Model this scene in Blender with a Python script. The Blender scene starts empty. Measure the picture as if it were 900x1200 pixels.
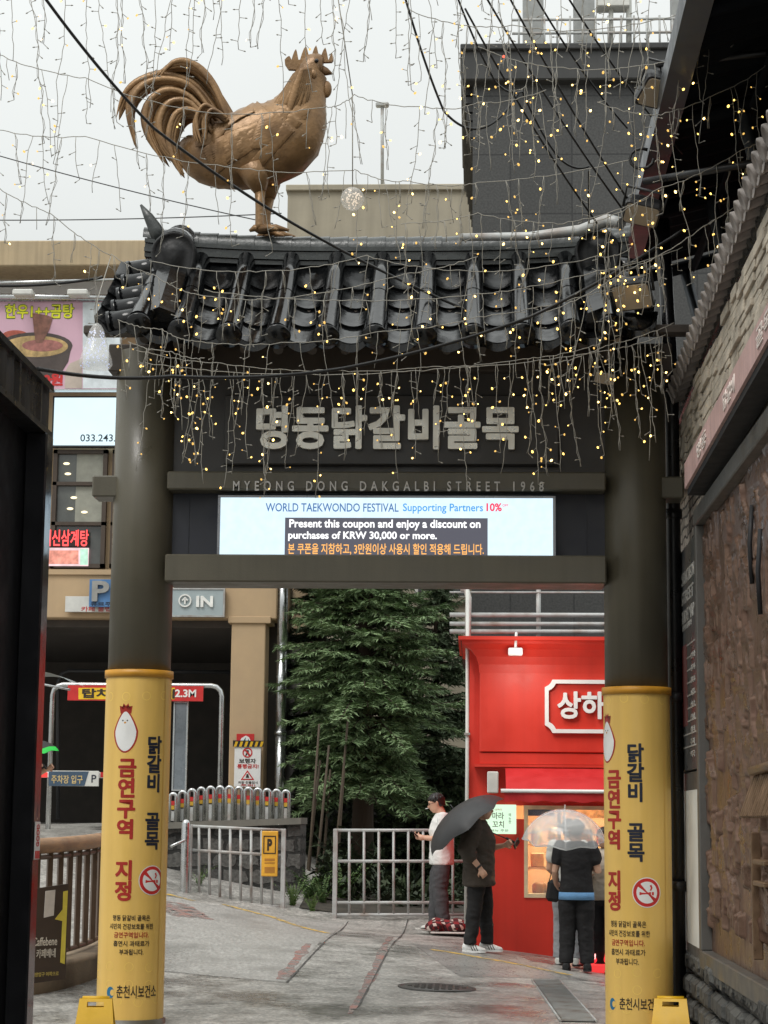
import bpy, math, random
import numpy as np
from mathutils import Vector, Matrix, noise as mnoise

SC = bpy.context.scene
COL = SC.collection
TS = bpy.data.scenes.new('workbench')               # a side scene where lettering and bodies are turned into meshes; removed at the end
rnd = random.Random(7)
R = math.radians

# ------------------------------------------------------------------ camera
F_PX = 2350.0                                   # focal length for a 900 px wide frame
CAM = Vector((0.0, 0.0, 1.6))
_yd = Vector((0.0451, -0.1540, -1.0)).normalized()
_zd = Vector((150.0, 15400.0, -2350.0)).normalized()
_zd = (_zd - _yd * _zd.dot(_yd)).normalized()
_xd = _yd.cross(_zd)
ROT = Matrix((_xd, _yd, _zd))                   # camera axes -> world axes
cd = bpy.data.cameras.new('camera')
cd.sensor_fit = 'HORIZONTAL'; cd.sensor_width = 36.0
cd.lens = 36.0 * F_PX / 900.0
cd.clip_start = 0.1; cd.clip_end = 2000
cam = bpy.data.objects.new('camera', cd); COL.objects.link(cam)
cam.matrix_world = Matrix.Translation(CAM) @ ROT.to_4x4()
SC.camera = cam

# ------------------------------------------------------------------ sky, sun, exposure
SKY_ZENITH, SUN_EL, SUN_ROT = 1.75, 54.0, 212.0
w = bpy.data.worlds.new('World'); SC.world = w; w.use_nodes = True
nt = w.node_tree; N = nt.nodes; L = nt.links
bg = N['Background']
sky = N.new('ShaderNodeTexSky'); sky.sky_type = 'NISHITA'; sky.sun_disc = False
sky.sun_elevation = R(SUN_EL); sky.sun_rotation = R(SUN_ROT); sky.dust_density = 4.0
hsv = N.new('ShaderNodeHueSaturation'); hsv.inputs['Saturation'].default_value = 0.15
hsv.inputs['Value'].default_value = 0.08
L.new(sky.outputs[0], hsv.inputs['Color'])
tc = N.new('ShaderNodeTexCoord'); sx = N.new('ShaderNodeSeparateXYZ'); L.new(tc.outputs['Generated'], sx.inputs[0])
mr = N.new('ShaderNodeMapRange'); L.new(sx.outputs['Z'], mr.inputs['Value'])
mr.inputs['From Min'].default_value = 0.0; mr.inputs['From Max'].default_value = 1.0
mr.inputs['To Min'].default_value = 0.35; mr.inputs['To Max'].default_value = 1.0
cn = N.new('ShaderNodeTexNoise'); cn.inputs['Scale'].default_value = 2.2; cn.inputs['Detail'].default_value = 4
L.new(tc.outputs['Generated'], cn.inputs['Vector'])
cm = N.new('ShaderNodeMapRange'); L.new(cn.outputs[0], cm.inputs['Value'])
cm.inputs['From Min'].default_value = .3; cm.inputs['From Max'].default_value = .7
cm.inputs['To Min'].default_value = .93; cm.inputs['To Max'].default_value = 1.06
mm = N.new('ShaderNodeMath'); mm.operation = 'MULTIPLY'; L.new(mr.outputs[0], mm.inputs[0]); L.new(cm.outputs[0], mm.inputs[1])
ov = N.new('ShaderNodeVectorMath'); ov.operation = 'SCALE'
ov.inputs[0].default_value = (SKY_ZENITH * .965, SKY_ZENITH * 1.0, SKY_ZENITH * .985); L.new(mm.outputs[0], ov.inputs['Scale'])
mx = N.new('ShaderNodeMix'); mx.data_type = 'RGBA'; mx.inputs[0].default_value = 0.92     # mostly cloud, a little clear sky
L.new(hsv.outputs[0], mx.inputs[6]); L.new(ov.outputs[0], mx.inputs[7])
L.new(mx.outputs[2], bg.inputs['Color']); bg.inputs['Strength'].default_value = 0.82
sl = bpy.data.lights.new('sun', 'SUN'); sl.energy = 1.4; sl.angle = R(25); sl.color = (1, .97, .93)
so = bpy.data.objects.new('sun', sl); COL.objects.link(so); so.location = (0, -20, 40)
_az = R(SUN_ROT)
so.rotation_euler = Vector((-math.sin(_az) * math.cos(R(SUN_EL)), -math.cos(_az) * math.cos(R(SUN_EL)), -math.sin(R(SUN_EL)))).to_track_quat('-Z', 'Y').to_euler()
SC.view_settings.view_transform = 'Standard'; SC.view_settings.look = 'None'
SC.view_settings.gamma = 1; SC.view_settings.exposure = 0.2
SC.cycles.use_denoising = True
SC.cycles.max_bounces = 8; SC.cycles.diffuse_bounces = 4; SC.cycles.glossy_bounces = 3
SC.cycles.transparent_max_bounces = 24; SC.cycles.sample_clamp_indirect = 6

# ------------------------------------------------------------------ geometry of the view (to turn measured photo points into metres)
def ray(px, py):
    d = ROT @ Vector(((px - 450) / F_PX, -(py - 600) / F_PX, -1.0))
    return d
def at(px, py, Y):
    d = ray(px, py); return CAM + d * ((Y - CAM.y) / d.y)
def atx(px, py, X):
    d = ray(px, py); return CAM + d * ((X - CAM.x) / d.x)

# ------------------------------------------------------------------ objects
def lin(c):
    return tuple(((v / 255) / 12.92 if v / 255 <= .04045 else ((v / 255 + .055) / 1.055) ** 2.4) for v in c)
def tag(o, label=None, cat=None, group=None, kind=None):
    if label: o['label'] = label
    if cat: o['category'] = cat
    if group: o['group'] = group
    if kind: o['kind'] = kind
    return o
def thing(name, label, cat, loc=(0, 0, 0), rz=0, group=None):
    o = bpy.data.objects.new(name, None); COL.objects.link(o); o.empty_display_size = .1
    o.location = loc; o.rotation_euler = (0, 0, rz)
    return tag(o, label, cat, group)
def worigin(o):
    v = Vector((0, 0, 0))
    while o is not None:
        v += o.location; o = o.parent
    return v
def link_mesh(name, me, mats, parent=None, world=True):
    o = bpy.data.objects.new(name, me); COL.objects.link(o)
    if mats is not None:
        for m in (mats if isinstance(mats, (list, tuple)) else [mats]): me.materials.append(m)
    if parent is not None:
        o.parent = parent
        if world:
            v = worigin(parent)
            me.transform(Matrix.Translation(-v))
    return o
def perp(t):
    a = Vector((0, 0, 1)) if abs(t.z) < .9 else Vector((1, 0, 0))
    u = t.cross(a).normalized(); return u, u.cross(t).normalized()

class MB:
    def __init__(s): s.v = []; s.f = []; s.mi = []; s.sm = []; s.m = 0; s.smooth = False
    def face(s, idx, smooth=None):
        s.f.append(idx); s.mi.append(s.m); s.sm.append(s.smooth if smooth is None else smooth)
    def add(s, vs, fs, smooth=None):
        b = len(s.v); s.v += [tuple(v) for v in vs]
        for f in fs: s.face([b + i for i in f], smooth)
        return s
    def box(s, c, d, rot=None, bev=0.0):
        x, y, z = d[0] / 2, d[1] / 2, d[2] / 2; c = Vector(c)
        if bev <= 0:
            vs = [Vector((a, b, e)) for a in (-x, x) for b in (-y, y) for e in (-z, z)]
            fs = [(0, 1, 3, 2), (4, 6, 7, 5), (0, 4, 5, 1), (2, 3, 7, 6), (0, 2, 6, 4), (1, 5, 7, 3)]
            # order: index = a*4+b*2+e
        else:
            k = min(bev, x * .9, y * .9, z * .9)
            vs = []; idx = {}
            for a in (-1, 1):
                for b in (-1, 1):
                    for e in (-1, 1):
                        for ax in range(3):
                            p = [a * (x - k), b * (y - k), e * (z - k)]
                            p[ax] = (a * x, b * y, e * z)[ax]
                            idx[(a, b, e, ax)] = len(vs); vs.append(Vector(p))
            fs = []
            for ax in range(3):
                o1, o2 = [(1, 2), (2, 0), (0, 1)][ax]
                for sg in (-1, 1):
                    q = []
                    for (p1, p2) in ((-1, -1), (1, -1), (1, 1), (-1, 1)):
                        kk = [0, 0, 0]; kk[ax] = sg; kk[o1] = p1; kk[o2] = p2
                        q.append(idx[(kk[0], kk[1], kk[2], ax)])
                    fs.append(tuple(q if sg > 0 else q[::-1]))
            for ax in range(3):          # edge strips along ax
                o1, o2 = [(1, 2), (2, 0), (0, 1)][ax]
                for p1 in (-1, 1):
                    for p2 in (-1, 1):
                        def g(sg, which):
                            kk = [0, 0, 0]; kk[ax] = sg; kk[o1] = p1; kk[o2] = p2
                            return idx[(kk[0], kk[1], kk[2], which)]
                        q = (g(-1, o1), g(1, o1), g(1, o2), g(-1, o2))
                        fs.append(q if p1 * p2 < 0 else q[::-1])
            for a in (-1, 1):
                for b in (-1, 1):
                    for e in (-1, 1):
                        q = (idx[(a, b, e, 0)], idx[(a, b, e, 1)], idx[(a, b, e, 2)])
                        fs.append(q if a * b * e > 0 else q[::-1])
        if rot is not None: vs = [rot @ v for v in vs]
        return s.add([v + c for v in vs], fs, False)
    def span(s, a, b, bev=0.0):
        a, b = Vector(a), Vector(b)
        return s.box((a + b) / 2, [abs(q) for q in (b - a)], None, bev)
    def tube(s, pts, rad, seg=8, asp=1.0, caps=True, up=None, smooth=True, dome=False):
        pts = [Vector(p) for p in pts]; n = len(pts)
        rad = list(rad) if isinstance(rad, (list, tuple)) else [rad] * n
        if dome:                       # rounded ends
            t0 = (pts[0] - pts[1]).normalized(); t1 = (pts[-1] - pts[-2]).normalized()
            a = [(pts[0] + t0 * rad[0] * k, rad[0] * math.sqrt(max(0.0, 1 - k * k))) for k in (.92, .6)]
            b = [(pts[-1] + t1 * rad[-1] * k, rad[-1] * math.sqrt(max(0.0, 1 - k * k))) for k in (.6, .92)]
            pts = [p for p, _ in a] + pts + [p for p, _ in b]; rad = [r for _, r in a] + rad + [r for _, r in b]; n = len(pts)
        b0 = len(s.v); pu = None
        for i, p in enumerate(pts):
            t = (pts[min(i + 1, n - 1)] - pts[max(i - 1, 0)])
            t = t.normalized() if t.length > 1e-9 else Vector((0, 0, 1))
            if up is not None:
                u = t.cross(Vector(up)); u = u.normalized() if u.length > 1e-6 else perp(t)[0]
                v = u.cross(t).normalized()
            elif pu is None: u, v = perp(t)
            else:
                u = pu - t * pu.dot(t); u = u.normalized() if u.length > 1e-6 else perp(t)[0]
                v = u.cross(t).normalized()
            pu = u
            for k in range(seg):
                a = 2 * math.pi * k / seg
                s.v.append(tuple(p + u * (math.cos(a) * rad[i] * asp) + v * (math.sin(a) * rad[i])))
        for i in range(n - 1):
            for k in range(seg):
                k2 = (k + 1) % seg
                s.face([b0 + i * seg + k, b0 + i * seg + k2, b0 + (i + 1) * seg + k2, b0 + (i + 1) * seg + k][::-1], smooth)
        if caps:
            s.face([b0 + k for k in range(seg)], False); s.face([b0 + (n - 1) * seg + k for k in range(seg)][::-1], False)
        return s
    def loft(s, rings, caps=True, smooth=True, closed=True):
        b0 = len(s.v); m = len(rings[0]); n = len(rings)
        for r in rings: s.v += [tuple(p) for p in r]
        for i in range(n - 1):
            for k in range(m if closed else m - 1):
                k2 = (k + 1) % m
                s.face([b0 + i * m + k, b0 + i * m + k2, b0 + (i + 1) * m + k2, b0 + (i + 1) * m + k], smooth)
        if caps and closed:
            s.face([b0 + k for k in range(m)][::-1], False); s.face([b0 + (n - 1) * m + k for k in range(m)], False)
        return s
    def lathe(s, c, prof, seg=24, axis=None, smooth=True, caps=True):
        c = Vector(c); q = Vector((0, 0, 1)).rotation_difference(Vector(axis).normalized()) if axis is not None else None
        rings = []
        for r, z in prof:
            ring = [Vector((r * math.cos(2 * math.pi * k / seg), r * math.sin(2 * math.pi * k / seg), z)) for k in range(seg)]
            if q: ring = [q @ p for p in ring]
            rings.append([p + c for p in ring])
        return s.loft(rings, caps, smooth)
    def ball(s, c, r, seg=12, n=8):
        r = (r, r, r) if not isinstance(r, (tuple, list)) else r; c = Vector(c); rings = []
        for i in range(n + 1):
            a = math.pi * (.03 + .94 * i / n) - math.pi / 2
            rings.append([c + Vector((r[0] * math.cos(a) * math.cos(2 * math.pi * k / seg), r[1] * math.cos(a) * math.sin(2 * math.pi * k / seg), r[2] * math.sin(a))) for k in range(seg)])
        return s.loft(rings)
    def prism(s, poly, off, smooth=False):
        off = Vector(off); n = len(poly); b = len(s.v)
        s.v += [tuple(Vector(p)) for p in poly] + [tuple(Vector(p) + off) for p in poly]
        s.face(list(range(b, b + n)), False); s.face([b + n + i for i in range(n)][::-1], False)
        for i in range(n):
            j = (i + 1) % n; s.face([b + j, b + i, b + n + i, b + n + j], smooth)
        return s
    def quad(s, a, b, c, d): return s.add([a, b, c, d], [(0, 1, 2, 3)], False)
    def mesh(s, name):
        me = bpy.data.meshes.new(name); me.from_pydata(s.v, [], s.f)
        me.polygons.foreach_set('material_index', s.mi); me.polygons.foreach_set('use_smooth', s.sm); me.update()
        return me
    def build(s, name, mats, parent=None, world=True, fix=True):
        me = s.mesh(name)
        if fix:
            import bmesh
            bm = bmesh.new(); bm.from_mesh(me); bmesh.ops.recalc_face_normals(bm, faces=bm.faces); bm.to_mesh(me); bm.free()
        return link_mesh(name, me, mats, parent, world)
    def remesh(s, name, mats, voxel, parent=None, world=False, smooth=4):
        me = s.mesh(name); o = bpy.data.objects.new('tmp', me); TS.collection.objects.link(o)
        m = o.modifiers.new('r', 'REMESH'); m.mode = 'VOXEL'; m.voxel_size = voxel; m.use_smooth_shade = True
        if smooth:
            k = o.modifiers.new('s', 'SMOOTH'); k.iterations = smooth; k.factor = .5
        TS.view_layers[0].update(); dg = TS.view_layers[0].depsgraph
        me2 = bpy.data.meshes.new_from_object(o.evaluated_get(dg))
        bpy.data.objects.remove(o); bpy.data.meshes.remove(me); me2.name = name; me2.materials.clear()
        return link_mesh(name, me2, mats, parent, world)

# ------------------------------------------------------------------ lettering
_GL = {}
def glyphs(body, weight=0.0, extrude=0.0, spacing=1.0, line=1.0):
    c = bpy.data.curves.new('t', 'FONT'); c.body = body; c.offset = weight; c.extrude = extrude
    c.align_x = 'CENTER'; c.resolution_u = 3; c.space_character = spacing; c.space_line = line
    o = bpy.data.objects.new('t', c); TS.collection.objects.link(o)
    TS.view_layers[0].update(); dg = TS.view_layers[0].depsgraph
    me = bpy.data.meshes.new_from_object(o.evaluated_get(dg))
    bpy.data.objects.remove(o); bpy.data.curves.remove(c); me.materials.clear()
    return me
def letter(name, body, c, wd, ht, mat, parent, right=(1, 0, 0), up=(0, 0, 1), weight=.0, depth=.004, spacing=1.0, line=1.0, wrap=None, both=False):
    """Raised lettering that fills a wd x ht field centred on c. wrap=(axis point, radius): bend round an upright column."""
    me = glyphs(body, min(weight, .012), .5, spacing, line)
    if weight > .02:                                     # heavy faces: the stroke is widened all round by stacked outlines
        n0 = len(me.vertices); co = np.empty(n0 * 3); me.vertices.foreach_get('co', co); co = co.reshape(-1, 3)
        pl = [tuple(p.vertices) for p in me.polygons]; V = []; Fc = []
        for k in range(9):
            an = k * math.pi / 4; g = 0 if k == 8 else (weight - .012)
            c2 = co.copy(); c2[:, 0] += g * math.cos(an); c2[:, 1] += g * math.sin(an); c2[:, 2] = c2[:, 2] + .5 * (c2[:, 2] > 0) * .02 * (k + 1) / max(depth / .004, 1)
            Fc += [tuple(i + n0 * k for i in f) for f in pl]; V.append(c2)
        bpy.data.meshes.remove(me); me = bpy.data.meshes.new('t'); me.from_pydata(np.concatenate(V).tolist(), [], Fc)
    if wrap is not None:                                 # cut into narrow upright strips so that it follows the round column
        import bmesh
        bm = bmesh.new(); bm.from_mesh(me); xs_ = [v.co.x for v in bm.verts]; x0_, x1_ = min(xs_), max(xs_); k = max(2, int(wd / .014))
        for i in range(1, k): bmesh.ops.bisect_plane(bm, geom=bm.verts[:] + bm.edges[:] + bm.faces[:], plane_co=(x0_ + (x1_ - x0_) * i / k, 0, 0), plane_no=(1, 0, 0))
        bm.to_mesh(me); bm.free()
    n = len(me.vertices); co = np.empty(n * 3); me.vertices.foreach_get('co', co); co = co.reshape(-1, 3)
    lo, hi = co.min(0), co.max(0); q = (co - (lo + hi) / 2) / np.maximum(hi - lo, 1e-9)
    u = q[:, 0] * wd; v = q[:, 1] * ht; d = (q[:, 2] + .5) * depth
    c = Vector(c); r = Vector(right).normalized(); up = Vector(up).normalized(); nn = r.cross(up)
    if wrap is None:
        out = np.array(c)[None] + u[:, None] * np.array(r) + v[:, None] * np.array(up) + d[:, None] * np.array(nn)
    else:
        ax, rad, th0 = wrap
        th = th0 + u / rad
        out = np.stack([ax[0] + np.sin(th) * (rad + d), ax[1] - np.cos(th) * (rad + d), c.z + v], 1)
    me.vertices.foreach_set('co', out.reshape(-1)); me.update()
    return link_mesh(name, me, mat, parent)

# ------------------------------------------------------------------ materials
def newmat(name):
    m = bpy.data.materials.new(name); m.use_nodes = True
    return m, m.node_tree.nodes, m.node_tree.links, m.node_tree.nodes['Principled BSDF']
def pm(name, rgb, rough=.6, metal=0.0, var=.18, scale=6.0, bump=0.0, bscale=60.0, streak=0.0, sfreq=9.0, spec=.5, coat=0.0, stretch=(1, 1, 1), rvar=.15, sat=None, dirt=None, dirt_amt=.0, dscale=2.0, bdist=.01):
    """Painted / metal / plaster surface: noise-varied colour and gloss, optional run-down streaks, stains and fine relief. rgb is linear."""
    m, N, L, P = newmat(name)
    tc = N.new('ShaderNodeTexCoord'); mp = N.new('ShaderNodeMapping'); mp.inputs['Scale'].default_value = stretch
    L.new(tc.outputs['Object'], mp.inputs['Vector'])
    n1 = N.new('ShaderNodeTexNoise'); n1.inputs['Scale'].default_value = scale; n1.inputs['Detail'].default_value = 6; n1.inputs['Roughness'].default_value = .6
    L.new(mp.outputs[0], n1.inputs['Vector'])
    rp = N.new('ShaderNodeValToRGB'); L.new(n1.outputs[0], rp.inputs[0])
    rp.color_ramp.elements[0].position = .3; rp.color_ramp.elements[1].position = .72
    rp.color_ramp.elements[0].color = tuple(max(0, c * (1 - var)) for c in rgb) + (1,)
    rp.color_ramp.elements[1].color = tuple(min(1, c * (1 + var)) for c in rgb) + (1,)
    col = rp.outputs[0]
    if streak > 0:
        ms = N.new('ShaderNodeMapping'); ms.inputs['Scale'].default_value = (sfreq, sfreq, sfreq * .04); L.new(tc.outputs['Object'], ms.inputs['Vector'])
        ns = N.new('ShaderNodeTexNoise'); ns.inputs['Scale'].default_value = 1.6; ns.inputs['Detail'].default_value = 5; L.new(ms.outputs[0], ns.inputs['Vector'])
        mr = N.new('ShaderNodeMapRange'); mr.inputs['From Min'].default_value = .42; mr.inputs['From Max'].default_value = .72
        mr.inputs['To Min'].default_value = 0; mr.inputs['To Max'].default_value = streak; L.new(ns.outputs[0], mr.inputs[0])
        mx = N.new('ShaderNodeMix'); mx.data_type = 'RGBA'; L.new(mr.outputs[0], mx.inputs[0]); L.new(col, mx.inputs[6])
        mx.inputs[7].default_value = tuple((dirt or tuple(c * .35 for c in rgb))) + (1,); col = mx.outputs[2]
    if dirt_amt > 0:
        nd = N.new('ShaderNodeTexNoise'); nd.inputs['Scale'].default_value = dscale; nd.inputs['Detail'].default_value = 8; L.new(tc.outputs['Object'], nd.inputs['Vector'])
        mr = N.new('ShaderNodeMapRange'); mr.inputs['From Min'].default_value = .48; mr.inputs['From Max'].default_value = .68
        mr.inputs['To Min'].default_value = 0; mr.inputs['To Max'].default_value = dirt_amt; L.new(nd.outputs[0], mr.inputs[0])
        mx = N.new('ShaderNodeMix'); mx.data_type = 'RGBA'; L.new(mr.outputs[0], mx.inputs[0]); L.new(col, mx.inputs[6])
        mx.inputs[7].default_value = tuple((dirt or tuple(c * .35 for c in rgb))) + (1,); col = mx.outputs[2]
    L.new(col, P.inputs['Base Color'])
    P.inputs['Metallic'].default_value = metal; P.inputs['Specular IOR Level'].default_value = spec; P.inputs['Coat Weight'].default_value = coat
    rr = N.new('ShaderNodeMapRange'); L.new(n1.outputs[0], rr.inputs[0]); rr.inputs['From Min'].default_value = .3; rr.inputs['From Max'].default_value = .7
    rr.inputs['To Min'].default_value = max(.02, rough - rvar); rr.inputs['To Max'].default_value = min(1, rough + rvar); L.new(rr.outputs[0], P.inputs['Roughness'])
    if bump > 0:
        n2 = N.new('ShaderNodeTexNoise'); n2.inputs['Scale'].default_value = bscale; n2.inputs['Detail'].default_value = 5; L.new(mp.outputs[0], n2.inputs['Vector'])
        b = N.new('ShaderNodeBump'); b.inputs['Strength'].default_value = bump; b.inputs['Distance'].default_value = bdist; L.new(n2.outputs[0], b.inputs['Height']); L.new(b.outputs[0], P.inputs['Normal'])
    return m
def em(name, rgb, strength=1.0, sample=True, var=0.0, scale=30):
    m, N, L, P = newmat(name)
    P.inputs['Base Color'].default_value = (.02, .02, .02, 1); P.inputs['Emission Color'].default_value = tuple(rgb) + (1,); P.inputs['Emission Strength'].default_value = strength
    P.inputs['Roughness'].default_value = .3
    if var > 0:
        tc = N.new('ShaderNodeTexCoord'); n1 = N.new('ShaderNodeTexNoise'); n1.inputs['Scale'].default_value = scale; L.new(tc.outputs['Object'], n1.inputs['Vector'])
        mr = N.new('ShaderNodeMapRange'); L.new(n1.outputs[0], mr.inputs[0]); mr.inputs['From Min'].default_value = .3; mr.inputs['From Max'].default_value = .7
        mr.inputs['To Min'].default_value = strength * (1 - var); mr.inputs['To Max'].default_value = strength * (1 + var); L.new(mr.outputs[0], P.inputs['Emission Strength'])
    if not sample: m.cycles.emission_sampling = 'NONE'
    return m
def brickmat(name, c1, c2, mortar, bw=.2, bh=.07, axis='XZ', rough=.8, bump=.6, msize=.012, noise=.5, offset=.5):
    m, N, L, P = newmat(name)
    tc = N.new('ShaderNodeTexCoord'); sp = N.new('ShaderNodeSeparateXYZ'); cb = N.new('ShaderNodeCombineXYZ')
    L.new(tc.outputs['Object'], sp.inputs[0]); L.new(sp.outputs[axis[0]], cb.inputs[0]); L.new(sp.outputs[axis[1]], cb.inputs[1])
    nz = N.new('ShaderNodeTexNoise'); nz.inputs['Scale'].default_value = 5; L.new(tc.outputs['Object'], nz.inputs['Vector'])
    ad = N.new('ShaderNodeMix'); ad.data_type = 'RGBA'; ad.blend_type = 'ADD'; ad.inputs[0].default_value = .03 * noise
    L.new(cb.outputs[0], ad.inputs[6]); L.new(nz.outputs[1], ad.inputs[7])
    b = N.new('ShaderNodeTexBrick'); L.new(ad.outputs[2], b.inputs['Vector'])
    b.inputs['Scale'].default_value = 1; b.inputs['Brick Width'].default_value = bw; b.inputs['Row Height'].default_value = bh; b.inputs['Mortar Size'].default_value = msize
    b.inputs['Color1'].default_value = tuple(c1) + (1,); b.inputs['Color2'].default_value = tuple(c2) + (1,); b.inputs['Mortar'].default_value = tuple(mortar) + (1,); b.offset = offset
    b.inputs['Mortar Smooth'].default_value = .3
    n2 = N.new('ShaderNodeTexNoise'); n2.inputs['Scale'].default_value = 24; n2.inputs['Detail'].default_value = 6; L.new(tc.outputs['Object'], n2.inputs['Vector'])
    mr = N.new('ShaderNodeMapRange'); L.new(n2.outputs[0], mr.inputs[0]); mr.inputs['From Min'].default_value = .25; mr.inputs['From Max'].default_value = .75; mr.inputs['To Min'].default_value = .55; mr.inputs['To Max'].default_value = 1.35
    ml = N.new('ShaderNodeVectorMath'); ml.operation = 'SCALE'; L.new(b.outputs[0], ml.inputs[0]); L.new(mr.outputs[0], ml.inputs['Scale'])
    L.new(ml.outputs[0], P.inputs['Base Color']); P.inputs['Roughness'].default_value = rough
    sb = N.new('ShaderNodeMath'); sb.operation = 'SUBTRACT'; L.new(n2.outputs[0], sb.inputs[0]); L.new(b.outputs['Fac'], sb.inputs[1])
    bp = N.new('ShaderNodeBump'); bp.inputs['Strength'].default_value = bump; bp.inputs['Distance'].default_value = .02; L.new(sb.outputs[0], bp.inputs['Height']); L.new(bp.outputs[0], P.inputs['Normal'])
    return m
def glassmat(name, tint=(.9, .95, .95), rough=.03, alpha=.25):
    m, N, L, P = newmat(name)
    P.inputs['Base Color'].default_value = tuple(tint) + (1,); P.inputs['Roughness'].default_value = rough; P.inputs['Alpha'].default_value = alpha
    P.inputs['Specular IOR Level'].default_value = .6
    return m

M = {}
M['gate'] = pm('gate_paint', lin((90, 85, 71)), .42, 0, .1, 3, .12, 90, streak=.18)
M['gate_dark'] = pm('gate_dark_board', lin((66, 64, 62)), .5, 0, .1, 3, .1, 80)
M['letters'] = pm('letter_metal', lin((226, 222, 210)), .34, .6, .08, 8)
M['tile'] = pm('black_roof_tile', (.005, .0055, .006), .15, 0, .35, 9, .07, 22, spec=.42, coat=.0, rvar=.1)
M['tile_ridge'] = pm('ridge_tile', (.032, .036, .035), .28, 0, .3, 8, .3, 25, spec=.6, rvar=.1, streak=.25, dirt=(.07, .075, .07))
M['soffit'] = pm('soffit_wood', (.055, .043, .033), .6, 0, .3, 4, .2, 40)
M['bronze'] = pm('rooster_bronze', lin((142, 110, 74)), .4, .3, .2, 5, .35, 34, stretch=(1, 1, 1), bdist=.012, dirt=lin((78, 54, 36)), dirt_amt=.55, dscale=4)
M['yellow'] = pm('banner_yellow', lin((230, 190, 102)), .42, 0, .06, 2, .35, 5, streak=.2, sfreq=5, dirt=lin((164, 124, 54)), bdist=.02, stretch=(1, 1, .6))
M['orange_band'] = pm('banner_band', lin((205, 145, 40)), .5)
M['navy'] = pm('ink_navy', lin((30, 36, 52)), .5)
M['inkred'] = pm('ink_red', lin((165, 38, 28)), .5)
M['ink'] = pm('ink_black', lin((46, 36, 26)), .5)
M['inkblue'] = pm('ink_blue', lin((30, 110, 150)), .5)
M['white'] = pm('white_paint', (.78, .78, .76), .45, 0, .05, 6)
M['offwhite'] = pm('offwhite_plastic', (.62, .62, .58), .5, 0, .1, 6)
M['signred'] = pm('sign_red', lin((196, 42, 40)), .45)
M['ghost'] = pm('pale_yellow_print', lin((236, 200, 104)), .5)
M['steel'] = pm('stainless_steel', (.55, .56, .56), .22, .95, .12, 8, .1, 60)
M['galv'] = pm('galvanised_steel', lin((176, 178, 176)), .45, .1, .12, 10, .15, 60, dirt=lin((120, 88, 62)), dirt_amt=.5, dscale=4)
M['black'] = pm('black_metal', (.012, .012, .013), .35, 0, .2, 6, .05, 60)
M['blackmatte'] = pm('black_matte', (.012, .012, .013), .7, 0, .2, 6)
M['rubber'] = pm('cable_rubber', (.018, .018, .018), .55)
M['darkgrey'] = pm('dark_grey_metal', (.05, .052, .055), .45, .2, .15, 6, .1, 60)
M['beige'] = pm('beige_render', lin((186, 160, 126)), .8, 0, .07, 2.5, .2, 120, streak=.22, sfreq=1.6, dirt=lin((120, 98, 74)))
M['palewall'] = pm('pale_wall_panel', (.72, .73, .72), .6, 0, .05, 2)
M['brownframe'] = pm('brown_window_frame', lin((70, 58, 48)), .5)
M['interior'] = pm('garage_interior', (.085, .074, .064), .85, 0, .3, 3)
M['concrete'] = pm('stained_concrete', lin((168, 160, 142)), .85, 0, .12, 1.2, .2, 60, streak=.5, sfreq=1.0, dirt=lin((96, 90, 78)))
M['red'] = pm('shop_red', lin((214, 56, 40)), .45, 0, .08, 1.6, .3, 120, bdist=.004, streak=.3, sfreq=3, dirt=lin((166, 34, 28)))
M['red2'] = pm('awning_red', lin((190, 36, 38)), .55, 0, .08, 5)
M['cream'] = pm('cream_frame', lin((226, 208, 170)), .5)
M['glass'] = glassmat('shop_glass', (.8, .85, .85), .03, .12)
M['darkglass'] = pm('dark_window_glass', (.03, .034, .036), .05, 0, .3, 2, spec=.8)
M['canopy'] = pm('canopy_sheet', (.011, .0125, .0145), .85, 0, .3, 3, spec=.04)
M['canopy_edge'] = pm('canopy_gutter', (.09, .1, .11), .4, .4, .2, 5)
M['pink'] = pm('dusty_pink_fascia', lin((196, 162, 156)), .6, 0, .12, 4, .2, 50, streak=.3)
M['frame_grey'] = pm('frame_grey', lin((92, 90, 86)), .45, .2, .1, 4)
M['mural'] = pm('bronze_relief', lin((118, 92, 76)), .34, .5, .25, 5, .3, 40, bdist=.01, dirt=lin((92, 66, 56)), dirt_amt=.6, dscale=5)
M['skin'] = pm('skin', lin((208, 164, 138)), .5, 0, .06, 8)
M['hair'] = pm('black_hair', (.014, .012, .011), .4, 0, .3, 30)
M['wire'] = pm('light_string_wire', lin((150, 146, 136)), .5, 0, .1, 10)
M['bulb'] = em('warm_bulb', (1.0, .62, .14), 3.2, False)
M['bulbdim'] = em('dim_bulb', (1.0, .58, .13), 1.1, False)
M['bulbhot'] = em('bright_bulb', (1.0, .66, .2), 6.0, False)
M['bulbred'] = em('red_bulb', (1.0, .1, .05), 2.5, False)
M['led'] = pm('unlit_led', (.55, .55, .5), .3)

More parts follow.
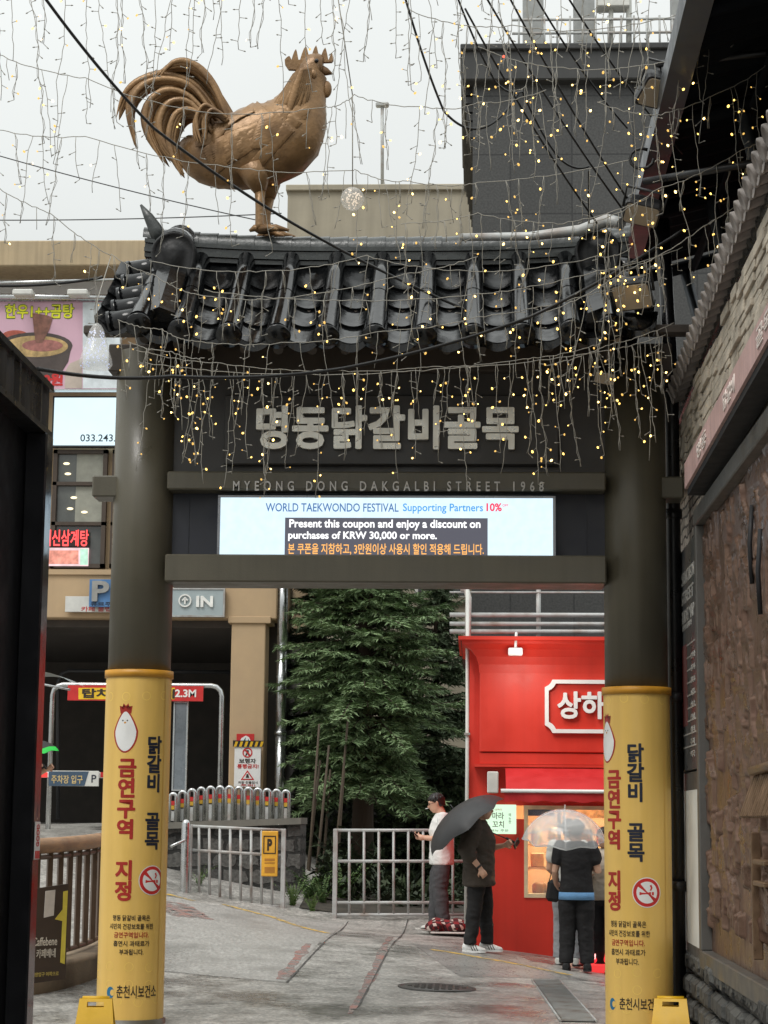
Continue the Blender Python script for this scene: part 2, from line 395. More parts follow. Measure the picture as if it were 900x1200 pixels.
# ================================================================== ground
_cp = [at(*p) for p in [(150, 1198, 16), (752, 1203, 16), (450, 1200, 16), (562, 1116, 23), (520, 1089, 26.4), (392, 1076, 27), (548, 1075, 27),
                        (700, 1142, 22.6), (622, 1121, 23.4), (190, 1046, 26.5), (330, 1066, 27), (90, 1003, 28), (60, 1108, 20.5), (260, 1055, 27)]]
_cp += [Vector(p) for p in [(-5, 0, 0), (5, 0, 0), (-5, 8, 0), (5, 8, 0), (0, 10, 0), (-5, 13, 0), (3, 13, 0), (3.6, 18, -.06), (4, 24, -.42), (-7.5, 33, 1.45), (-4, 33, 1.4), (-1, 33, .35), (2, 33, .1)]]
_P = np.array([[p.x, p.y] for p in _cp]); _Z = np.array([p.z for p in _cp])
def _U(r2): return np.where(r2 > 1e-12, r2 * np.log(np.maximum(r2, 1e-12)) * .5, 0)
_n = len(_P); _K = _U(((_P[:, None] - _P[None]) ** 2).sum(2)) + np.eye(_n) * .25
_A = np.zeros((_n + 3, _n + 3)); _A[:_n, :_n] = _K; _A[:_n, _n] = 1; _A[:_n, _n + 1:] = _P; _A[_n, :_n] = 1; _A[_n + 1:, :_n] = _P.T
_W = np.linalg.solve(_A, np.concatenate([_Z, np.zeros(3)]))
def gz(x, y):
    x = min(max(x, -7.5), 4.0); y = min(max(y, 2.0), 34.0)
    if y < 12: return 0.0
    r2 = (_P[:, 0] - x) ** 2 + (_P[:, 1] - y) ** 2
    z = float((_W[:_n] * _U(r2)).sum() + _W[_n] + _W[_n + 1] * x + _W[_n + 2] * y)
    k = min(1.0, (y - 12) / 3.0)
    return z * k
def gp(px, py, lo=12.0, hi=34.0):
    """where the line of sight through a measured point meets the ground"""
    prev = lo
    y = lo
    while y < hi:
        p = at(px, py, y)
        if p.z < gz(p.x, p.y):
            a, b = prev, y
            for _ in range(30):
                c = (a + b) / 2; q = at(px, py, c)
                if q.z < gz(q.x, q.y): b = c
                else: a = c
            q = at(px, py, b); return Vector((q.x, q.y, gz(q.x, q.y)))
        prev = y; y += .25
    q = at(px, py, hi); return Vector((q.x, q.y, gz(q.x, q.y)))
xs = sorted(set([-300, -120, -60, -30, -18, -12, -9] + [round(-7.6 + .2 * i, 2) for i in range(60)] + [6, 9, 14, 30, 60, 120, 300]))
ys = sorted(set([-200, -80, -30, -10, 0, 5, 9, 11] + [round(12 + .2 * i, 2) for i in range(116)] + [37, 42, 55, 80, 150, 400]))
mb = MB(); mb.smooth = True
for y in ys:
    for x in xs: mb.v.append((x, y, gz(x, y)))
nx = len(xs)
for j in range(len(ys) - 1):
    for i in range(nx - 1): mb.face([j * nx + i, j * nx + i + 1, (j + 1) * nx + i + 1, (j + 1) * nx + i], True)
def road_mat():
    m, N, L, P = newmat('worn_concrete_road')
    tc = N.new('ShaderNodeTexCoord')
    def noise(s, d=6, rgh=.6, st=None):
        n = N.new('ShaderNodeTexNoise'); n.inputs['Scale'].default_value = s; n.inputs['Detail'].default_value = d; n.inputs['Roughness'].default_value = rgh
        if st:
            mp = N.new('ShaderNodeMapping'); mp.inputs['Scale'].default_value = st; L.new(tc.outputs['Object'], mp.inputs[0]); L.new(mp.outputs[0], n.inputs['Vector'])
        else: L.new(tc.outputs['Object'], n.inputs['Vector'])
        return n
    def ramp(src, stops):
        r = N.new('ShaderNodeValToRGB'); L.new(src, r.inputs[0]); e = r.color_ramp.elements
        e[0].position, e[0].color = stops[0][0], stops[0][1] + (1,); e[1].position, e[1].color = stops[-1][0], stops[-1][1] + (1,)
        for p, c in stops[1:-1]:
            k = e.new(p); k.color = c + (1,)
        return r.outputs[0]
    big = noise(.55, 5); mid = noise(3.2, 8, .65); fine = noise(70, 3, .7); agg = noise(24, 4, .8)
    base = ramp(mid.outputs[0], [(.3, (.19, .184, .168)), (.5, (.345, .335, .312)), (.7, (.49, .478, .446))])
    grit = ramp(agg.outputs[0], [(.36, (.35, .35, .35)), (.5, (.95, .95, .95)), (.64, (1.6, 1.58, 1.54))])
    mu = N.new('ShaderNodeMix'); mu.data_type = 'RGBA'; mu.blend_type = 'MULTIPLY'; mu.inputs[0].default_value = .8; L.new(base, mu.inputs[6]); L.new(grit, mu.inputs[7])
    wet = N.new('ShaderNodeMapRange'); L.new(big.outputs[0], wet.inputs[0]); wet.inputs['From Min'].default_value = .5; wet.inputs['From Max'].default_value = .62
    dk = N.new('ShaderNodeMix'); dk.data_type = 'RGBA'; L.new(wet.outputs[0], dk.inputs[0]); L.new(mu.outputs[2], dk.inputs[6])
    sc = N.new('ShaderNodeVectorMath'); sc.operation = 'SCALE'; sc.inputs['Scale'].default_value = .62; L.new(mu.outputs[2], sc.inputs[0]); L.new(sc.outputs[0], dk.inputs[7])
    L.new(dk.outputs[2], P.inputs['Base Color'])
    rr = N.new('ShaderNodeMapRange'); L.new(wet.outputs[0], rr.inputs[0]); rr.inputs['To Min'].default_value = .42; rr.inputs['To Max'].default_value = .16; L.new(rr.outputs[0], P.inputs['Roughness'])
    b = N.new('ShaderNodeBump'); b.inputs['Strength'].default_value = .5; b.inputs['Distance'].default_value = .008; L.new(agg.outputs[0], b.inputs['Height'])
    b2 = N.new('ShaderNodeBump'); b2.inputs['Strength'].default_value = .35; b2.inputs['Distance'].default_value = .03; L.new(mid.outputs[0], b2.inputs['Height']); L.new(b.outputs[0], b2.inputs['Normal'])
    L.new(b2.outputs[0], P.inputs['Normal'])
    return m
M['road'] = road_mat()
tag(mb.build('road', M['road'], fix=False), kind='structure')

def drape(name, pts, wd, mat, dz=.004, kind='structure', n=14, jag=0.0):
    """a strip laid on the ground along points measured in the photograph"""
    g = [gp(*p) for p in pts]; path = []
    for a, b in zip(g[:-1], g[1:]):
        for i in range(n): path.append(a.lerp(b, i / n))
    path.append(g[-1]); mb = MB(); k = len(path)
    for i, p in enumerate(path):
        t = path[min(i + 1, k - 1)] - path[max(i - 1, 0)]; t.z = 0; t.normalize(); s = Vector((t.y, -t.x, 0))
        ww = wd / 2 * (1 + rnd.uniform(-jag, jag))
        for q in (p - s * ww, p + s * ww): mb.v.append((q.x, q.y, gz(q.x, q.y) + dz))
    for i in range(k - 1): mb.face([2 * i, 2 * i + 1, 2 * i + 3, 2 * i + 2])
    return tag(mb.build(name, mat, fix=False), kind=kind)
def worn(name, rgb, keep=.5, under=(.26, .25, .235), rough=.6, scale=9):
    m, N, L, P = newmat(name)
    tc = N.new('ShaderNodeTexCoord'); n = N.new('ShaderNodeTexNoise'); n.inputs['Scale'].default_value = scale; n.inputs['Detail'].default_value = 9; n.inputs['Roughness'].default_value = .75
    L.new(tc.outputs['Object'], n.inputs['Vector'])
    mr = N.new('ShaderNodeMapRange'); L.new(n.outputs[0], mr.inputs[0]); mr.inputs['From Min'].default_value = keep - .06; mr.inputs['From Max'].default_value = keep + .06
    mx = N.new('ShaderNodeMix'); mx.data_type = 'RGBA'; L.new(mr.outputs[0], mx.inputs[0]); mx.inputs[6].default_value = tuple(rgb) + (1,); mx.inputs[7].default_value = under + (1,)
    L.new(mx.outputs[2], P.inputs['Base Color']); P.inputs['Roughness'].default_value = rough
    a = N.new('ShaderNodeMapRange'); L.new(n.outputs[0], a.inputs[0]); a.inputs['From Min'].default_value = keep + .02; a.inputs['From Max'].default_value = keep + .1; a.inputs['To Min'].default_value = 1; a.inputs['To Max'].default_value = 0
    L.new(a.outputs[0], P.inputs['Alpha'])
    return m
M['roadyellow'] = worn('worn_yellow_line', lin((214, 176, 70)), .52)
M['roadred'] = worn('worn_red_paint', lin((150, 104, 94)), .47, scale=7)
M['joint'] = worn('road_joint', (.06, .058, .055), .56, (.12, .12, .11))
drape('yellow_line', [(504, 1113), (560, 1122), (620, 1133), (668, 1143)], .11, M['roadyellow'], .006, jag=.15)
drape('yellow_line', [(262, 1060), (320, 1075), (384, 1094)], .09, M['roadyellow'], .006, jag=.2)
drape('yellow_line', [(196, 1048), (228, 1056)], .10, M['roadyellow'], .006, jag=.2)
drape('red_paint', [(186, 1064), (236, 1070)], 1.5, M['roadred'], .004)
drape('red_paint', [(458, 1098), (438, 1140), (410, 1188)], .08, M['roadred'], .004, jag=.5)
drape('red_paint', [(362, 1106), (330, 1148)], .11, M['roadred'], .005, jag=.5)
drape('road_joint', [(408, 1080), (375, 1110), (336, 1152)], .014, M['joint'], .008, jag=.5)
drape('road_joint', [(190, 1138), (260, 1146), (336, 1152)], .014, M['joint'], .008, jag=.5)
drape('road_joint', [(478, 1078), (452, 1120), (420, 1180)], .012, M['joint'], .009, jag=.7)
drape('road_joint', [(440, 1105), (500, 1112), (580, 1122), (690, 1150)], .012, M['joint'], .009, jag=.7)
drape('road_joint', [(190, 1180), (330, 1172), (440, 1186), (600, 1196)], .010, M['joint'], .009, jag=.7)
def slab(name, corners, mat, dz, n=30):
    """a paved panel laid on the ground between four measured corners"""
    c = [gp(*q) for q in corners]; mb = MB(); mb.smooth = True
    for j in range(n + 1):
        for i in range(n + 1):
            p = c[0].lerp(c[1], i / n).lerp(c[3].lerp(c[2], i / n), j / n); mb.v.append((p.x, p.y, gz(p.x, p.y) + dz))
    for j in range(n):
        for i in range(n): mb.face([j * (n + 1) + i, j * (n + 1) + i + 1, (j + 1) * (n + 1) + i + 1, (j + 1) * (n + 1) + i], True)
    return tag(mb.build(name, mat, fix=False), kind='structure')
slab('concrete_slab', [(180, 1048), (404, 1081), (334, 1151), (180, 1137)], pm('exposed_aggregate', (.36, .352, .33), .48, 0, .55, 30, .6, 40, dirt=(.2, .195, .18), dirt_amt=.6, dscale=1.6), .002)
slab('asphalt_patch', [(482, 1106), (600, 1118), (690, 1150), (540, 1145)], pm('patch_asphalt', (.27, .263, .25), .36, 0, .5, 26, .6, 40, dirt=(.17, .165, .155), dirt_amt=.7, dscale=2), .002)
M['kerb'] = pm('kerb_concrete', lin((150, 146, 136)), .8, 0, .15, 6, .3, 50)
# dark soil of the planted yard behind the fence
mb = MB(); mb.smooth = True; sx_ = [-2.35 + .25 * i for i in range(10)]; sy_ = [27.35 + .5 * j for j in range(20)]
for y in sy_:
    for x in sx_: mb.v.append((x, y, gz(x, y) + .012))
for j in range(19):
    for i in range(9): mb.face([j * 10 + i, j * 10 + i + 1, (j + 1) * 10 + i + 1, (j + 1) * 10 + i], True)
tag(mb.build('soil_ground', pm('yard_soil', (.045, .04, .03), .9, 0, .5, 7, .8, 30), fix=False), kind='structure')
# iron drain channel and manhole
M['iron'] = pm('drain_iron', (.085, .082, .076), .45, .5, .3, 14, .4, 50)
t = thing('drain_grate', 'narrow dark iron drain channel cover set into road near red shop', 'drain', gp(655, 1175))
g0, g1 = gp(640, 1150), gp(678, 1198)
mb = MB(); d = (g1 - g0); s = Vector((d.y, -d.x, 0)).normalized()
for i in range(15):
    p = g0.lerp(g1, i / 14)
    for q in (p - s * .14, p + s * .14): mb.v.append((q.x, q.y, gz(q.x, q.y) + .006))
for i in range(14): mb.face([2 * i, 2 * i + 1, 2 * i + 3, 2 * i + 2])
mb.build('channel_bed', M['iron'], t)
mb = MB()
for i in range(60):
    p = g0.lerp(g1, (i + .5) / 60); q = Vector((p.x, p.y, gz(p.x, p.y) + .014)); mb.box(q, (.012, .25, .014), Matrix.Rotation(math.atan2(d.y, d.x), 3, 'Z'))
for sg in (-1, 1): mb.tube([g0 + s * .14 * sg + Vector((0, 0, .012)), g1 + s * .14 * sg + Vector((0, 0, .012))], .012, 4)
mb.build('grating', M['galv'], t)
p = gp(512, 1158)
t = thing('manhole_cover', 'round worn iron manhole cover in middle of wet road', 'manhole', p)
mb = MB(); rings = []
sl_x = (gz(p.x + .2, p.y) - gz(p.x - .2, p.y)) / .4; sl_y = (gz(p.x, p.y + .2) - gz(p.x, p.y - .2)) / .4
def onplane(x, y, h): return Vector((p.x + x, p.y + y, p.z + sl_x * x + sl_y * y + h))
for rr, hh in ((.36, .001), (.36, .012), (.335, .012), (.33, .006), (.31, .006), (.305, .012), (.0, .012)):
    rings.append([onplane(rr * math.cos(2 * math.pi * k / 36), rr * math.sin(2 * math.pi * k / 36), hh) for k in range(36)])
mb.loft(rings, False); mb.build('rim', M['iron'], t)
mb = MB()
for i in range(-4, 5):
    for j in range(-4, 5):
        if i * i + j * j < 17: mb.box(onplane(i * .062, j * .062, .014), (.04, .04, .008))
mb.build('tread', M['iron'], t)

# ================================================================== entrance gate
GY = 16.0; CR = .25
CL = Vector((at(168, 620, GY).x, GY, 0)); CRt = Vector((at(744, 620, GY).x, GY, 0)); GX = (CL.x + CRt.x) / 2
def gzp(py, Y=GY, px=450): return at(px, py, Y).z
def gxp(px, Y=GY, py=620): return at(px, py, Y).x
gate = thing('entrance_gate', 'dark olive gate with two round columns, crossbeams and black tiled roof over the street', 'gate', (GX, GY, 0))
for c in (CL, CRt):
    mb = MB()
    mb.lathe((c.x, c.y, 0), [(CR + .03, -.3), (CR + .03, .05), (CR, .06), (CR, 2.6)], 40)
    mb.lathe((c.x, c.y, 0), [(CR, 2.6), (CR, gzp(415))], 40)
    mb.build('column', M['gate'], gate)
zt, zb = gzp(432), gzp(560)
mb = MB(); mb.span((CL.x + .2, GY - .06, zb - .02), (CRt.x - .2, GY + .08, zt + .15)); mb.build('sign_board', M['gate_dark'], gate)
mb = MB(); mb.span((gxp(262), GY - .12, gzp(548)), (gxp(655), GY - .058, gzp(466)), .012); npl = mb.build('nameplate', M['gate_dark'], gate)
letter('lettering', '명동닭갈비골목', (gxp(453.5), GY - .122, gzp(505.5)), gxp(607) - gxp(300), gzp(480) - gzp(531), M['letters'], npl, weight=.034, depth=.05)
mb = MB(); mb.span((gxp(200), GY - .26, gzp(580)), (gxp(708), GY + .2, gzp(559)), .012); ub = mb.build('crossbeam', M['gate'], gate)
letter('lettering', 'MYEONG DONG DAKGALBI STREET 1968', (gxp(454, GY - .27), GY - .261, gzp(569.8, GY - .26)), gxp(634) - gxp(275), .078, pm('dull_letter', lin((206, 202, 196)), .5), ub, weight=.02, depth=.012, spacing=1.9)
mb = MB(); mb.span((gxp(200), GY - .26, gzp(687)), (gxp(708), GY + .2, gzp(655)), .012); mb.build('crossbeam', M['gate'], gate)
mb = MB(); mb.span((CL.x + .2, GY - .05, gzp(657)), (CRt.x - .2, GY + .1, gzp(579)))
for px in (221, 686): mb.span((gxp(px), GY - .056, gzp(656)), (gxp(px + 1.5), GY - .04, gzp(580)))
mb.build('display_recess', pm('recess_navy', lin((46, 48, 56)), .5), gate)
mb = MB(); mb.span((gxp(110), GY - .14, gzp(586)), (gxp(140), GY + .14, gzp(561)), .012); mb.build('beam_end', M['gate'], gate)
mb = MB(); mb.span((gxp(772), GY - .14, gzp(586)), (gxp(800), GY + .14, gzp(561)), .012); mb.build('beam_end', M['gate'], gate)
# roof ---------------------------------------------------------------------------------------
XL, XR = gxp(143, 15.2, 400), gxp(752, 15.2, 400)
ZR = gzp(285) - .07
def slope(s, side=-1):
    """point on the roof slope: s=0 at the ridge, 1 at the eave"""
    return Vector((0, GY + side * (.10 + 1.0 * s), ZR - .12 - .86 * (1.12 * s - .12 * s * s)))
def lift(x):                                # eaves sweep up a little towards the gable ends
    k = abs((x - GX) / ((XR - XL) / 2)); return .13 * k ** 4
def sframe(s, side):
    a = slope(max(0, s - .02), side); b = slope(min(1.02, s + .02), side); t = (b - a).normalized()
    n = Vector((1, 0, 0)).cross(t); n = n if n.z > 0 else -n
    return slope(s, side), t, n.normalized()
pitch = .372; x0 = gxp(225, 15.4, 350)
males = [x0 + pitch * i for i in range(-1, 10)]
males[0] += .05; males[-1] -= .08
for side in (-1, 1):
    mb = MB(); mb.smooth = True
    for x in males:
        for (s0, s1, r0, r1) in ((-.02, .5, .070, .076), (.47, 1.045, .078, .088)):
            rings = []
            for q in (0, .04, .5, .93, 1.0):
                s = s0 + (s1 - s0) * q; p, t, n = sframe(s, side); r = r0 + (r1 - r0) * q + (.006 if q >= .93 else 0)
                rings.append([p + Vector((x + math.cos(math.pi * k / 12) * r, 0, lift(x) * s)) + n * (math.sin(math.pi * k / 12) * r * 1.15 + .02) for k in range(13)])
            mb.loft(rings, False, True, False)
        p, t, n = sframe(1.045, side); c = p + Vector((x, 0, lift(x))) + n * .02          # end disc with a raised rim
        mb.lathe(c - t * .01, [(.0, -.02), (.098, -.02), (.102, .012), (.085, .022), (.078, .01), (.03, .014), (.022, .024), (.0, .026)], 20, t, True, False)
    xs_ = males
    for x in [(a + b) / 2 for a, b in zip(xs_[:-1], xs_[1:])] + [males[0] - pitch / 2, males[-1] + pitch / 2]:
        for c4 in range(4):
            s0, s1 = c4 / 4 - .02, (c4 + 1) / 4 + .01
            U = [-1 + i / 5 for i in range(11)]
            def row(q, up, u_=U):
                s = s0 + (s1 - s0) * q; p, t, n = sframe(min(s, 1.03), side)
                return [p + Vector((x + u * (pitch / 2 - .02), 0, lift(x) * s)) + n * (.085 * u * u - .085 + up) for u in u_]
            mb.loft([row(0, 0), row(.5, .012), row(1, .024)], False, True, False)
            mb.loft([row(1, .024), row(1, .0)], False, False, False)          # the thickness of the tile's lower edge
        p, t, n = sframe(1.02, side)                                                     # drip tile tongue at the eave
        o = [p + Vector((x + u * (pitch / 2 - .03), 0, lift(x))) + n * (.085 * u * u - .065) for u in [-1 + i / 5 for i in range(11)]]
        d = (Vector((0, 0, -1)) + t * .15).normalized()
        lo = [q + d * (.035 + .02 * (1 - abs(-1 + i / 5) ** 2)) for i, q in enumerate(o)]
        mb.loft([o, lo], False, True, False); mb.loft([[q + t * .02 for q in o], [q + t * .02 for q in lo]], False, True, False)
    mb.build('tiled_slope', M['tile'], gate, fix=False)
    mb = MB(); n1 = 24                                                                   # boarding under the tiles
    for i in range(n1 + 1):
        x = XL + .06 + (XR - XL - .12) * i / n1
        for s in (-.1, 1.0):
            p, t, n = sframe(max(s, 0), side); q = p + Vector((x, 0, lift(x) * max(s, 0))) - n * .1; mb.v.append(tuple(q))
    for i in range(n1): mb.face([2 * i, 2 * i + 1, 2 * i + 3, 2 * i + 2])
    mb.build('roof_boarding', M['soffit'], gate, fix=False)
for i in range(15):
    x = XL + .2 + (XR - XL - .4) * i / 14
    for side in (-1, 1):
        mb = MB(); a, t, n = sframe(.1, side); b, _, _ = sframe(.95, side)
        q = Vector((x, 0, -.0)); mb.tube([a + q - n * .15, b + q - n * .16 + Vector((0, 0, lift(x)))], .04, 8); mb.build('rafter', M['soffit'], gate)
mb = MB(); mb.span((CL.x - .3, GY - .16, gzp(440)), (CRt.x + .3, GY + .16, gzp(408)), .01)
mb.span((CL.x - .42, GY - .62, gzp(412)), (CRt.x + .42, GY - .48, gzp(402)), .01); mb.span((CL.x - .42, GY + .48, gzp(412)), (CRt.x + .42, GY + .62, gzp(402)), .01)
mb.build('eave_beam', M['soffit'], gate)
# ridge
mb = MB(); mb.smooth = True
xa, xb = gxp(170, GY, 280), gxp(738, GY, 280)
def rl(x): k = abs((x - GX) / ((xb - xa) / 2)); return .09 * k ** 3
nseg = 26
for i in range(nseg):
    a, b = xa + (xb - xa) * i / nseg, xa + (xb - xa) * (i + 1) / nseg
    rings = []
    for q in (0, .06, .94, 1.0):
        x = a + (b - a) * q; r = .115 + (.008 if q > .9 else 0)
        rings.append([Vector((x, GY - math.cos(math.pi * k / 14) * r, ZR + rl(x) + math.sin(math.pi * k / 14) * r)) for k in range(15)])
    mb.loft(rings, False, True, False)
for lay, (hw, z0) in enumerate(((.135, -.035), (.12, -.075), (.15, -.115), (.13, -.155))):
    rings = []
    for i in range(nseg + 1):
        x = xa + .02 + (xb - xa - .04) * i / nseg
        rings.append([Vector((x, GY - hw, ZR + z0 + rl(x) * .9)), Vector((x, GY - hw, ZR + z0 + .034 + rl(x) * .9)), Vector((x, GY + hw, ZR + z0 + .034 + rl(x) * .9)), Vector((x, GY + hw, ZR + z0 + rl(x) * .9))])
    mb.loft(rings, True, False)
mb.build('roof_ridge', M['tile_ridge'], gate)
# gable ridges: a short fat barrel from the ridge end towards the street, closed by a big round end tile
M['discblack'] = pm('matte_end_disc', (.009, .009, .0095), .5, 0, .35, 9, .4, 25, spec=.35)
M['endtile'] = pm('glossy_end_tile', (.02, .021, .022), .14, .0, .4, 14, .3, 40, spec=.8, coat=.3)
for sgn, xg in ((-1, XL + .33), (1, XR - .31)):
    for side in (-1, 1):
        S1 = .34
        mb = MB(); mb.smooth = True; rings = []
        for q, rr in ((0, .12), (.08, .12), (.1, .14), (.2, .14), (.22, .122), (.5, .128), (.74, .132), (.76, .152), (.9, .155), (.92, .135), (1, .14)):
            s = -.08 + (S1 + .08) * q; p, t, n = sframe(max(s, 0), side); p = p - t * 0 + Vector((0, 0, 0))
            c = Vector((xg, GY + side * (.10 + 1.0 * s) * .9, ZR + .05 - .42 * max(s, -.05)))
            rings.append([c + Vector((math.cos(2 * math.pi * k / 20) * rr, side * math.sin(2 * math.pi * k / 20) * rr * .35, math.sin(2 * math.pi * k / 20) * rr)) for k in range(20)])
        mb.loft(rings, True, True); mb.build('ridge_end_tile', M['endtile'], gate)
        mb = MB(); mb.smooth = True; c = Vector((xg, GY + side * (.10 + S1) * .95, ZR - .13))
        out = [(.185 * math.cos(a) * (1 if math.sin(a) > 0 else .96), .175 * math.sin(a) if math.sin(a) > 0 else .32 * math.sin(a)) for a in [2 * math.pi * k / 28 for k in range(28)]]
        def dz(k, d): return [c + Vector((u * k, side * d, v * k)) for u, v in out]
        mb.loft([dz(1, -.05), dz(1, .02), dz(.9, .035), dz(.84, .015), dz(.45, .02), dz(.38, .04), dz(.1, .045)], True, True); mb.build('ridge_end_disc', M['discblack'], gate)
        mb = MB(); rings = []
        for q in range(7):
            s = .3 + .62 * q / 6; p, t, n = sframe(s, side); c = p + Vector((xg, 0, lift(xg) * s)); h = .13 - .05 * q / 6
            rings.append([c + Vector((-.13, 0, 0)) - n * .05, c + Vector((-.12, 0, 0)) + n * h, c + Vector((0, 0, 0)) + n * (h + .05), c + Vector((.12, 0, 0)) + n * h, c + Vector((.13, 0, 0)) - n * .05])
        mb.loft(rings, True, False); mb.build('gable_ridge', M['tile'], gate)
    for side in (-1, 1):                                                                 # short tiles poking out over the gable
        for q in range(5):
            mb = MB(); mb.smooth = True
            s = .12 + .2 * q; p, t, n = sframe(s, side); c = p + Vector((xg + sgn * .1, 0, lift(xg) * s)) + n * .04
            mb.tube([c, c + Vector((sgn * .28, 0, -.05))], [.085, .095], 14)
            e = c + Vector((sgn * .28, 0, -.05)); mb.lathe(e, [(.1, -.01), (.1, .015), (.08, .02), (.07, .012), (.0, .014)], 16, (sgn, 0, -.2), True, False)
            mb.build('verge_tile', M['tile'], gate)
    mb = MB(); tri = [Vector((xg, 0, 0)) + slope(1, -1), Vector((xg, 0, 0)) + slope(1, 1), Vector((xg, 0, 0)) + slope(0, 1), Vector((xg, 0, 0)) + slope(0, -1)]
    mb.prism([p + Vector((sgn * .03, 0, -.12)) for p in tri], (sgn * .05, 0, 0)); mb.build('bargeboard', M['soffit'], gate)
# upright horn on one gable
mb = MB(); a = at(187, 282, GY - .1); pts = [a, at(182, 268, GY - .1), at(174, 254, GY - .1), at(165, 240, GY - .1)]
mb.tube(pts, [.07, .06, .042, .01], 10, .6); mb.build('ridge_horn', M['tile_ridge'], gate)

# ------------------------------------------------------------------ LED display
led = thing('display_screen', 'bright white scrolling LED display with festival coupon text in gate crossbeam', 'display', (gxp(452), GY - .1, gzp(655)))
LYF = GY - .17
def lx(px): return at(px, 619, LYF).x
def lz(py): return at(450, py, LYF).z
M['led_white'] = em('led_white', (.70, .885, 1.0), 1.02, True, .05, 14)
mb = MB(); mb.span((lx(257), LYF, lz(655)), (lx(648.5), LYF + .1, lz(583)), .004); mb.build('screen', M['led_white'], led)
mb = MB()
for a, b in (((255, 583), (258, 656)), ((648, 583), (651, 656)), ((255, 581), (651, 583.5)), ((255, 654.5), (651, 657))): mb.span((lx(a[0]), LYF - .012, lz(b[1])), (lx(b[0]), LYF + .1, lz(a[1])))
mb.build('bezel', pm('led_bezel', (.32, .33, .35), .35, .5), led)
mb = MB(); mb.span((lx(334), LYF - .004, lz(653)), (lx(571.5), LYF - .001, lz(607)))
cp = mb.build('caption_panel', em('led_dim', (.085, .085, .11), 1.0), led)
M['led_navy'] = em('led_navy', (.06, .16, .38), 1); M['led_blue'] = em('led_blue', (.05, .32, .75), 1); M['led_red'] = em('led_red', (.85, .03, .10), 1); M['led_txt'] = em('led_text', (1, 1, 1), 1.25); M['led_orange'] = em('led_orange', (1, .48, .12), 1.1)
def led_t(body, x0, x1, y0, y1, m, par, wgt=.0):
    letter('lettering', body, ((lx(x0) + lx(x1)) / 2, LYF - .006, (lz(y0) + lz(y1)) / 2), lx(x1) - lx(x0), lz(y0) - lz(y1), M[m], par, weight=wgt, depth=.002)
led_t('WORLD TAEKWONDO FESTIVAL', 311, 467, 590, 600, 'led_navy', led, .012)
led_t('Supporting Partners', 472, 566, 590, 602, 'led_blue', led, .014)
led_t('10%', 570, 588, 589.5, 599, 'led_red', led, .03)
led_t('OFF', 588.7, 595.5, 590.5, 593.5, 'led_red', led, .02)
led_t('Present this coupon and enjoy a discount on', 339, 563, 609, 621.5, 'led_txt', cp, .022)
led_t('purchases of KRW 30,000 or more.', 338, 512, 623, 634.5, 'led_txt', cp, .022)
led_t('본 쿠폰을 지참하고, 3만원이상 사용시 할인 적용해 드립니다.', 338, 567, 637, 650.5, 'led_orange', cp, .018)

# ------------------------------------------------------------------ yellow banners round the columns
def ring_strip(mb, c, r, z0, z1, th0, th1, n=20):
    rg = []
    for i in range(n + 1):
        th = th0 + (th1 - th0) * i / n
        rg.append([Vector((c.x + math.sin(th) * q, c.y - math.cos(th) * q, z)) for q, z in ((r, z0), (r, z1))])
    mb.loft(rg, False, True, False)
def wrap_shape(name, c, r, th0, zc, poly, mat, par):
    """a thin printed shape (polygon in metres) bent round the column"""
    mb = MB(); mb.smooth = True; n = len(poly)
    cx = sum(p[0] for p in poly) / n; cy = sum(p[1] for p in poly) / n
    for k in (0.0, .5, 1.0):
        for p in poly:
            u, v = cx + (p[0] - cx) * k, cy + (p[1] - cy) * k; th = th0 + u / r
            mb.v.append((c.x + math.sin(th) * r, c.y - math.cos(th) * r, zc + v))
    for k in range(2):
        for i in range(n):
            j = (i + 1) % n; mb.face([k * n + i, k * n + j, (k + 1) * n + j, (k + 1) * n + i])
    return mb.build(name, mat, par, fix=False)
def circle(r, n=28, sx=1, sy=1, ox=0, oy=0): return [(ox + r * sx * math.cos(2 * math.pi * i / n), oy + r * sy * math.sin(2 * math.pi * i / n)) for i in range(n)]
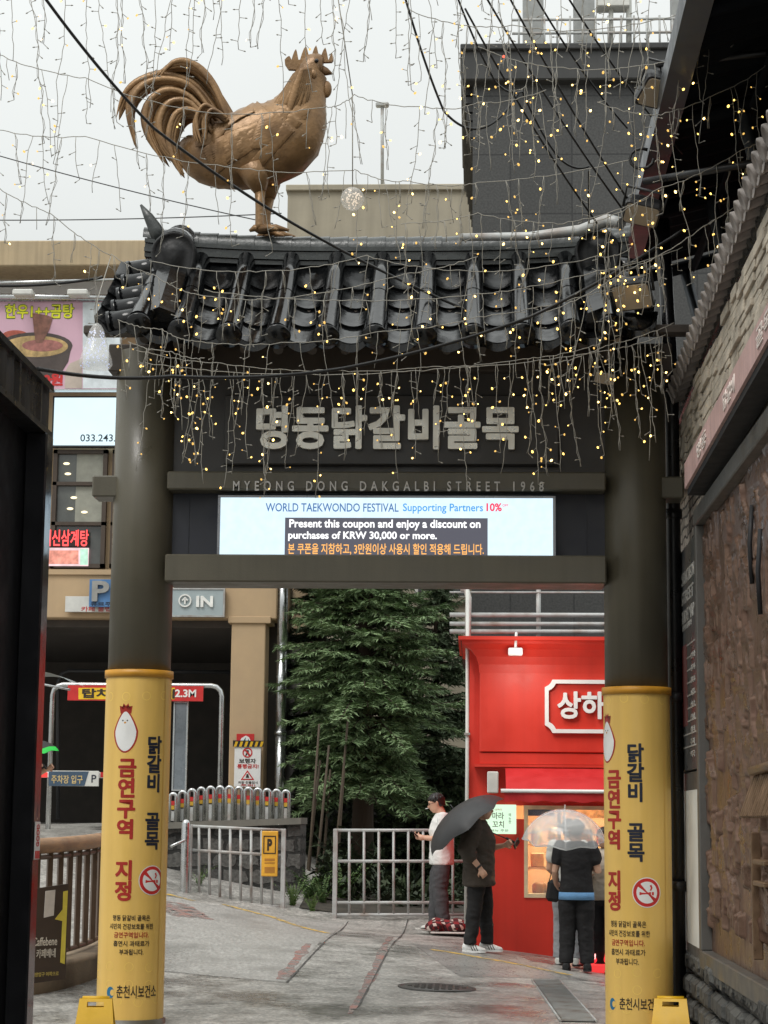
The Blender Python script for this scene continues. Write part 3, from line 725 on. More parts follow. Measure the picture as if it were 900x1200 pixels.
def banner(c, ytop, cfg, label):
    BR = CR + .012; view = math.atan2(CAM.x - c.x, c.y)
    t = thing('column_banner', label, 'banner', (c.x, c.y, 0), group='no-smoking banners round the gate columns')
    zt = at(450, ytop, GY - BR).z
    mb = MB(); mb.smooth = True; mb.lathe((c.x, c.y, 0), [(BR, .03), (BR, .8), (BR, zt)], 56, None, True, False)
    sheet = mb.build('banner_sheet', M['yellow'], t)
    mb = MB(); mb.smooth = True; mb.lathe((c.x, c.y, 0), [(BR + .002, zt - .05), (BR + .012, zt - .05), (BR + .012, zt + .008), (BR - .01, zt + .008)], 56, None, True, False); mb.build('banner_band', M['orange_band'], t)
    mb = MB(); ring_strip(mb, c, BR + .0035, .03, zt - .06, view + .92, view + 1.05, 4); mb.build('seam', M['yellow'], sheet, fix=False)
    def th(dx): return math.asin(max(-.98, min(.98, dx / BR))) + view
    def col_px(py): return 450 + ((ROT.transposed() @ (Vector((c.x, c.y, at(450, py, GY).z)) - CAM)).x / -(ROT.transposed() @ (Vector((c.x, c.y, at(450, py, GY).z)) - CAM)).z) * F_PX
    def pos(px, py): return th((px - col_px(py)) * (GY - .2) / F_PX), at(px, py, GY - BR).z
    def txt(body, px, y0, y1, wd, m, wgt, line=1.0, k=1.0):
        tt, _ = pos(px, (y0 + y1) / 2); z0 = at(px, y0, GY - BR).z; z1 = at(px, y1, GY - BR).z
        letter('lettering', body, (c.x, c.y, (z0 + z1) / 2), wd * k, z0 - z1, M[m], sheet, weight=wgt, depth=.0015, line=line, wrap=((c.x, c.y), BR + .001, tt))
    txt('닭\n갈\n비\n\n골\n목', cfg['navy'][0], cfg['navy'][1], cfg['navy'][2], .135, 'navy', .035)
    txt('금\n연\n구\n역\n\n지\n정', cfg['red'][0], cfg['red'][1], cfg['red'][2], .15, 'inkred', .04)
    x, ya, yb = cfg['small']; hh = (yb - ya) / 5
    for i, (b, wd, m) in enumerate((('명동 닭갈비 골목은', .30, 'ink'), ('시민의 건강보호를 위한', .36, 'ink'), ('금연구역입니다.', .28, 'inkred'), ('흡연시 과태료가', .29, 'ink'), ('부과됩니다.', .19, 'ink'))):
        txt(b, x, ya + hh * i + 1.5, ya + hh * (i + .82), wd, m, .02)
    x, ya, yb = cfg['foot']; txt('춘천시보건소', x, ya, yb, .33, 'ink', .018)
    tt, z = pos(x - 31, (ya + yb) / 2 + 1); wrap_shape('emblem', c, BR + .0012, tt, z, circle(.045, 20, .75), M['inkblue'], sheet); wrap_shape('emblem', c, BR + .002, tt + .07, z, circle(.024, 16, .8), M['yellow'], sheet)
    # no-smoking roundel
    tt, z = pos(*cfg['ring'])
    wrap_shape('roundel', c, BR + .0014, tt, z, circle(.115), M['white'], sheet); wrap_shape('roundel', c, BR + .0022, tt, z, circle(.108), M['signred'], sheet); wrap_shape('roundel', c, BR + .003, tt, z, circle(.083), M['white'], sheet)
    ca, sa = math.cos(R(-42)), math.sin(R(-42))
    wrap_shape('roundel', c, BR + .0042, tt, z, [(u * ca - v * sa, u * sa + v * ca) for u, v in ((-.088, -.014), (.088, -.014), (.088, .014), (-.088, .014))], M['signred'], sheet)
    wrap_shape('roundel', c, BR + .0034, tt, z, [(-.06, -.02), (.03, -.02), (.03, .004), (-.06, .004)], M['signred'], sheet); wrap_shape('roundel', c, BR + .0034, tt, z, [(.037, -.02), (.055, -.02), (.055, .004), (.037, .004)], M['signred'], sheet)
    wrap_shape('roundel', c, BR + .0034, tt, z, [(.02, .015), (.03, .035), (.02, .052), (.034, .06), (.044, .036), (.034, .015)], M['signred'], sheet)
    # plain white hen-shaped sticker with a red edge and comb
    tt, z = pos(*cfg['hen'])
    hen = [(.09 * (1 - .42 * max(0, math.sin(a)) - .12 * max(0, -math.sin(a)) ** 3) * math.cos(a) + .0, .155 * math.sin(a)) for a in [2 * math.pi * i / 30 for i in range(30)]]
    wrap_shape('hen_sticker', c, BR + .0014, tt, z, [(u * 1.16, v * 1.08) for u, v in hen], M['inkred'], sheet)
    wrap_shape('hen_sticker', c, BR + .0016, tt, z + .17, [(-.045, -.03), (-.055, .03), (-.03, .02), (-.02, .05), (.0, .03), (.02, .05), (.03, .02), (.055, .03), (.045, -.03)], M['inkred'], sheet)
    wrap_shape('hen_sticker', c, BR + .0024, tt, z, hen, M['white'], sheet)
    for ex in (-.022, .016): wrap_shape('hen_sticker', c, BR + .0032, tt, z + .085, circle(.006, 10, 1, 1, ex), M['ink'], sheet)
    wrap_shape('hen_sticker', c, BR + .0032, tt, z + .07, [(-.014, 0), (-.003, -.012), (.008, 0), (-.003, .008)], M['orange_band'], sheet)
    for q in range(20):                         # faint round prints along the foot of the sheet
        th0 = view - 1.3 + (q % 5) * .62 + (.3 if (q // 5) % 2 else 0); zz = (.46, .20, .33, 2.55)[q // 5] + rnd.uniform(-.01, .01)
        mb = MB(); mb.smooth = True
        po = circle(.036, 18); pi = circle(.029, 18); b = 0
        for po_, pi_ in zip(po, pi):
            for u, v in (po_, pi_): a = th0 + u / BR; mb.v.append((c.x + math.sin(a) * (BR + .001), c.y - math.cos(a) * (BR + .001), zz + v))
        for i in range(18):
            j = (i + 1) % 18; mb.face([2 * i, 2 * j, 2 * j + 1, 2 * i + 1])
        mb.build('printed_ring', M['ghost'], sheet, fix=False)
    return t
banner(CL, 787, dict(navy=(180, 862, 996), red=(147, 889, 1056), small=(154, 1071, 1121), foot=(161, 1155, 1170), ring=(178, 1032), hen=(147, 857)), 'yellow banner wrapped round the gate column beside the curved brown railing')
banner(CRt, 803, dict(navy=(745, 871, 1010), red=(720, 902, 1068), small=(735, 1078, 1133), foot=(750, 1170, 1184), ring=(758, 1046), hen=(712, 868)), 'yellow banner wrapped round the gate column beside the black drainpipe and mural wall')

# ------------------------------------------------------------------ rooster
RY = GY
def rp(zx, zy, dy=0.0): return at(100 + zx / 2.25, 30 + zy / 2.25, RY) + Vector((0, dy, 0))
PX = (at(101, 200, RY) - at(100, 200, RY)).x / 2.25
roo = thing('rooster_statue', 'large bronze brown rooster statue standing on the gate roof ridge', 'statue', Vector((rp(465, 550).x, RY, rp(465, 556).z)))
def roo_body():
    spine = [(262, 300, 18), (285, 325, 58), (330, 338, 84), (400, 332, 100), (465, 316, 108), (520, 290, 106), (556, 245, 86), (576, 195, 62), (590, 150, 46), (600, 120, 40), (612, 108, 36), (626, 108, 24)]
    rings = []; n = len(spine); seg = 24
    # resample smoothly
    P = np.array(spine, float); tt = np.linspace(0, n - 1, 60)
    def cr(i):
        i0 = int(min(max(math.floor(i), 0), n - 2)); f = i - i0; p = [P[min(max(i0 + k, 0), n - 1)] for k in (-1, 0, 1, 2)]
        return .5 * (2 * p[1] + (p[2] - p[0]) * f + (2 * p[0] - 5 * p[1] + 4 * p[2] - p[3]) * f * f + (3 * p[1] - p[0] - 3 * p[2] + p[3]) * f ** 3)
    Q = [cr(i) for i in tt]
    for i, q in enumerate(Q):
        a, b = Q[max(i - 1, 0)], Q[min(i + 1, 59)]; t = Vector((b[0] - a[0], b[1] - a[1])).normalized(); nv = Vector((t.y, -t.x))
        r = max(q[2], 3); ring = []
        lat = .74 if i < 36 else .74 + .1 * (i - 36) / 24
        fl = i / 59
        for k in range(seg):
            a_ = 2 * math.pi * k / seg
            rr = r * (1 + .018 * math.sin(a_ * 12 + i * 1.9) + .012 * math.sin(i * 2.6 + a_ * 5))
            ring.append(rp(q[0] + nv.x * math.cos(a_) * rr, q[1] + nv.y * math.cos(a_) * rr, math.sin(a_) * rr * lat * PX))
        rings.append(ring)
    return MB().loft(rings)
roo_body().build('body', M['bronze'], roo)
mb = MB()
comb = []
for (cx_, top, bx0, bx1) in ((535, 82, 527, 545), (553, 64, 545, 563), (579, 56, 566, 591), (606, 54, 593, 616), (630, 60, 618, 640), (648, 74, 640, 652)):
    for u in np.linspace(-1, 1, 7): comb.append((cx_ + (bx1 - bx0) / 2 * u + 3 * (1 - abs(u)), top + (92 - top) * abs(u) ** 1.5))
comb += [(650, 97), (628, 98), (600, 92), (578, 104), (556, 118), (536, 117), (527, 104)]
mb.prism([rp(x, y, -.02) for x, y in comb], (0, .04, 0)); mb.build('comb', M['bronze'], roo)
mb = MB(); mb.ball(rp(636, 168, 0), (.045, .035, .075), 12, 8); mb.build('wattle', M['bronze'], roo)
for sd in (-1, 1): mb = MB(); mb.ball(rp(604, 140, sd * .1), (.03, .02, .045)); mb.build('ear_lobe', M['bronze'], roo)
mb = MB(); mb.smooth = True; mb.tube([rp(614, 116), rp(636, 122), rp(653, 128)], [.055, .035, .004], 12, .7); mb.build('beak', pm('beak_bronze', lin((110, 82, 54)), .4, .4), roo)
for sd in (-1, 1): mb = MB(); mb.ball(rp(612, 104, sd * .098), .018); mb.build('eye', M['black'], roo)
def feather(mb, pts, w0, dy, flat=.4, tip=.12, seg=16):
    P = np.array(pts, float); n = len(P)
    def cr(i):
        i0 = int(min(max(math.floor(i), 0), n - 2)); f = i - i0; p = [P[min(max(i0 + k, 0), n - 1)] for k in (-1, 0, 1, 2)]
        return .5 * (2 * p[1] + (p[2] - p[0]) * f + (2 * p[0] - 5 * p[1] + 4 * p[2] - p[3]) * f * f + (3 * p[1] - p[0] - 3 * p[2] + p[3]) * f ** 3)
    Q = [cr(i) for i in np.linspace(0, n - 1, 22)]; rings = []
    for i, q in enumerate(Q):
        f = i / 21; a, b = Q[max(i - 1, 0)], Q[min(i + 1, 21)]; t = Vector((b[0] - a[0], b[1] - a[1])).normalized(); nv = Vector((t.y, -t.x))
        w = w0 * (.55 + .45 * math.sin(min(f * 1.9, 1.57))) * (1 if f < .6 else max(tip * .3, 1 - ((f - .6) / .4) ** 1.6)); ring = []
        for k in range(seg):
            a_ = 2 * math.pi * k / seg; rdg = 1 + (.20 if k % 2 else 0)
            ring.append(rp(q[0] + nv.x * math.cos(a_) * w * rdg, q[1] + nv.y * math.cos(a_) * w * rdg, dy + math.sin(a_) * w * rdg * flat * PX * (1.4)))
        rings.append(ring)
    mb.loft(rings)
tails = [([(390, 250), (350, 190), (300, 130), (252, 108), (205, 130)], 22, .04), ([(380, 262), (340, 170), (290, 118), (235, 116), (190, 150)], 20, -.05),
         ([(370, 260), (300, 165), (225, 138), (155, 150), (108, 190), (88, 247)], 21, .02), ([(360, 272), (290, 180), (215, 158), (150, 178), (122, 235), (138, 332)], 21, -.06),
         ([(350, 282), (280, 205), (215, 192), (172, 235), (178, 305), (226, 382)], 22, -.09), ([(340, 295), (280, 225), (225, 228), (202, 285), (222, 345), (264, 388)], 22, -.12),
         ([(340, 305), (300, 250), (255, 255), (236, 315), (246, 370), (268, 416)], 20, -.14), ([(375, 270), (330, 240), (306, 270), (304, 305), (312, 338)], 14, -.2),
         ([(360, 268), (300, 185), (235, 172), (190, 205), (185, 250)], 18, -.02), ([(345, 300), (300, 240), (260, 240), (232, 280), (232, 330), (246, 360)], 18, .08),
         ([(370, 265), (300, 150), (220, 125), (150, 142), (116, 175)], 18, .09), ([(385, 275), (345, 255), (325, 280), (326, 330)], 13, -.22)]
for n_, (pts, w0, dy) in enumerate(tails):
    mb = MB(); mb.smooth = True; feather(mb, pts, w0 * .82, dy)
    for q in range(3):                        # finer barbs lying beside each plume
        ox, oy = (-7 + 7 * q) * (1 if n_ % 2 else -1), 9 - 9 * q; m_ = len(pts)
        feather(mb, [(x + ox * i / m_ + 3 * math.sin(n_ + q + i), y + oy * i / m_ + 12 * (i == m_ - 1) * (q - 1)) for i, (x, y) in enumerate(pts)], w0 * .36, dy - .05 - .012 * q)
    mb.build('tail_feather', M['bronze'], roo)
def side_y(zx, zy, sd, k=1.0):
    """lateral distance of the flank at a place on the side view"""
    best = min(((zx - cx_) ** 2 + (zy - cy_) ** 2, r_) for cx_, cy_, r_ in ((330, 338, 84), (400, 332, 100), (465, 316, 108), (520, 290, 106), (556, 245, 86), (576, 195, 62), (365, 335, 92), (430, 325, 104), (495, 303, 107), (540, 268, 96)))
    d2, r_ = best; f = min(1, d2 / r_ ** 2); return sd * r_ * .74 * PX * math.sqrt(1 - f * .92) * k
def flank(mb, pts, w0, sd, flat=.16):
    P = np.array(pts, float); n = len(P); Q = []
    for i in np.linspace(0, n - 1, 18):
        i0 = int(min(max(math.floor(i), 0), n - 2)); f = i - i0; p = [P[min(max(i0 + k, 0), n - 1)] for k in (-1, 0, 1, 2)]
        Q.append(.5 * (2 * p[1] + (p[2] - p[0]) * f + (2 * p[0] - 5 * p[1] + 4 * p[2] - p[3]) * f * f + (3 * p[1] - p[0] - 3 * p[2] + p[3]) * f ** 3))
    rings = []
    for i, q in enumerate(Q):
        f = i / 17; a, b = Q[max(i - 1, 0)], Q[min(i + 1, 17)]; t = Vector((b[0] - a[0], b[1] - a[1])).normalized(); nv = Vector((t.y, -t.x)); w = w0 * (.5 + .5 * math.sin(min(f * 2.4, 1.57))) * (1 if f < .7 else max(.06, 1 - ((f - .7) / .3) ** 1.8)); ring = []
        for k in range(14):
            a_ = 2 * math.pi * k / 14; x, y = q[0] + nv.x * math.cos(a_) * w, q[1] + nv.y * math.cos(a_) * w
            ring.append(rp(x, y, side_y(x, y, sd) + sd * (.004 + .008 * f) + math.sin(a_) * w * flat * PX * (1 + (.5 if k % 2 else 0))))
        rings.append(ring)
    mb.loft(rings)
for sd in (-1, 1):
    mb = MB(); mb.smooth = True
    for i in range(11):                       # primaries sweeping back to the rump
        f = i / 10; flank(mb, [(512 - 26 * f, 270 + 44 * f), (446 - 14 * f, 296 + 56 * f), (376 - 6 * f, 324 + 58 * f), (316 + 26 * f, 352 + 56 * f)], 13, sd)
    for i in range(9):                        # shoulder coverts
        f = i / 8; flank(mb, [(546 - 26 * f, 244 + 66 * f), (510 - 22 * f, 262 + 66 * f), (462 - 20 * f, 284 + 62 * f)], 15, sd, .2)
    mb.build('wing', M['bronze'], roo)
    mb = MB(); mb.smooth = True
    for i in range(12):                       # saddle hackles draping from the back over the flank
        f = i / 11; flank(mb, [(452 - 62 * f, 246 + 16 * f), (410 - 62 * f, 262 + 18 * f), (370 - 54 * f, 296 + 14 * f), (344 - 44 * f, 336 + 6 * f)], 10, sd, .25)
    mb.build('saddle_hackle', M['bronze'], roo)
    mb = MB(); mb.smooth = True
    for i in range(16):                       # breast and belly feathering
        f = i / 15; x, y = 596 - 120 * f, 236 + 140 * f ** .8; flank(mb, [(x, y), (x - 26, y + 22), (x - 58, y + 34)], 13, sd, .12)
    mb.build('breast_feathers', M['bronze'], roo)
for side in (-1, 1):
    mb = MB(); mb.smooth = True
    for i in range(13):
        a = i * 2.399; k = i / 12; x0, y0 = 596 - 38 * k, 128 + 18 * k; feather(mb, [(x0, y0), (x0 - 8 - 22 * k, y0 + 55), (x0 - 16 - 48 * k, y0 + 112 + 20 * math.sin(a))], 10, side * (.11 + .09 * (1 - abs(k - .5))), .3)
    mb.build('neck_hackle', M['bronze'], roo)
for dx, dy in ((0, -.09), (22, .1)):
    mb = MB(); mb.smooth = True
    mb.tube([rp(445 + dx, 385, dy), rp(458 + dx, 420, dy), rp(464 + dx * .8, 448, dy)], [.16, .10, .05], 12); mb.tube([rp(464 + dx * .8, 440, dy), rp(462 + dx * .6, 490, dy), rp(462 + dx * .5, 532, dy), rp(464 + dx * .5, 546, dy)], [.048, .034, .036, .045], 10)
    b = rp(464 + dx * .5, 546, dy)
    for (tx, ty, tdy) in ((540, 550, -.02), (515, 560, -.14), (500, 552, .12), (436, 550, 0)):
        e = rp(tx + dx * .5, ty, dy + tdy); m_ = b.lerp(e, .55) + Vector((0, 0, .02)); mb.tube([b, m_, e], [.04, .03, .012], 8)
    mb.build('leg', M['bronze'], roo)

# ================================================================== dark kiosk wall beside the camera
XK = at(65, 480, 12).x
t = thing('street_kiosk', 'tall black glossy kiosk with streaked corrugated fascia along the alley edge', 'kiosk', (XK, 9, 0))
zk_t, zk_b = 4.2, 3.93
mb = MB(); mb.span((XK - 2.6, 3.5, -.05), (XK - .14, 11.9, 3.95)); mb.span((XK - 2.6, 3.4, 3.95), (XK - .08, 12.0, 4.17)); mb.build('wall', pm('kiosk_black', (.004, .004, .005), .6, 0, .3, 3, spec=.1), t)
mb = MB(); n = 150                       # corrugated fascia sheet
for i in range(n + 1):
    y = 3.4 + 8.6 * i / n; dx = .012 * math.sin(i * 1.9)
    for z in (zk_b, zk_t): mb.v.append((XK - .05 + dx, y, z))
for i in range(n): mb.face([2 * i, 2 * i + 2, 2 * i + 3, 2 * i + 1])
mb.build('fascia', pm('fascia_sheet', (.035, .035, .038), .32, .5, .3, 4, streak=.6, dirt=(.13, .125, .125), spec=.5), t, fix=False)
mb = MB(); mb.span((XK - .2, 3.4, zk_t - .01), (XK - .02, 12.03, zk_t + .03)); mb.span((XK - .2, 3.4, zk_b - .03), (XK - .02, 12.03, zk_b + .006)); mb.build('fascia_trim', M['black'], t)
mb = MB(); mb.span((XK - .14, 11.82, -.05), (XK - .005, 12.0, 3.9), .01); mb.span((XK - .14, 12.002, -.05), (XK - .02, 12.06, 3.9), .004)
mb.build('corner_post', pm('polished_corner_post', (.05, .05, .055), .12, .7, .2, 4), t)
p = at(39, 985, 11.9)
mb = MB(); mb.span((XK - .001, 11.84, p.z - .11), (XK + .003, 11.98, p.z + .11)); st = mb.build('sticker', M['white'], t)
letter('lettering', 'GOOD', (XK + .004, 11.91, p.z + .03), .13, .07, M['signred'], st, (0, 0, 1), (0, -1, 0), .02, .002)
mb = MB(); mb.span((XK + .0035, 11.85, p.z - .105), (XK + .005, 11.97, p.z - .06)); mb.build('sticker_band', M['signred'], st)

# ================================================================== curved brown railing on a low planter wall
RYc = 18.0
pts = [gp(20, 1150, 12), ]
A = at(10, 1165, 17.2); B = at(60, 1160, 17.8); Cc = at(100, 1150, 18.6); D = at(128, 1138, 19.6); E_ = at(160, 1125, 20.6)
base = [Vector((q.x, q.y, gz(q.x, q.y))) for q in (A, B, Cc, D, E_)]
def curve(ps, n):
    ps = [Vector(p) for p in ps]; out = []; m = len(ps)
    for i in range(n + 1):
        f = i / n * (m - 1); k = min(int(f), m - 2); f -= k; p = [ps[min(max(k + j, 0), m - 1)] for j in (-1, 0, 1, 2)]
        out.append(.5 * (2 * p[1] + (p[2] - p[0]) * f + (2 * p[0] - 5 * p[1] + 4 * p[2] - p[3]) * f * f + (3 * p[1] - p[0] - 3 * p[2] + p[3]) * f ** 3))
    return out
path = curve(base, 30)
t = thing('planter_wall', 'low curved concrete planter wall under the brown railing', 'planter', path[10])
mb = MB(); zt = .24; rings = []
for i, p in enumerate(path):
    d = (path[min(i + 1, 30)] - path[max(i - 1, 0)]); d.z = 0; d.normalize(); s = Vector((d.y, -d.x, 0))
    top = p.z + zt if i else p.z + zt
    rings.append([p + s * .14 + Vector((0, 0, -.3)), p + s * .14 + Vector((0, 0, zt - .05)), p + s * .18 + Vector((0, 0, zt - .05)), p + s * .18 + Vector((0, 0, zt)), p - s * .18 + Vector((0, 0, zt)), p - s * .14 + Vector((0, 0, -.3))])
mb.loft(rings); mb.build('kerb_wall', pm('planter_concrete', lin((150, 132, 110)), .8, 0, .2, 5, .3, 40, dirt=lin((86, 72, 58)), dirt_amt=.7), t)
t = thing('curved_railing', 'curved railing with thick weathered wooden handrail and brown metal bars', 'railing', path[10])
M['railbrown'] = pm('rail_brown', lin((92, 74, 60)), .45, .2, .15, 8)
M['wood'] = pm('weathered_wood_rail', lin((164, 128, 96)), .6, 0, .3, 7, .4, 40, stretch=(1, 1, 6), dirt=lin((92, 64, 44)), dirt_amt=.6)
zr = 1.22
mb = MB(); mb.smooth = True; mb.tube([p + Vector((0, 0, zr - (p.z - path[10].z) * .45)) for p in path], .068, 12); mb.build('handrail', M['wood'], t)
mb = MB(); mb.tube([p + Vector((0, 0, zt + .05)) for p in path], .022, 6); mb.tube([p + Vector((0, 0, zr - .1 - (p.z - path[10].z) * .45)) for p in path], .022, 6); mb.build('rail', M['railbrown'], t)
L_ = 0
for i in range(30):
    p = path[i].lerp(path[i + 1], .5)
    if i % 2 == 0:
        mb = MB(); mb.box(p + Vector((0, 0, (zt + zr) / 2)), (.045, .045, zr - zt - .08), Matrix.Rotation(.5, 3, 'Z')); mb.build('baluster', M['railbrown'], t)
# brown cafe placard hung on the railing
q0, q1 = at(34, 1085, 16.95), at(78, 1085, 17.25)
t = thing('railing_placard', 'dark brown placard with yellow arrow hung on brown railing bars', 'placard', ((q0.x + q1.x) / 2, (q0.y + q1.y) / 2, 0))
rt = (q1 - q0); rt.z = 0; wd = rt.length; rt.normalize(); nn = rt.cross(Vector((0, 0, 1))); zt_, zb_ = at(60, 1036, 17.1).z, at(60, 1152, 17.1).z
def on(u, v, d): return q0 * 1 + rt * (u * wd) + Vector((0, 0, zb_ + (zt_ - zb_) * v - q0.z)) + nn * d
def sheet(name, poly, d0, d1, mat, par):
    mb = MB(); mb.prism([on(u, v, d0) for u, v in poly], nn * (d1 - d0)); return mb.build(name, mat, par)
bd = sheet('board', [(0, 0), (1, .03), (1, 1.0), (0, .95)], -.01, .01, pm('placard_brown', lin((64, 50, 40)), .5), t)
sheet('arrow', [(.86, .92), (.86, .74), (.66, .64), (.86, .62), (.84, .2), (.96, .18), (.98, .93)], .0101, .013, pm('arrow_yellow', lin((214, 196, 76)), .5), bd)
sheet('paper_note', [(.36, .66), (.62, .68), (.64, .94), (.38, .93)], .0101, .014, pm('paper_note', lin((200, 192, 186)), .7), bd)
M['chalk'] = pm('chalk_white', lin((206, 198, 186)), .6)
letter('lettering', 'Caffebene', on(.42, .42, .011), .25, .07, M['chalk'], bd, rt, (0, 0, 1), .01, .002)
letter('lettering', '카페베네', on(.45, .30, .011), .2, .075, M['chalk'], bd, rt, (0, 0, 1), .01, .002)
letter('lettering', '매장입구 이쪽으로', on(.45, .09, .011), .28, .035, pm('chalk_yellow', lin((190, 170, 90)), .6), bd, rt, (0, 0, 1), .01, .002)

# yellow folding floor signs at the column feet
def a_sign(px, Y, label, rz):
    p = at(px, 1190, Y); g = Vector((p.x, Y, gz(p.x, Y)))
    t = thing('floor_sign', label, 'floor sign', g, rz, 'yellow folding floor signs'); ym = M['signyellow']
    for sg in (-1, 1):
        hw = .15; H = .235 + .02 * 0; z1 = at(px, 1170, Y).z - g.z
        def f(u, v, o=0): # v 0..1 up
            return Vector((u * (hw - .03 * v), sg * (.15 - .13 * v) + sg * o, z1 * v))
        mb = MB()
        outer = [(-1, 0), (1, 0), (1, 1), (-1, 1)]; inner = [(-.5, .78), (.5, .78), (.5, .92), (-.5, .92)]
        for o in (0, .016):
            b = len(mb.v)
            for u, v in outer + inner: mb.v.append(tuple(f(u, v, o)))
            for i in range(4):
                j = (i + 1) % 4; mb.face([b + i, b + j, b + 4 + j, b + 4 + i])
        for k in (0, 4):
            for i in range(4):
                j = (i + 1) % 4; mb.face([k + i, k + j, 8 + k + j, 8 + k + i])
        pn = mb.build('panel', ym, t, world=False)
    mb = MB(); mb.tube([(-.1, 0, z1), (.1, 0, z1)], .018, 8); mb.build('hinge', ym, t, world=False)
M['signyellow'] = pm('sign_yellow', lin((226, 178, 24)), .4, 0, .08, 8, dirt=lin((150, 110, 30)), dirt_amt=.5)
a_sign(112, 15.2, 'yellow folding floor sign standing before the gate column by the railing', .12)
a_sign(786, 15.6, 'yellow folding floor sign standing at the foot of the black drainpipe', -.1)

# ================================================================== parking building
PY = 33.0
def bx(px, Y=PY, py=700): return at(px, py, Y).x
def bz(py, Y=PY, px=200): return at(px, py, Y).z
xr = bx(325)
pb = thing('parking_building', 'beige parking building with dark open entrance, windows and projecting roof band', 'building', (bx(100), PY, 1))
mb = MB(); mb.span((-16, PY, bz(725)), (xr, PY + 9, bz(668)), .02); mb.span((-16, PY + .1, bz(668) - .01), (xr - .05, PY + 9, bz(312)))
mb.span((-16, PY - .04, bz(674)), (xr + .03, PY - .001, bz(668)))
mb.build('wall', M['beige'], pb)
mb = MB(); mb.span((bx(272), PY + .02, 0), (bx(312), PY + .6, bz(725) - .002), .015)
mb.span((bx(268), PY - .02, bz(730)), (bx(318), PY + .64, bz(722)), .01)
mb.build('pillar', M['beige'], pb)
mb = MB(); mb.span((bx(14), PY + .3, 0), (bx(36), PY + .8, bz(725) - .002), .015); mb.build('pillar', M['beige'], pb)
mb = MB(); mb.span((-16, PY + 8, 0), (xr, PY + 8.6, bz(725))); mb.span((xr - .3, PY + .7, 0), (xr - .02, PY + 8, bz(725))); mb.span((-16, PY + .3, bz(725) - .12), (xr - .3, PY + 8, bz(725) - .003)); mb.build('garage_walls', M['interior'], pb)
mb = MB(); mb.span((-16, PY - .9, bz(311, PY - .9)), (bx(330), PY + 9, bz(281, PY - .9)), .02); mb.build('roof_band', pm('roof_band', lin((176, 158, 128)), .8, 0, .1, 2, .15, 60, streak=.3, dirt=lin((100, 84, 66))), pb)
mb = MB(); mb.span((-16, PY - .3, bz(318)), (bx(330), PY, bz(312) - .002)); mb.build('roof_soffit', M['brownframe'], pb)
mb = MB(); mb.span((-16, PY - .02, bz(352)), (bx(300), PY + .098, bz(319))); mb.build('wall_panel', M['palewall'], pb)
# windows
for (x0, x1) in ((-40, 50), (57, 121), (127, 190)):
    mb = MB(); fw = .07
    X0, X1, Z0, Z1 = bx(x0), bx(x1), bz(666), bz(527)
    for a, b in (((X0, Z0), (X0 + fw, Z1)), ((X1 - fw, Z0), (X1, Z1)), ((X0, Z0), (X1, Z0 + fw)), ((X0, Z1 - fw), (X1, Z1)), ((X0, bz(567) - .03), (X1, bz(567) + .03)), ((X0, bz(614) - .03), (X1, bz(614) + .03))): mb.span((a[0], PY - .02, a[1]), (b[0], PY + .09, b[1]))
    wn = mb.build('window', M['brownframe'], pb)
    mb = MB(); mb.span((X0 + .02, PY + .06, Z0 + .02), (X1 - .02, PY + .08, Z1 - .02)); mb.build('pane', pm('window_glass', (.085, .09, .082), .06, 0, .5, 1.2, spec=.9), wn)
    if x0 == 57:
        mb = MB(); mb.span((bx(84), PY + .045, bz(612)), (bx(116), PY + .055, bz(570))); mb.span((bx(84), PY + .045, bz(565)), (bx(116), PY + .055, bz(529))); mb.build('blind', pm('window_blind', lin((150, 150, 138)), .6), wn)
        for px, py in ((72, 543), (74, 555), (78, 596), (82, 583), (95, 600)):
            mb = MB(); mb.ball((bx(px), PY + .04, bz(py)), (.055, .02, .022)); mb.build('ceiling_lamp', em('window_lamp', (1, .85, .55), 1.6), wn)
# drain pipe on the corner
t = thing('drain_pipe', 'tall shiny metal drain pipe on the corner of the beige parking building', 'pipe', (bx(331), PY + .1, 0))
mb = MB(); mb.smooth = True; z0, z1 = .2, bz(560); x = bx(331)
zz = z0
while zz < z1:
    z2 = min(zz + 1.4, z1); mb.tube([(x, PY + .1, zz), (x, PY + .1, z2)], .085, 14); zz = z2
mb.build('tube', M['steel'], t)
mb = MB(); mb.smooth = True
for k in range(6): mb.tube([(x, PY + .1, z0 + 1.4 * k - .03), (x, PY + .1, z0 + 1.4 * k + .03)], .1, 14)
mb.build('collar', M['steel'], t)

def board(name, label, cat, x0, x1, y0, y1, Y, mat, depth=.06, frame=None, group=None, bev=.004):
    t = thing(name, label, cat, (at((x0 + x1) / 2, (y0 + y1) / 2, Y)), 0, group)
    a, b = at(x0, y1, Y), at(x1, y0, Y)
    mb = MB(); mb.span((a.x, Y, a.z), (b.x, Y + depth, b.z), bev); bd = mb.build('board', mat, t)
    if frame:
        mb = MB(); f = .025
        for p, q in (((a.x - f, a.z - f), (a.x, b.z + f)), ((b.x, a.z - f), (b.x + f, b.z + f)), ((a.x, b.z), (b.x, b.z + f)), ((a.x, a.z - f), (b.x, a.z))): mb.span((p[0], Y - .015, p[1]), (q[0], Y + depth, q[1]))
        mb.build('frame', frame, t)
    return t, bd
def write(body, x0, x1, y0, y1, Y, mat, par, wgt=.015, depth=.003, spacing=1.0):
    a, b = at(x0, y1, Y), at(x1, y0, Y); letter('lettering', body, ((a.x + b.x) / 2, Y - .0005, (a.z + b.z) / 2), b.x - a.x, b.z - a.z, mat, par, weight=wgt, depth=depth, spacing=spacing)
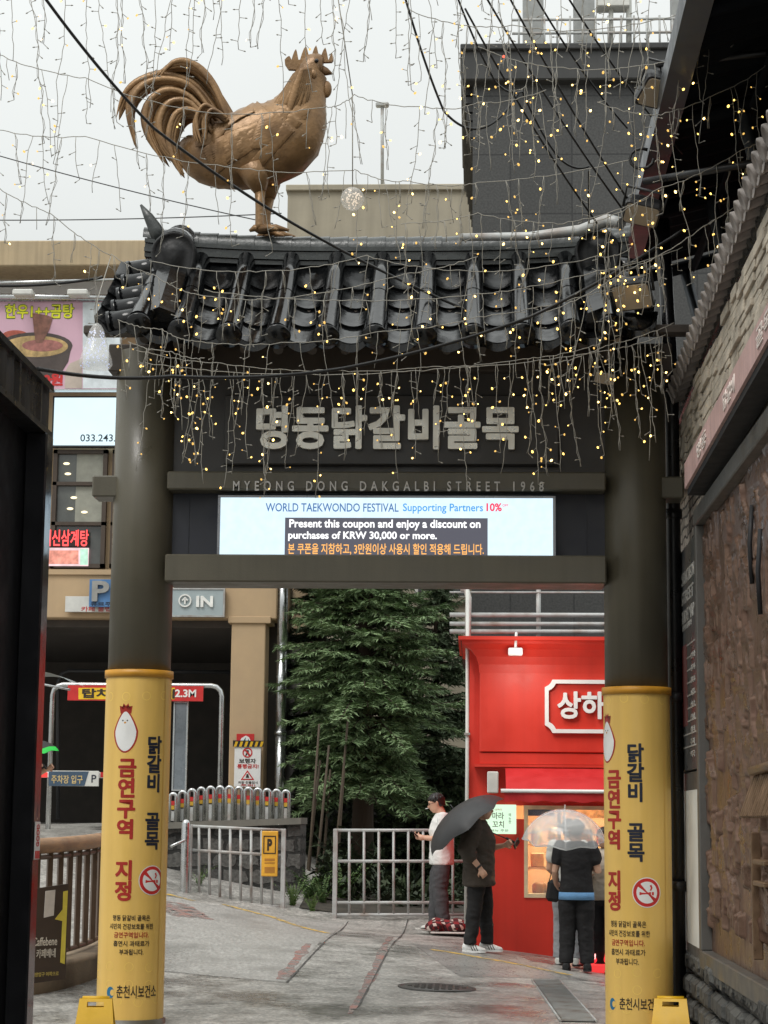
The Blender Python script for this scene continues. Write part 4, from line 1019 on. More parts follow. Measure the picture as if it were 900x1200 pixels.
def patch(name, x0, x1, y0, y1, Y, mat, par, d=.004, poly=None):
    mb = MB(); mb.prism([at(x, y, Y) for x, y in (poly or [(x0, y1), (x1, y1), (x1, y0), (x0, y0)])], (0, -d, 0)); return mb.build(name, mat, par)
SY = PY - .12
# blue P sign and white notice behind the column, IN sign
t, bd = board('parking_sign', 'blue square sign with a raised silver letter P beside the column', 'sign', 104, 150, 679, 711, SY - .1, pm('parking_blue', lin((78, 122, 170)), .45))
write('P', 108, 129, 681, 705, SY - .1, pm('sign_letter_grey', lin((150, 150, 146)), .5), bd, .03, .06)
write('유료주차장', 106, 148, 705.5, 710, SY - .1, M['navy'], bd)
t, bd = board('notice_strip', 'white notice strip with red lettering under the blue parking sign', 'sign', 76, 150, 699, 717, SY, M['offwhite'])
write('카페 불법주차', 95, 148, 711, 716.5, SY - .001, M['signred'], bd, .02)
t, bd = board('entrance_sign', 'pale grey sign with a circled arrow and IN over garage entrance', 'sign', 198, 262, 691, 721, SY, pm('in_sign', lin((158, 170, 172)), .4, 0, .06, 4), .08, M['galv'])
M['letterwhite'] = pm('letter_white', (.8, .8, .76), .4)
write('IN', 230, 250, 698.5, 711.5, SY, M['letterwhite'], bd, .035, .03)
c = at(217, 704, SY)
def ringmesh(name, c, r0, r1, d, mat, par, n=28):
    mb = MB()
    mb.loft([[c + Vector((r * math.cos(2 * math.pi * k / n), y, r * math.sin(2 * math.pi * k / n))) for k in range(n)] for r, y in ((r1, 0), (r1, -d), (r0, -d), (r0, 0))], False, False)
    return mb.build(name, mat, par)
ringmesh('arrow_ring', c, .085, .108, .03, M['letterwhite'], bd)
mb = MB()
for poly in ([(-.013, -.06), (.013, -.06), (.013, .03), (-.013, .03)], [(0, .065), (-.055, .01), (-.037, -.008), (0, .03)], [(0, .065), (0, .03), (.037, -.008), (.055, .01)]): mb.prism([c + Vector((u, -.001, v)) for u, v in poly], (0, -.03, 0))
mb.build('arrow', M['letterwhite'], bd)
# lit sign with the telephone number
t, bd = board('lit_sign', 'glowing pale blue blank lightbox with a telephone number along its bottom', 'sign', 62, 150, 466, 522, SY, em('lightbox_blue', (.70, .90, .98), 1.05, True, .03, 2), .15, M['darkgrey'])
write('033.243.5279', 94, 160, 509, 517.5, SY, pm('lightbox_ink', (.05, .07, .09), .5), bd, .012)
# window neon sign
t, bd = board('neon_sign', 'red neon lettering sign hung inside the building window', 'sign', 40, 104, 622, 640, PY - .04, pm('neon_back', (.03, .01, .01), .4), .03)
M['neon'] = em('neon_red', (1, .06, .06), 2.2)
write('해신삼계탕', 50, 104, 621, 640, PY - .04, M['neon'], bd, .02, .01)
t, bd = board('picture_lightbox', 'small glowing food picture lightbox under red neon lettering', 'sign', 40, 104, 642, 663, PY - .04, em('neon_photo', (.85, .6, .62), 1.0, True, .25, 5), .03)
patch('picture', 55, 92, 645, 661, PY - .04, em('neon_dish', (.8, .3, .22), 1, True, .4, 9), bd); patch('picture', 94, 103, 643, 662, PY - .04, em('neon_green', (.5, .8, .62), 1.0, True, .2, 9), bd)
# food billboard ---------------------------------------------------------------------------
BY = PY - .7
t, bd = board('food_billboard', 'large pink billboard showing a black bowl of beef soup', 'billboard', -60, 142, 353, 456, BY, pm('billboard_pink', lin((206, 168, 184)), .5, 0, .06, 1.5), .12, M['steel'])
patch('side_panel', 97, 141, 354, 455, BY, pm('billboard_pale', lin((214, 222, 226)), .5), bd, .004)
M['billyellow'] = pm('billboard_yellow', lin((226, 226, 40)), .5); M['billgreen'] = pm('billboard_outline', lin((96, 120, 30)), .5)
write('한우1++곰탕', 5, 87.5, 355.5, 374, BY, M['billgreen'], bd, .055, .004); write('한우1++곰탕', 6, 86.5, 356.5, 373, BY - .004, M['billyellow'], bd, .022, .004)
def ell(cx, cy, rx, ry, n=28, a0=0, a1=360): return [(cx + rx * math.cos(R(a0 + (a1 - a0) * i / n)), cy + ry * math.sin(R(a0 + (a1 - a0) * i / n))) for i in range(n + (0 if a1 - a0 == 360 else 1))]
M['bowl'] = pm('bowl_dark', lin((76, 66, 62)), .35, 0, .3, 2)
patch('bowl', 0, 0, 0, 0, BY, M['bowl'], bd, .005, [(x, y) for x, y in ell(42, 407, 42, 18, 20, 0, 180)] + [(4, 425), (14, 447), (70, 447), (80, 420)][:0])
patch('bowl', 0, 0, 0, 0, BY, M['bowl'], bd, .0045, [(0, 405), (84, 405), (80, 424), (66, 446), (14, 446), (4, 424)])
patch('bowl_rim', 0, 0, 0, 0, BY, M['bowl'], bd, .007, ell(42, 405, 43, 15.5)); patch('soup', 0, 0, 0, 0, BY, pm('soup_photo', lin((178, 150, 100)), .5, 0, .5, 7), bd, .009, ell(42, 406, 38, 12.5))
patch('beef_slices', 0, 0, 0, 0, BY, pm('beef_photo', lin((160, 104, 96)), .5, 0, .45, 9), bd, .011, ell(50, 405, 24, 7)); patch('beef_slices', 0, 0, 0, 0, BY, pm('beef_photo_b', lin((134, 92, 78)), .5, 0, .55, 8), bd, .013, [(38, 367), (52, 369), (62, 372), (58, 386), (50, 402), (42, 402), (40, 388)])
patch('side_dish', 0, 0, 0, 0, BY, pm('kimchi_photo', lin((170, 84, 66)), .5, 0, .4, 8), bd, .005, ell(18, 393, 15, 6)); patch('bottle_photo', 0, 0, 0, 0, BY, pm('bottle_photo', lin((186, 172, 160)), .5, 0, .2, 3), bd, .006, [(76, 455), (76, 436), (82, 426), (96, 420), (96, 455)])
write('0원', 50, 74, 437, 452, BY, M['signred'], bd, .045, .006)
t = thing('billboard_rail', 'steel tube lamp rail running above the pink billboard', 'rail', at(60, 347, BY - .1))
mb = MB(); mb.smooth = True; mb.tube([at(-60, 347, BY - .1), at(150, 349, BY - .1)], .05, 10); mb.build('tube', M['steel'], t); mb = MB(); mb.smooth = True; mb.tube([at(-60, 333, BY - .2), at(150, 327, BY - .2)], .025, 8); mb.build('tube', M['steel'], t)
for px in (28, 92):
    mb = MB(); mb.box(at(px, 344, BY - .35), (.34, .24, .1), None, .02); mb.tube([at(px, 347, BY - .1), at(px, 344, BY - .3)], .015, 6); mb.build('lamp', M['offwhite'], t)
for q in range(6):
    pass

# ------------------------------------------------------------------ garage forecourt
HY = 31.0
t = thing('height_bar', 'chrome height limit frame with red and yellow 2.3M bar at garage entrance', 'height bar', at(170, 930, HY))
mb = MB(); mb.smooth = True
zt_ = at(170, 803, HY).z; xl, xr_ = at(60, 860, HY).x, at(259, 860, HY).x; zf = 1.0
arc = lambda x, sg: [Vector((x + sg * .16 * (1 - math.cos(a)), HY, zt_ - .16 + .16 * math.sin(a))) for a in [R(q) for q in (0, 30, 60, 90)]]
mb.tube([(xr_, HY, zf)] + [Vector(p) for p in arc(xr_, -1)] + [Vector(p) for p in arc(xl, 1)][::-1] + [(xl, HY, zf)], .04, 10); mb.build('frame', M['steel'], t)
mb = MB(); a, b = at(80, 821, HY), at(239, 804.5, HY); mb.span((a.x, HY - .07, a.z), (b.x, HY - .045, b.z)); bd = mb.build('board', M['signred'], t)
patch('yellow_panel', 92, 205, 806, 819.5, HY - .07, pm('bar_yellow', lin((232, 190, 40)), .45), bd, .004)
write('탑차 진입금지', 96, 205, 807.5, 818, HY - .0745, M['ink'], bd, .035); write('2.3M', 205, 230, 808, 817, HY - .0705, M['letterwhite'], bd, .03)
mb = MB(); mb.smooth = True
t2 = thing('pipe_frame', 'thin grey pipe frame deeper inside the dark garage entrance', 'frame', at(190, 930, PY + 2))
Y2 = PY + 2; mb.tube([at(68, 960, Y2), at(68, 800, Y2), at(72, 790, Y2), at(80, 786, Y2), at(320, 788, Y2)], .035, 8); mb.tube([at(320, 788, Y2), at(320, 960, Y2)], .035, 8); mb.build('tube', M['darkgrey'], t2)
t, bd = board('barrier_sign', 'white and navy parking entrance board on red and white barrier arm', 'sign', 57, 116, 903.5, 921, 30.0, M['offwhite'], .03)
patch('navy_panel', 0, 0, 0, 0, 30.0, pm('barrier_navy', lin((64, 84, 104)), .5), bd, .004, [(57, 921), (99, 921), (104, 904), (57, 904)])
write('주차장 입구', 60, 97, 908.5, 918, 29.9955, pm('barrier_letters', lin((214, 188, 130)), .5), bd, .02); write('P', 107, 113, 908, 917, 29.9995, M['navy'], bd, .01)
t = thing('lane_barrier', 'thin red and white barrier arm across the garage lane', 'barrier', at(90, 910, 30.06))
mb = MB(); a, b = at(0, 908, 30.06), at(128, 908, 30.06); mb.span((a.x, 30.04, a.z - .035), (b.x, 30.09, b.z + .035), .01); arm = mb.build('arm', M['white'], t)
for px in (10, 44, 118): 
    a, b = at(px, 908, 30.06), at(px + 12, 908, 30.06); mb = MB(); mb.span((a.x, 30.036, a.z - .038), (b.x, 30.094, b.z + .038)); mb.build('red_band', em('barrier_led', (1, .05, .04), .9) if px == 44 else M['signred'], arm)
a = at(-8, 915, 30.06); mb = MB(); mb.span((a.x - .2, 29.9, gz(a.x, 30) - .1), (a.x + .2, 30.25, a.z + .12), .03); mb.build('cabinet', M['signyellow'], t)
t, bd = board('grey_panel', 'tall pale grey framed panel standing inside the garage entrance', 'panel', 203, 219, 824, 925, HY + .4, pm('grey_panel', lin((120, 128, 134)), .3), .05, M['steel'])
# pedestrian warning signs on the pillar
t, bd = board('pedestrian_sign', 'white warning sign with red prohibition marks fixed on beige pillar', 'sign', 274, 306, 871, 922, PY - .12, M['white'], .04, None)
mb = MB(); a, b = at(273, 875, PY - .13), at(309, 868, PY - .13); mb.span((a.x, PY - .14, a.z), (b.x, PY - .12, b.z)); mb.build('striped_edge', M['black'], bd)
for i in range(6): patch('stripe', 0, 0, 0, 0, PY - .14, M['signyellow'], bd, .003, [(274 + i * 6, 875), (277 + i * 6, 875), (279 + i * 6, 869), (276 + i * 6, 869)])
c = at(290, 882, PY - .121); ringmesh('prohibition_ring', c, .062, .082, .004, M['signred'], bd); patch('prohibition_bar', 0, 0, 0, 0, PY - .121, M['signred'], bd, .005, [(286, 879), (287.2, 877.6), (294.2, 885.2), (293, 886.5)])
patch('pictogram', 0, 0, 0, 0, PY - .121, M['ink'], bd, .003, [(288.5, 879), (291.5, 879), (291.5, 882), (293, 886), (291.5, 886), (290, 883.5), (288, 886.5), (287, 886), (288.8, 882)])
write('보행자', 280, 300, 889, 894.5, PY - .121, M['ink'], bd, .025); write('통행금지!', 278, 303, 895.5, 900.5, PY - .121, M['signred'], bd, .025)
patch('triangle', 0, 0, 0, 0, PY - .121, M['signred'], bd, .003, [(290, 902.5), (298, 914), (282, 914)]); patch('triangle', 0, 0, 0, 0, PY - .124, M['white'], bd, .003, [(290, 905), (295.4, 912.6), (284.6, 912.6)]); patch('triangle', 0, 0, 0, 0, PY - .127, M['ink'], bd, .003, [(289, 907), (291, 907), (292, 911.5), (288, 911.5)])
write('차량 진출입시', 279, 302, 915.5, 918.5, PY - .121, M['ink'], bd, .02); write('주의!', 282, 299, 919, 921.5, PY - .121, M['signred'], bd, .02)
t, bd = board('small_red_sign', 'small red square sign with white triangle above pedestrian warning sign', 'sign', 277, 298, 860, 872, PY - .115, M['signred'], .03)
patch('mark', 0, 0, 0, 0, PY - .116, M['white'], bd, .003, [(280, 871), (295, 871), (292, 864), (288, 862), (283, 865)]); patch('mark', 0, 0, 0, 0, PY - .12, pm('mark_green', lin((30, 96, 80)), .5), bd, .003, [(284, 871), (287, 871), (288, 864), (286, 867)]); patch('mark', 0, 0, 0, 0, PY - .12, pm('mark_green_b', lin((30, 96, 80)), .5), bd, .003, [(289, 871), (292, 871), (291.4, 865.6)])
# rubble retaining wall with its concrete cap
WY = 28.4
t = thing('retaining_wall', 'dark rubble stone retaining wall below chrome sliding barrier', 'wall', at(270, 1010, WY))
M['rubble'] = brickmat('rubble_stone', (.10, .098, .09), (.05, .05, .047), (.02, .02, .018), .34, .22, 'XZ', .85, 1.0, .03, 6.0)
mb = MB(); zc = at(270, 966, WY).z
rings = []
for i in range(25):
    px = 180 + 172 * i / 24; p = at(px, 960, WY); zt_ = at(px, 972 - 6 * (i / 24) + (0 if i < 20 else 0), WY).z
    rings.append([Vector((p.x, WY, gz(p.x, WY) - .5)), Vector((p.x, WY + .04, zt_)), Vector((p.x, WY + 1.0, zt_)), Vector((p.x, WY + 1.0, gz(p.x, WY) - .5))])
mb.loft(rings, True, False); mb.build('masonry', M['rubble'], t)
mb = MB(); rings = []
for i in range(25):
    px = 180 + 173 * i / 24; p = at(px, 960, WY); zt_ = at(px, 972 - 6 * (i / 24), WY).z + .002
    rings.append([Vector((p.x, WY - .05, zt_)), Vector((p.x, WY - .05, zt_ + .09)), Vector((p.x, WY + 1.05, zt_ + .09)), Vector((p.x, WY + 1.05, zt_))])
mb.loft(rings, True, False); mb.build('coping', pm('coping', lin((110, 108, 100)), .8, 0, .2, 5), t)
# stainless folding barrier: a chain of hoops
t = thing('folding_barrier', 'chrome folding barrier of upright hoops with red and yellow bands', 'barrier', at(265, 965, WY + .2))
M['bandyellow'] = pm('band_yellow', lin((200, 160, 50)), .5)
for i in range(13):
    px = 203 + 11.0 * i; yt = 930 - 8 * math.sin(min(1, i / 5) * 1.57) + max(0, i - 6) * .8
    Yh = WY + .25 + .02 * i + (.12 if i % 2 else 0); a = at(px - 3.6, yt, Yh); b = at(px + 3.6, yt, Yh); z0 = at(px, 968, WY).z + .05; r = (b.x - a.x) / 2; cx = (a.x + b.x) / 2; zt_ = a.z - r
    mb = MB(); mb.smooth = True
    mb.tube([(a.x, Yh, z0), (a.x, Yh, zt_)] + [(cx - r * math.cos(R(q)), Yh, zt_ + r * math.sin(R(q))) for q in (30, 60, 90, 120, 150)] + [(b.x, Yh, zt_), (b.x, Yh, z0)], .026, 8); hp = mb.build('hoop', M['steel'], t)
    mb = MB(); mb.span((a.x + .02, Yh - .012, zt_ - .12), (b.x - .02, Yh + .012, zt_ - .06)); mb.build('red_band', M['signred'], hp)
    mb = MB(); mb.span((a.x + .02, Yh - .012, zt_ - .18), (b.x - .02, Yh + .012, zt_ - .125)); mb.build('yellow_band', M['bandyellow'], hp)
    mb = MB(); mb.span((a.x + .02, Yh - .008, z0 + .02), (b.x - .02, Yh + .008, zt_ - .2)); mb.build('panel', M['galv'], hp)
# steel fences
def fence(name, label, px0, px1, y0t, y1t, y0b, y1b, Y, nbars, group=None, rails=(0.0, .36, .95)):
    a, b = at(px0, y0b, Y), at(px1, y1b, Y); ta, tb = at(px0, y0t, Y), at(px1, y1t, Y)
    t = thing(name, label, 'fence', a, 0, group)
    for f in (0, 1):
        p0 = a.lerp(b, f); p1 = ta.lerp(tb, f); mb = MB(); mb.span((p0.x - .03, Y - .03, gz(p0.x, Y) - .1), (p0.x + .03, Y + .03, p1.z + .02), .006); mb.build('post', M['galv'], t)
    for r in rails:
        p0 = ta.lerp(a, r); p1 = tb.lerp(b, r); mb = MB(); mb.tube([p0, p1], .024, 6, caps=True); mb.build('rail', M['galv'], t)
    for i in range(1, nbars + 1):
        f = i / (nbars + 1); p0 = a.lerp(b, f); p1 = ta.lerp(tb, f); mb = MB(); mb.tube([p0 + Vector((0, 0, .03)), p1], .02, 6); mb.build('bar', M['galv'], t)
    return t
fence('steel_fence', 'grey steel bar fence carrying the yellow parking sign before the rubble wall', 221, 331, 968, 973, 1056, 1066, 27.2, 8, 'grey steel bar fences', (0.0, .32, .97))
fence('steel_fence', 'rusty steel bar fence in front of the dark conifers', 392, 548, 973, 973, 1074, 1074, 27.0, 8, 'grey steel bar fences', (0.0, .36, .84, .98))
p = at(218, 965, 27); t = thing('fence_post', 'short round chrome post at the end of grey fence with yellow sign', 'post', (p.x, 27, gz(p.x, 27)))
mb = MB(); mb.smooth = True; mb.tube([(p.x, 27, gz(p.x, 27) - .1), (p.x, 27, p.z)], .06, 12, dome=True); mb.tube([at(200, 992, 26.8), at(222, 982, 27)], .02, 6); mb.build('tube', M['steel'], t)
t, bd = board('yellow_parking_plate', 'upright yellow plate with a boxed black P hung on grey fence', 'sign', 306, 326, 974, 1027, 27.14, pm('plate_yellow', lin((222, 166, 52)), .45), .02, None, None, .01)
mb = MB(); c = at(316, 990, 27.139)
o = [(-.085, -.12), (.085, -.12), (.085, .12), (-.085, .12)]; i_ = [(u * .84, v * .88) for u, v in o]
for k in range(4):
    j = (k + 1) % 4; mb.prism([c + Vector((u, 0, v)) for u, v in (o[k], o[j], i_[j], i_[k])], (0, -.003, 0))
mb.build('sign_box', M['ink'], bd); write('P', 313, 319, 983, 997, 27.139, M['ink'], bd, .05)
for y0, y1 in ((1006, 1009), (1010.5, 1012), (1016, 1023)): patch('small_print', 310, 322, y0, y1, 27.139, pm('plate_print', lin((170, 116, 40)), .5), bd, .002)
# clear plastic awning and green umbrella glimpsed past the kiosk
t = thing('plastic_awning', 'small grey translucent awning poking out past the black kiosk', 'awning', at(60, 800, 26))
mb = MB(); mb.smooth = True; rings = []
for i in range(9):
    f = i / 8; rings.append([at(20, 787, 26 - .4) + Vector((0, j * .2, -.01)) + (at(81, 808, 26) - at(20, 787, 26)) * f + Vector((0, 0, .14 * math.sin(f * 2.2))) for j in range(6)])
mb.loft(rings, False, True, False); mb.build('sheet', glassmat('awning_plastic', (.5, .55, .55), .3, .7), t, fix=False)
mb = MB(); mb.tube([at(81, 808, 25.6), at(81, 808, 26.6)], .02, 6); mb.tube([at(81, 808, 25.6), at(20, 796, 25.6)], .016, 6); mb.build('frame', M['steel'], t)

# ================================================================== red shop
SHY = 24.0
def sxp(px, Y=SHY, py=850): return at(px, py, Y).x
def szp(py, Y=SHY, px=630): return at(px, py, Y).z
x0, x1 = sxp(550), 4.6
zr_ = szp(750)
shop = thing('red_shop', 'bright red street food shop with flared cornice and lit serving window', 'shop', (sxp(630), SHY, gz(sxp(630), SHY)))
xw0, xw1, zw0, zw1 = sxp(614), 2.3, szp(1052), szp(944)
mb = MB()
mb.span((x0, SHY, -.9), (xw0, SHY + .25, szp(960)))                       # wall left of the window
mb.span((xw0, SHY, -.9), (xw1, SHY + .2, zw0)); mb.span((xw1, SHY, -.9), (x1, SHY + .25, szp(960)))
mb.span((x0, SHY + .01, zw1), (x1, SHY + .25, zr_ - .02))
mb.span((x0, SHY + .25, -.9), (x0 + .2, SHY + 4, zr_ - .02)); mb.span((x1 - .2, SHY + .25, -.9), (x1, SHY + 4, zr_ - .02))
mb.build('wall', M['red'], shop)
mb = MB(); mb.span((sxp(562), SHY - .12, szp(882)), (x1 + .05, SHY + .005, szp(772)), .01); mb.span((sxp(562), SHY - .10, szp(896)), (x1 + .05, SHY + .004, szp(883))); mb.span((sxp(556), SHY - .16, szp(899.5)), (x1 + .05, SHY + .003, szp(896.5))); mb.build('sign_fascia', M['red'], shop)
# flared cornice
prof = [(-.12, szp(790)), (-.13, szp(780)), (-.16, szp(771)), (-.22, szp(763)), (-.31, szp(757.5)), (-.33, szp(757)), (-.33, szp(754)), (-.37, szp(753)), (-.37, szp(749)), (.3, szp(749))]
mb = MB(); rings = []
xe = sxp(562)
for k, xx in enumerate((0, 1)):
    rings.append([Vector(((xe + (d + .12) * 1.0 if xx == 0 else x1 + .3), SHY + d, z)) for d, z in prof])
mb.loft(rings, False, False, False)
mb.prism([Vector((xe + (d + .12), SHY + d, z)) for d, z in prof] + [Vector((xe, SHY + .3, szp(790)))], (-.004, 0, 0))
rings = [[Vector((xe + (d + .12) - .004, SHY + d if False else SHY + d, z)) for d, z in prof], [Vector((xe + (d + .12) - .004, SHY + 2, z)) for d, z in prof]]
mb.loft(rings, False, False, False)
mb.build('cornice', M['red'], shop, fix=False)
mb = MB(); mb.span((x0 - .1, SHY - .3, zr_ - .06), (x1, SHY + 4, zr_ - .03)); mb.build('roof', M['darkgrey'], shop)
# shop sign
mb = MB(); sy = SHY - .125
def chamf(x0, x1, z0, z1, k):
    pts = []
    for cx, cz, a0 in ((x1, z0, 180), (x1, z1, 270), (x0, z1, 0), (x0, z0, 90)):
        pass
    return [(x0 + k, z0), (x1 - k, z0), (x1 - k * .75, z0 + k * .45), (x1 - k * .45, z0 + k * .75), (x1, z0 + k), (x1, z1 - k), (x1 - k * .45, z1 - k * .75), (x1 - k * .75, z1 - k * .45), (x1 - k, z1), (x0 + k, z1), (x0 + k * .75, z1 - k * .45), (x0 + k * .45, z1 - k * .75), (x0, z1 - k), (x0, z0 + k), (x0 + k * .45, z0 + k * .75), (x0 + k * .75, z0 + k * .45)]
sx0, sx1, sz0, sz1 = sxp(638), sxp(638) + 2.3, szp(859.5), szp(797.5)
o = chamf(sx0, sx1, sz0, sz1, .09); i_ = chamf(sx0 + .045, sx1 - .045, sz0 + .045, sz1 - .045, .085); n = len(o)
mb.v += [(x, sy, z) for x, z in o] + [(x, sy, z) for x, z in i_] + [(x, sy - .05, z) for x, z in o] + [(x, sy - .05, z) for x, z in i_]
for k in range(n):
    j = (k + 1) % n; mb.face([2 * n + k, 2 * n + j, 3 * n + j, 3 * n + k]); mb.face([k, j, 2 * n + j, 2 * n + k]); mb.face([n + k, 3 * n + k, 3 * n + j, n + j])
sg = mb.build('sign_border', M['white'], shop)
letter('lettering', '상하', (sxp(680.5), sy - .001, szp(827)), sxp(709) - sxp(653), szp(812) - szp(844), M['white'], sg, weight=.03, depth=.05)
mb = MB(); p = at(604, 764, SHY - .35); mb.box(p, (.17, .12, .09), None, .012); mb.tube([at(604, 760, SHY - .35), at(605, 742, SHY - .3), at(605, 750, SHY - .1)], .018, 6); mb.build('sign_lamp', M['white'], shop)
ll = bpy.data.lights.new('shop_sign_light', 'AREA'); ll.shape = 'RECTANGLE'; ll.size = .3; ll.size_y = .2; ll.energy = 5; ll.color = (1, .9, .8)
lo = bpy.data.objects.new('shop_sign_light', ll); COL.objects.link(lo); lo.location = at(612, 775, SHY - .95); lo.rotation_euler = (Vector((.45, .8, -.35))).to_track_quat('-Z', 'Y').to_euler()
# awning
ax0, ax1 = sxp(586), 3.4
a0, a1 = szp(901), szp(926, SHY - .75); mb = MB()
mb.loft([[Vector((x, SHY - .17, a0)), Vector((x, SHY - .45, (a0 + a1) / 2 + .03)), Vector((x, SHY - .75, a1)), Vector((x, SHY - .75, a1 - .02)), Vector((x, SHY - .45, (a0 + a1) / 2 + .01)), Vector((x, SHY - .17, a0 - .02))] for x in (ax0 + .06, (ax0 + ax1) / 2, ax1)], True, False)
aw = mb.build('awning', M['red2'], shop)
mb = MB(); mb.tube([(ax0, SHY - .76, a1 - .01), (ax1, SHY - .76, a1 - .01)], .022, 8); mb.build('front_bar', M['white'], aw)
mb = MB(); rings = []
for i in range(41):
    x = ax0 + .04 + (ax1 - ax0 - .1) * i / 40; rings.append([Vector((x, SHY - .755, a1 - .02)), Vector((x, SHY - .75 + .008 * math.sin(i), a1 - .13 - .012 * math.cos(i * 1.57))), Vector((x, SHY - .745 + .008 * math.sin(i), a1 - .13 - .012 * math.cos(i * 1.57))), Vector((x, SHY - .745, a1 - .02))])
mb.loft(rings, True, False); mb.build('valance', M['red2'], aw)
mb = MB(); mb.span((sxp(571), SHY - .2, szp(930)), (sxp(584), SHY - .06, szp(905)), .01); mb.build('awning_motor', M['offwhite'], shop)
# serving window
mb = MB(); fw = .045
for a, b in (((xw0, zw0), (xw0 + fw, zw1)), ((xw1 - fw, zw0), (xw1, zw1)), ((xw0 + fw, zw1 - fw), (xw1 - fw, zw1)), ((xw0 + fw, zw0), (xw1 - fw, zw0 + fw)), ((.98, zw0 + fw), (1.02, zw1 - fw))): mb.span((a[0], SHY - .02, a[1]), (b[0], SHY + .2, b[1]))
wn = mb.build('serving_window', M['cream'], shop)
mb = MB(); mb.span((xw0 + fw, SHY + .05, zw0 + fw), (xw1 - fw, SHY + .056, zw1 - fw)); mb.build('pane', M['glass'], wn)
mb = MB(); mb.span((x0 + .2, SHY + 2.2, -.9), (x1 - .2, SHY + 2.3, zr_ - .1)); mb.span((x0 + .2, SHY + .25, zw1 + .25), (x1 - .2, SHY + 2.2, zw1 + .3)); mb.span((x0 + .2, SHY + .25, -.2), (x1 - .2, SHY + 2.2, -.15)); mb.build('inside_walls', pm('shop_inside', lin((236, 206, 150)), .6, 0, .15, 3), shop)
for i in range(3):
    mb = MB(); mb.span((.75 + i * .75, SHY + .7, zw1 + .2), (1.25 + i * .75, SHY + 1.1, zw1 + .25)); mb.build('ceiling_lamp', em('shop_lamp', (1, .88, .66), 26), shop)
cols = [(196, 150, 66), (170, 120, 50), (214, 184, 120), (120, 96, 60), (190, 80, 40), (205, 196, 170), (150, 130, 60)]
mb = MB(); mb.span((xw0 + .06, SHY + .3, zw0 - .1), (xw1 - .06, SHY + .75, zw0 + .02)); ctr = mb.build('counter', pm('counter_steel', lin((170, 160, 130)), .3, .5), shop)
for r_, (zz, yy) in enumerate(((zw0 + .02, SHY + .42), (zw0 + .34, SHY + .62), (zw0 + .62, SHY + .8))):
    mb = MB(); mb.span((xw0 + .06, yy + .02, zz - .03), (xw1 - .06, yy + .3, zz)); mb.build('shelf', M['cream'], shop)
    xx = xw0 + .1
    while xx < xw1 - .3:
        wd = rnd.uniform(.08, .2); hh = rnd.uniform(.1, .26); c = rnd.choice(cols)
        mb = MB()
        if rnd.random() < .4: mb.lathe((xx + wd / 2, yy + .12, zz + .001), [(wd * .4, 0), (wd * .45, hh * .3), (wd * .45, hh * .8), (wd * .25, hh)], 14)
        else: mb.span((xx, yy + .04, zz + .001), (xx + wd, yy + .2, zz + hh), .008)
        tag(mb.build('food_pack', pm('pack_%d' % len(bpy.data.materials), lin(c), .5, 0, .25, 10)), 'packet or tub of ingredients standing on shop shelves behind glass', 'food pack', 'food packs on shelves inside the red shop')
        xx += wd + rnd.uniform(.01, .06)
mb = MB(); mb.span((xw0 + .05, SHY + .1, szp(956)), (sxp(650), SHY + .12, szp(947))); mb.build('blue_poster', pm('poster_blue', lin((40, 90, 150)), .5), wn)
mb = MB(); mb.span((sxp(665), SHY + .1, szp(958)), (sxp(720), SHY + .12, szp(947))); mb.build('menu_strip', em('menu_strip', (1, .35, .1), .9, True, .5, 14), wn)
# menu lightbox
t, bd = board('menu_lightbox', 'glowing pale green menu lightbox on red wall beside the black umbrella', 'sign', 563, 605, 943, 977, SHY - .1, em('menu_green', (.72, 1.0, .72), .95, True, .06, 6), .08)
M['menuink'] = pm('menu_ink', (.08, .05, .03), .5)
write('마라', 577, 590.5, 952, 960, SHY - .1, M['menuink'], bd, .02); write('꼬치', 577, 590.5, 962, 970, SHY - .1, M['menuink'], bd, .02); write('상하이', 580, 588, 947.5, 950, SHY - .1, M['signred'], bd, .01); write('메\n뉴\n판', 596, 599, 953, 965, SHY - .1, M['menuink'], bd, .01); write('메뉴 주문', 575, 596, 972, 974.5, SHY - .1, M['menuink'], bd, .005)
t = thing('shop_downpipe', 'thin white downpipe running down the edge of the red shop', 'pipe', at(547.5, 1070, SHY - .05))
mb = MB(); mb.smooth = True; mb.tube([at(546, 1072, SHY - .05) + Vector((0, 0, -.1)), at(547.5, 900, SHY - .05), at(548, 690, SHY + .2)], .022, 8); mb.build('tube', M['offwhite'], t)
for py in (860, 940, 1010):
    mb = MB(); mb.box(at(547.4, py, SHY - .03), (.07, .05, .025)); mb.build('clip', M['galv'], t)
# red neon stand by the queue
p = at(703, 1110, 22.95)
t = thing('neon_stand', 'red glowing neon floor stand between the queuing customers', 'sign', (p.x, 22.95, gz(p.x, 22.95)))
mb = MB(); z0 = gz(p.x, 22.95); mb.span((p.x - .09, 22.93, z0 + .1), (p.x + .3, 22.98, z0 + .68), .01); bd = mb.build('panel', em('neon_panel', (1, .03, .04), 1.1, True, .4, 9), t)
M['neonpink'] = em('neon_tube', (1, .45, .42), 2.0)
mb = MB(); 
for q in range(4): mb.tube([(p.x - .06 + q * .07, 22.925, z0 + .14), (p.x - .03 + q * .07, 22.925, z0 + .36), (p.x - .06 + q * .07, 22.925, z0 + .6)], .008, 6)
mb.build('neon_tube', M['neonpink'], bd)
mb = MB(); mb.span((p.x - .12, 22.8, z0), (p.x + .32, 23.1, z0 + .09), .01); mb.build('base', em('neon_base', (1, .05, .05), .8), t)

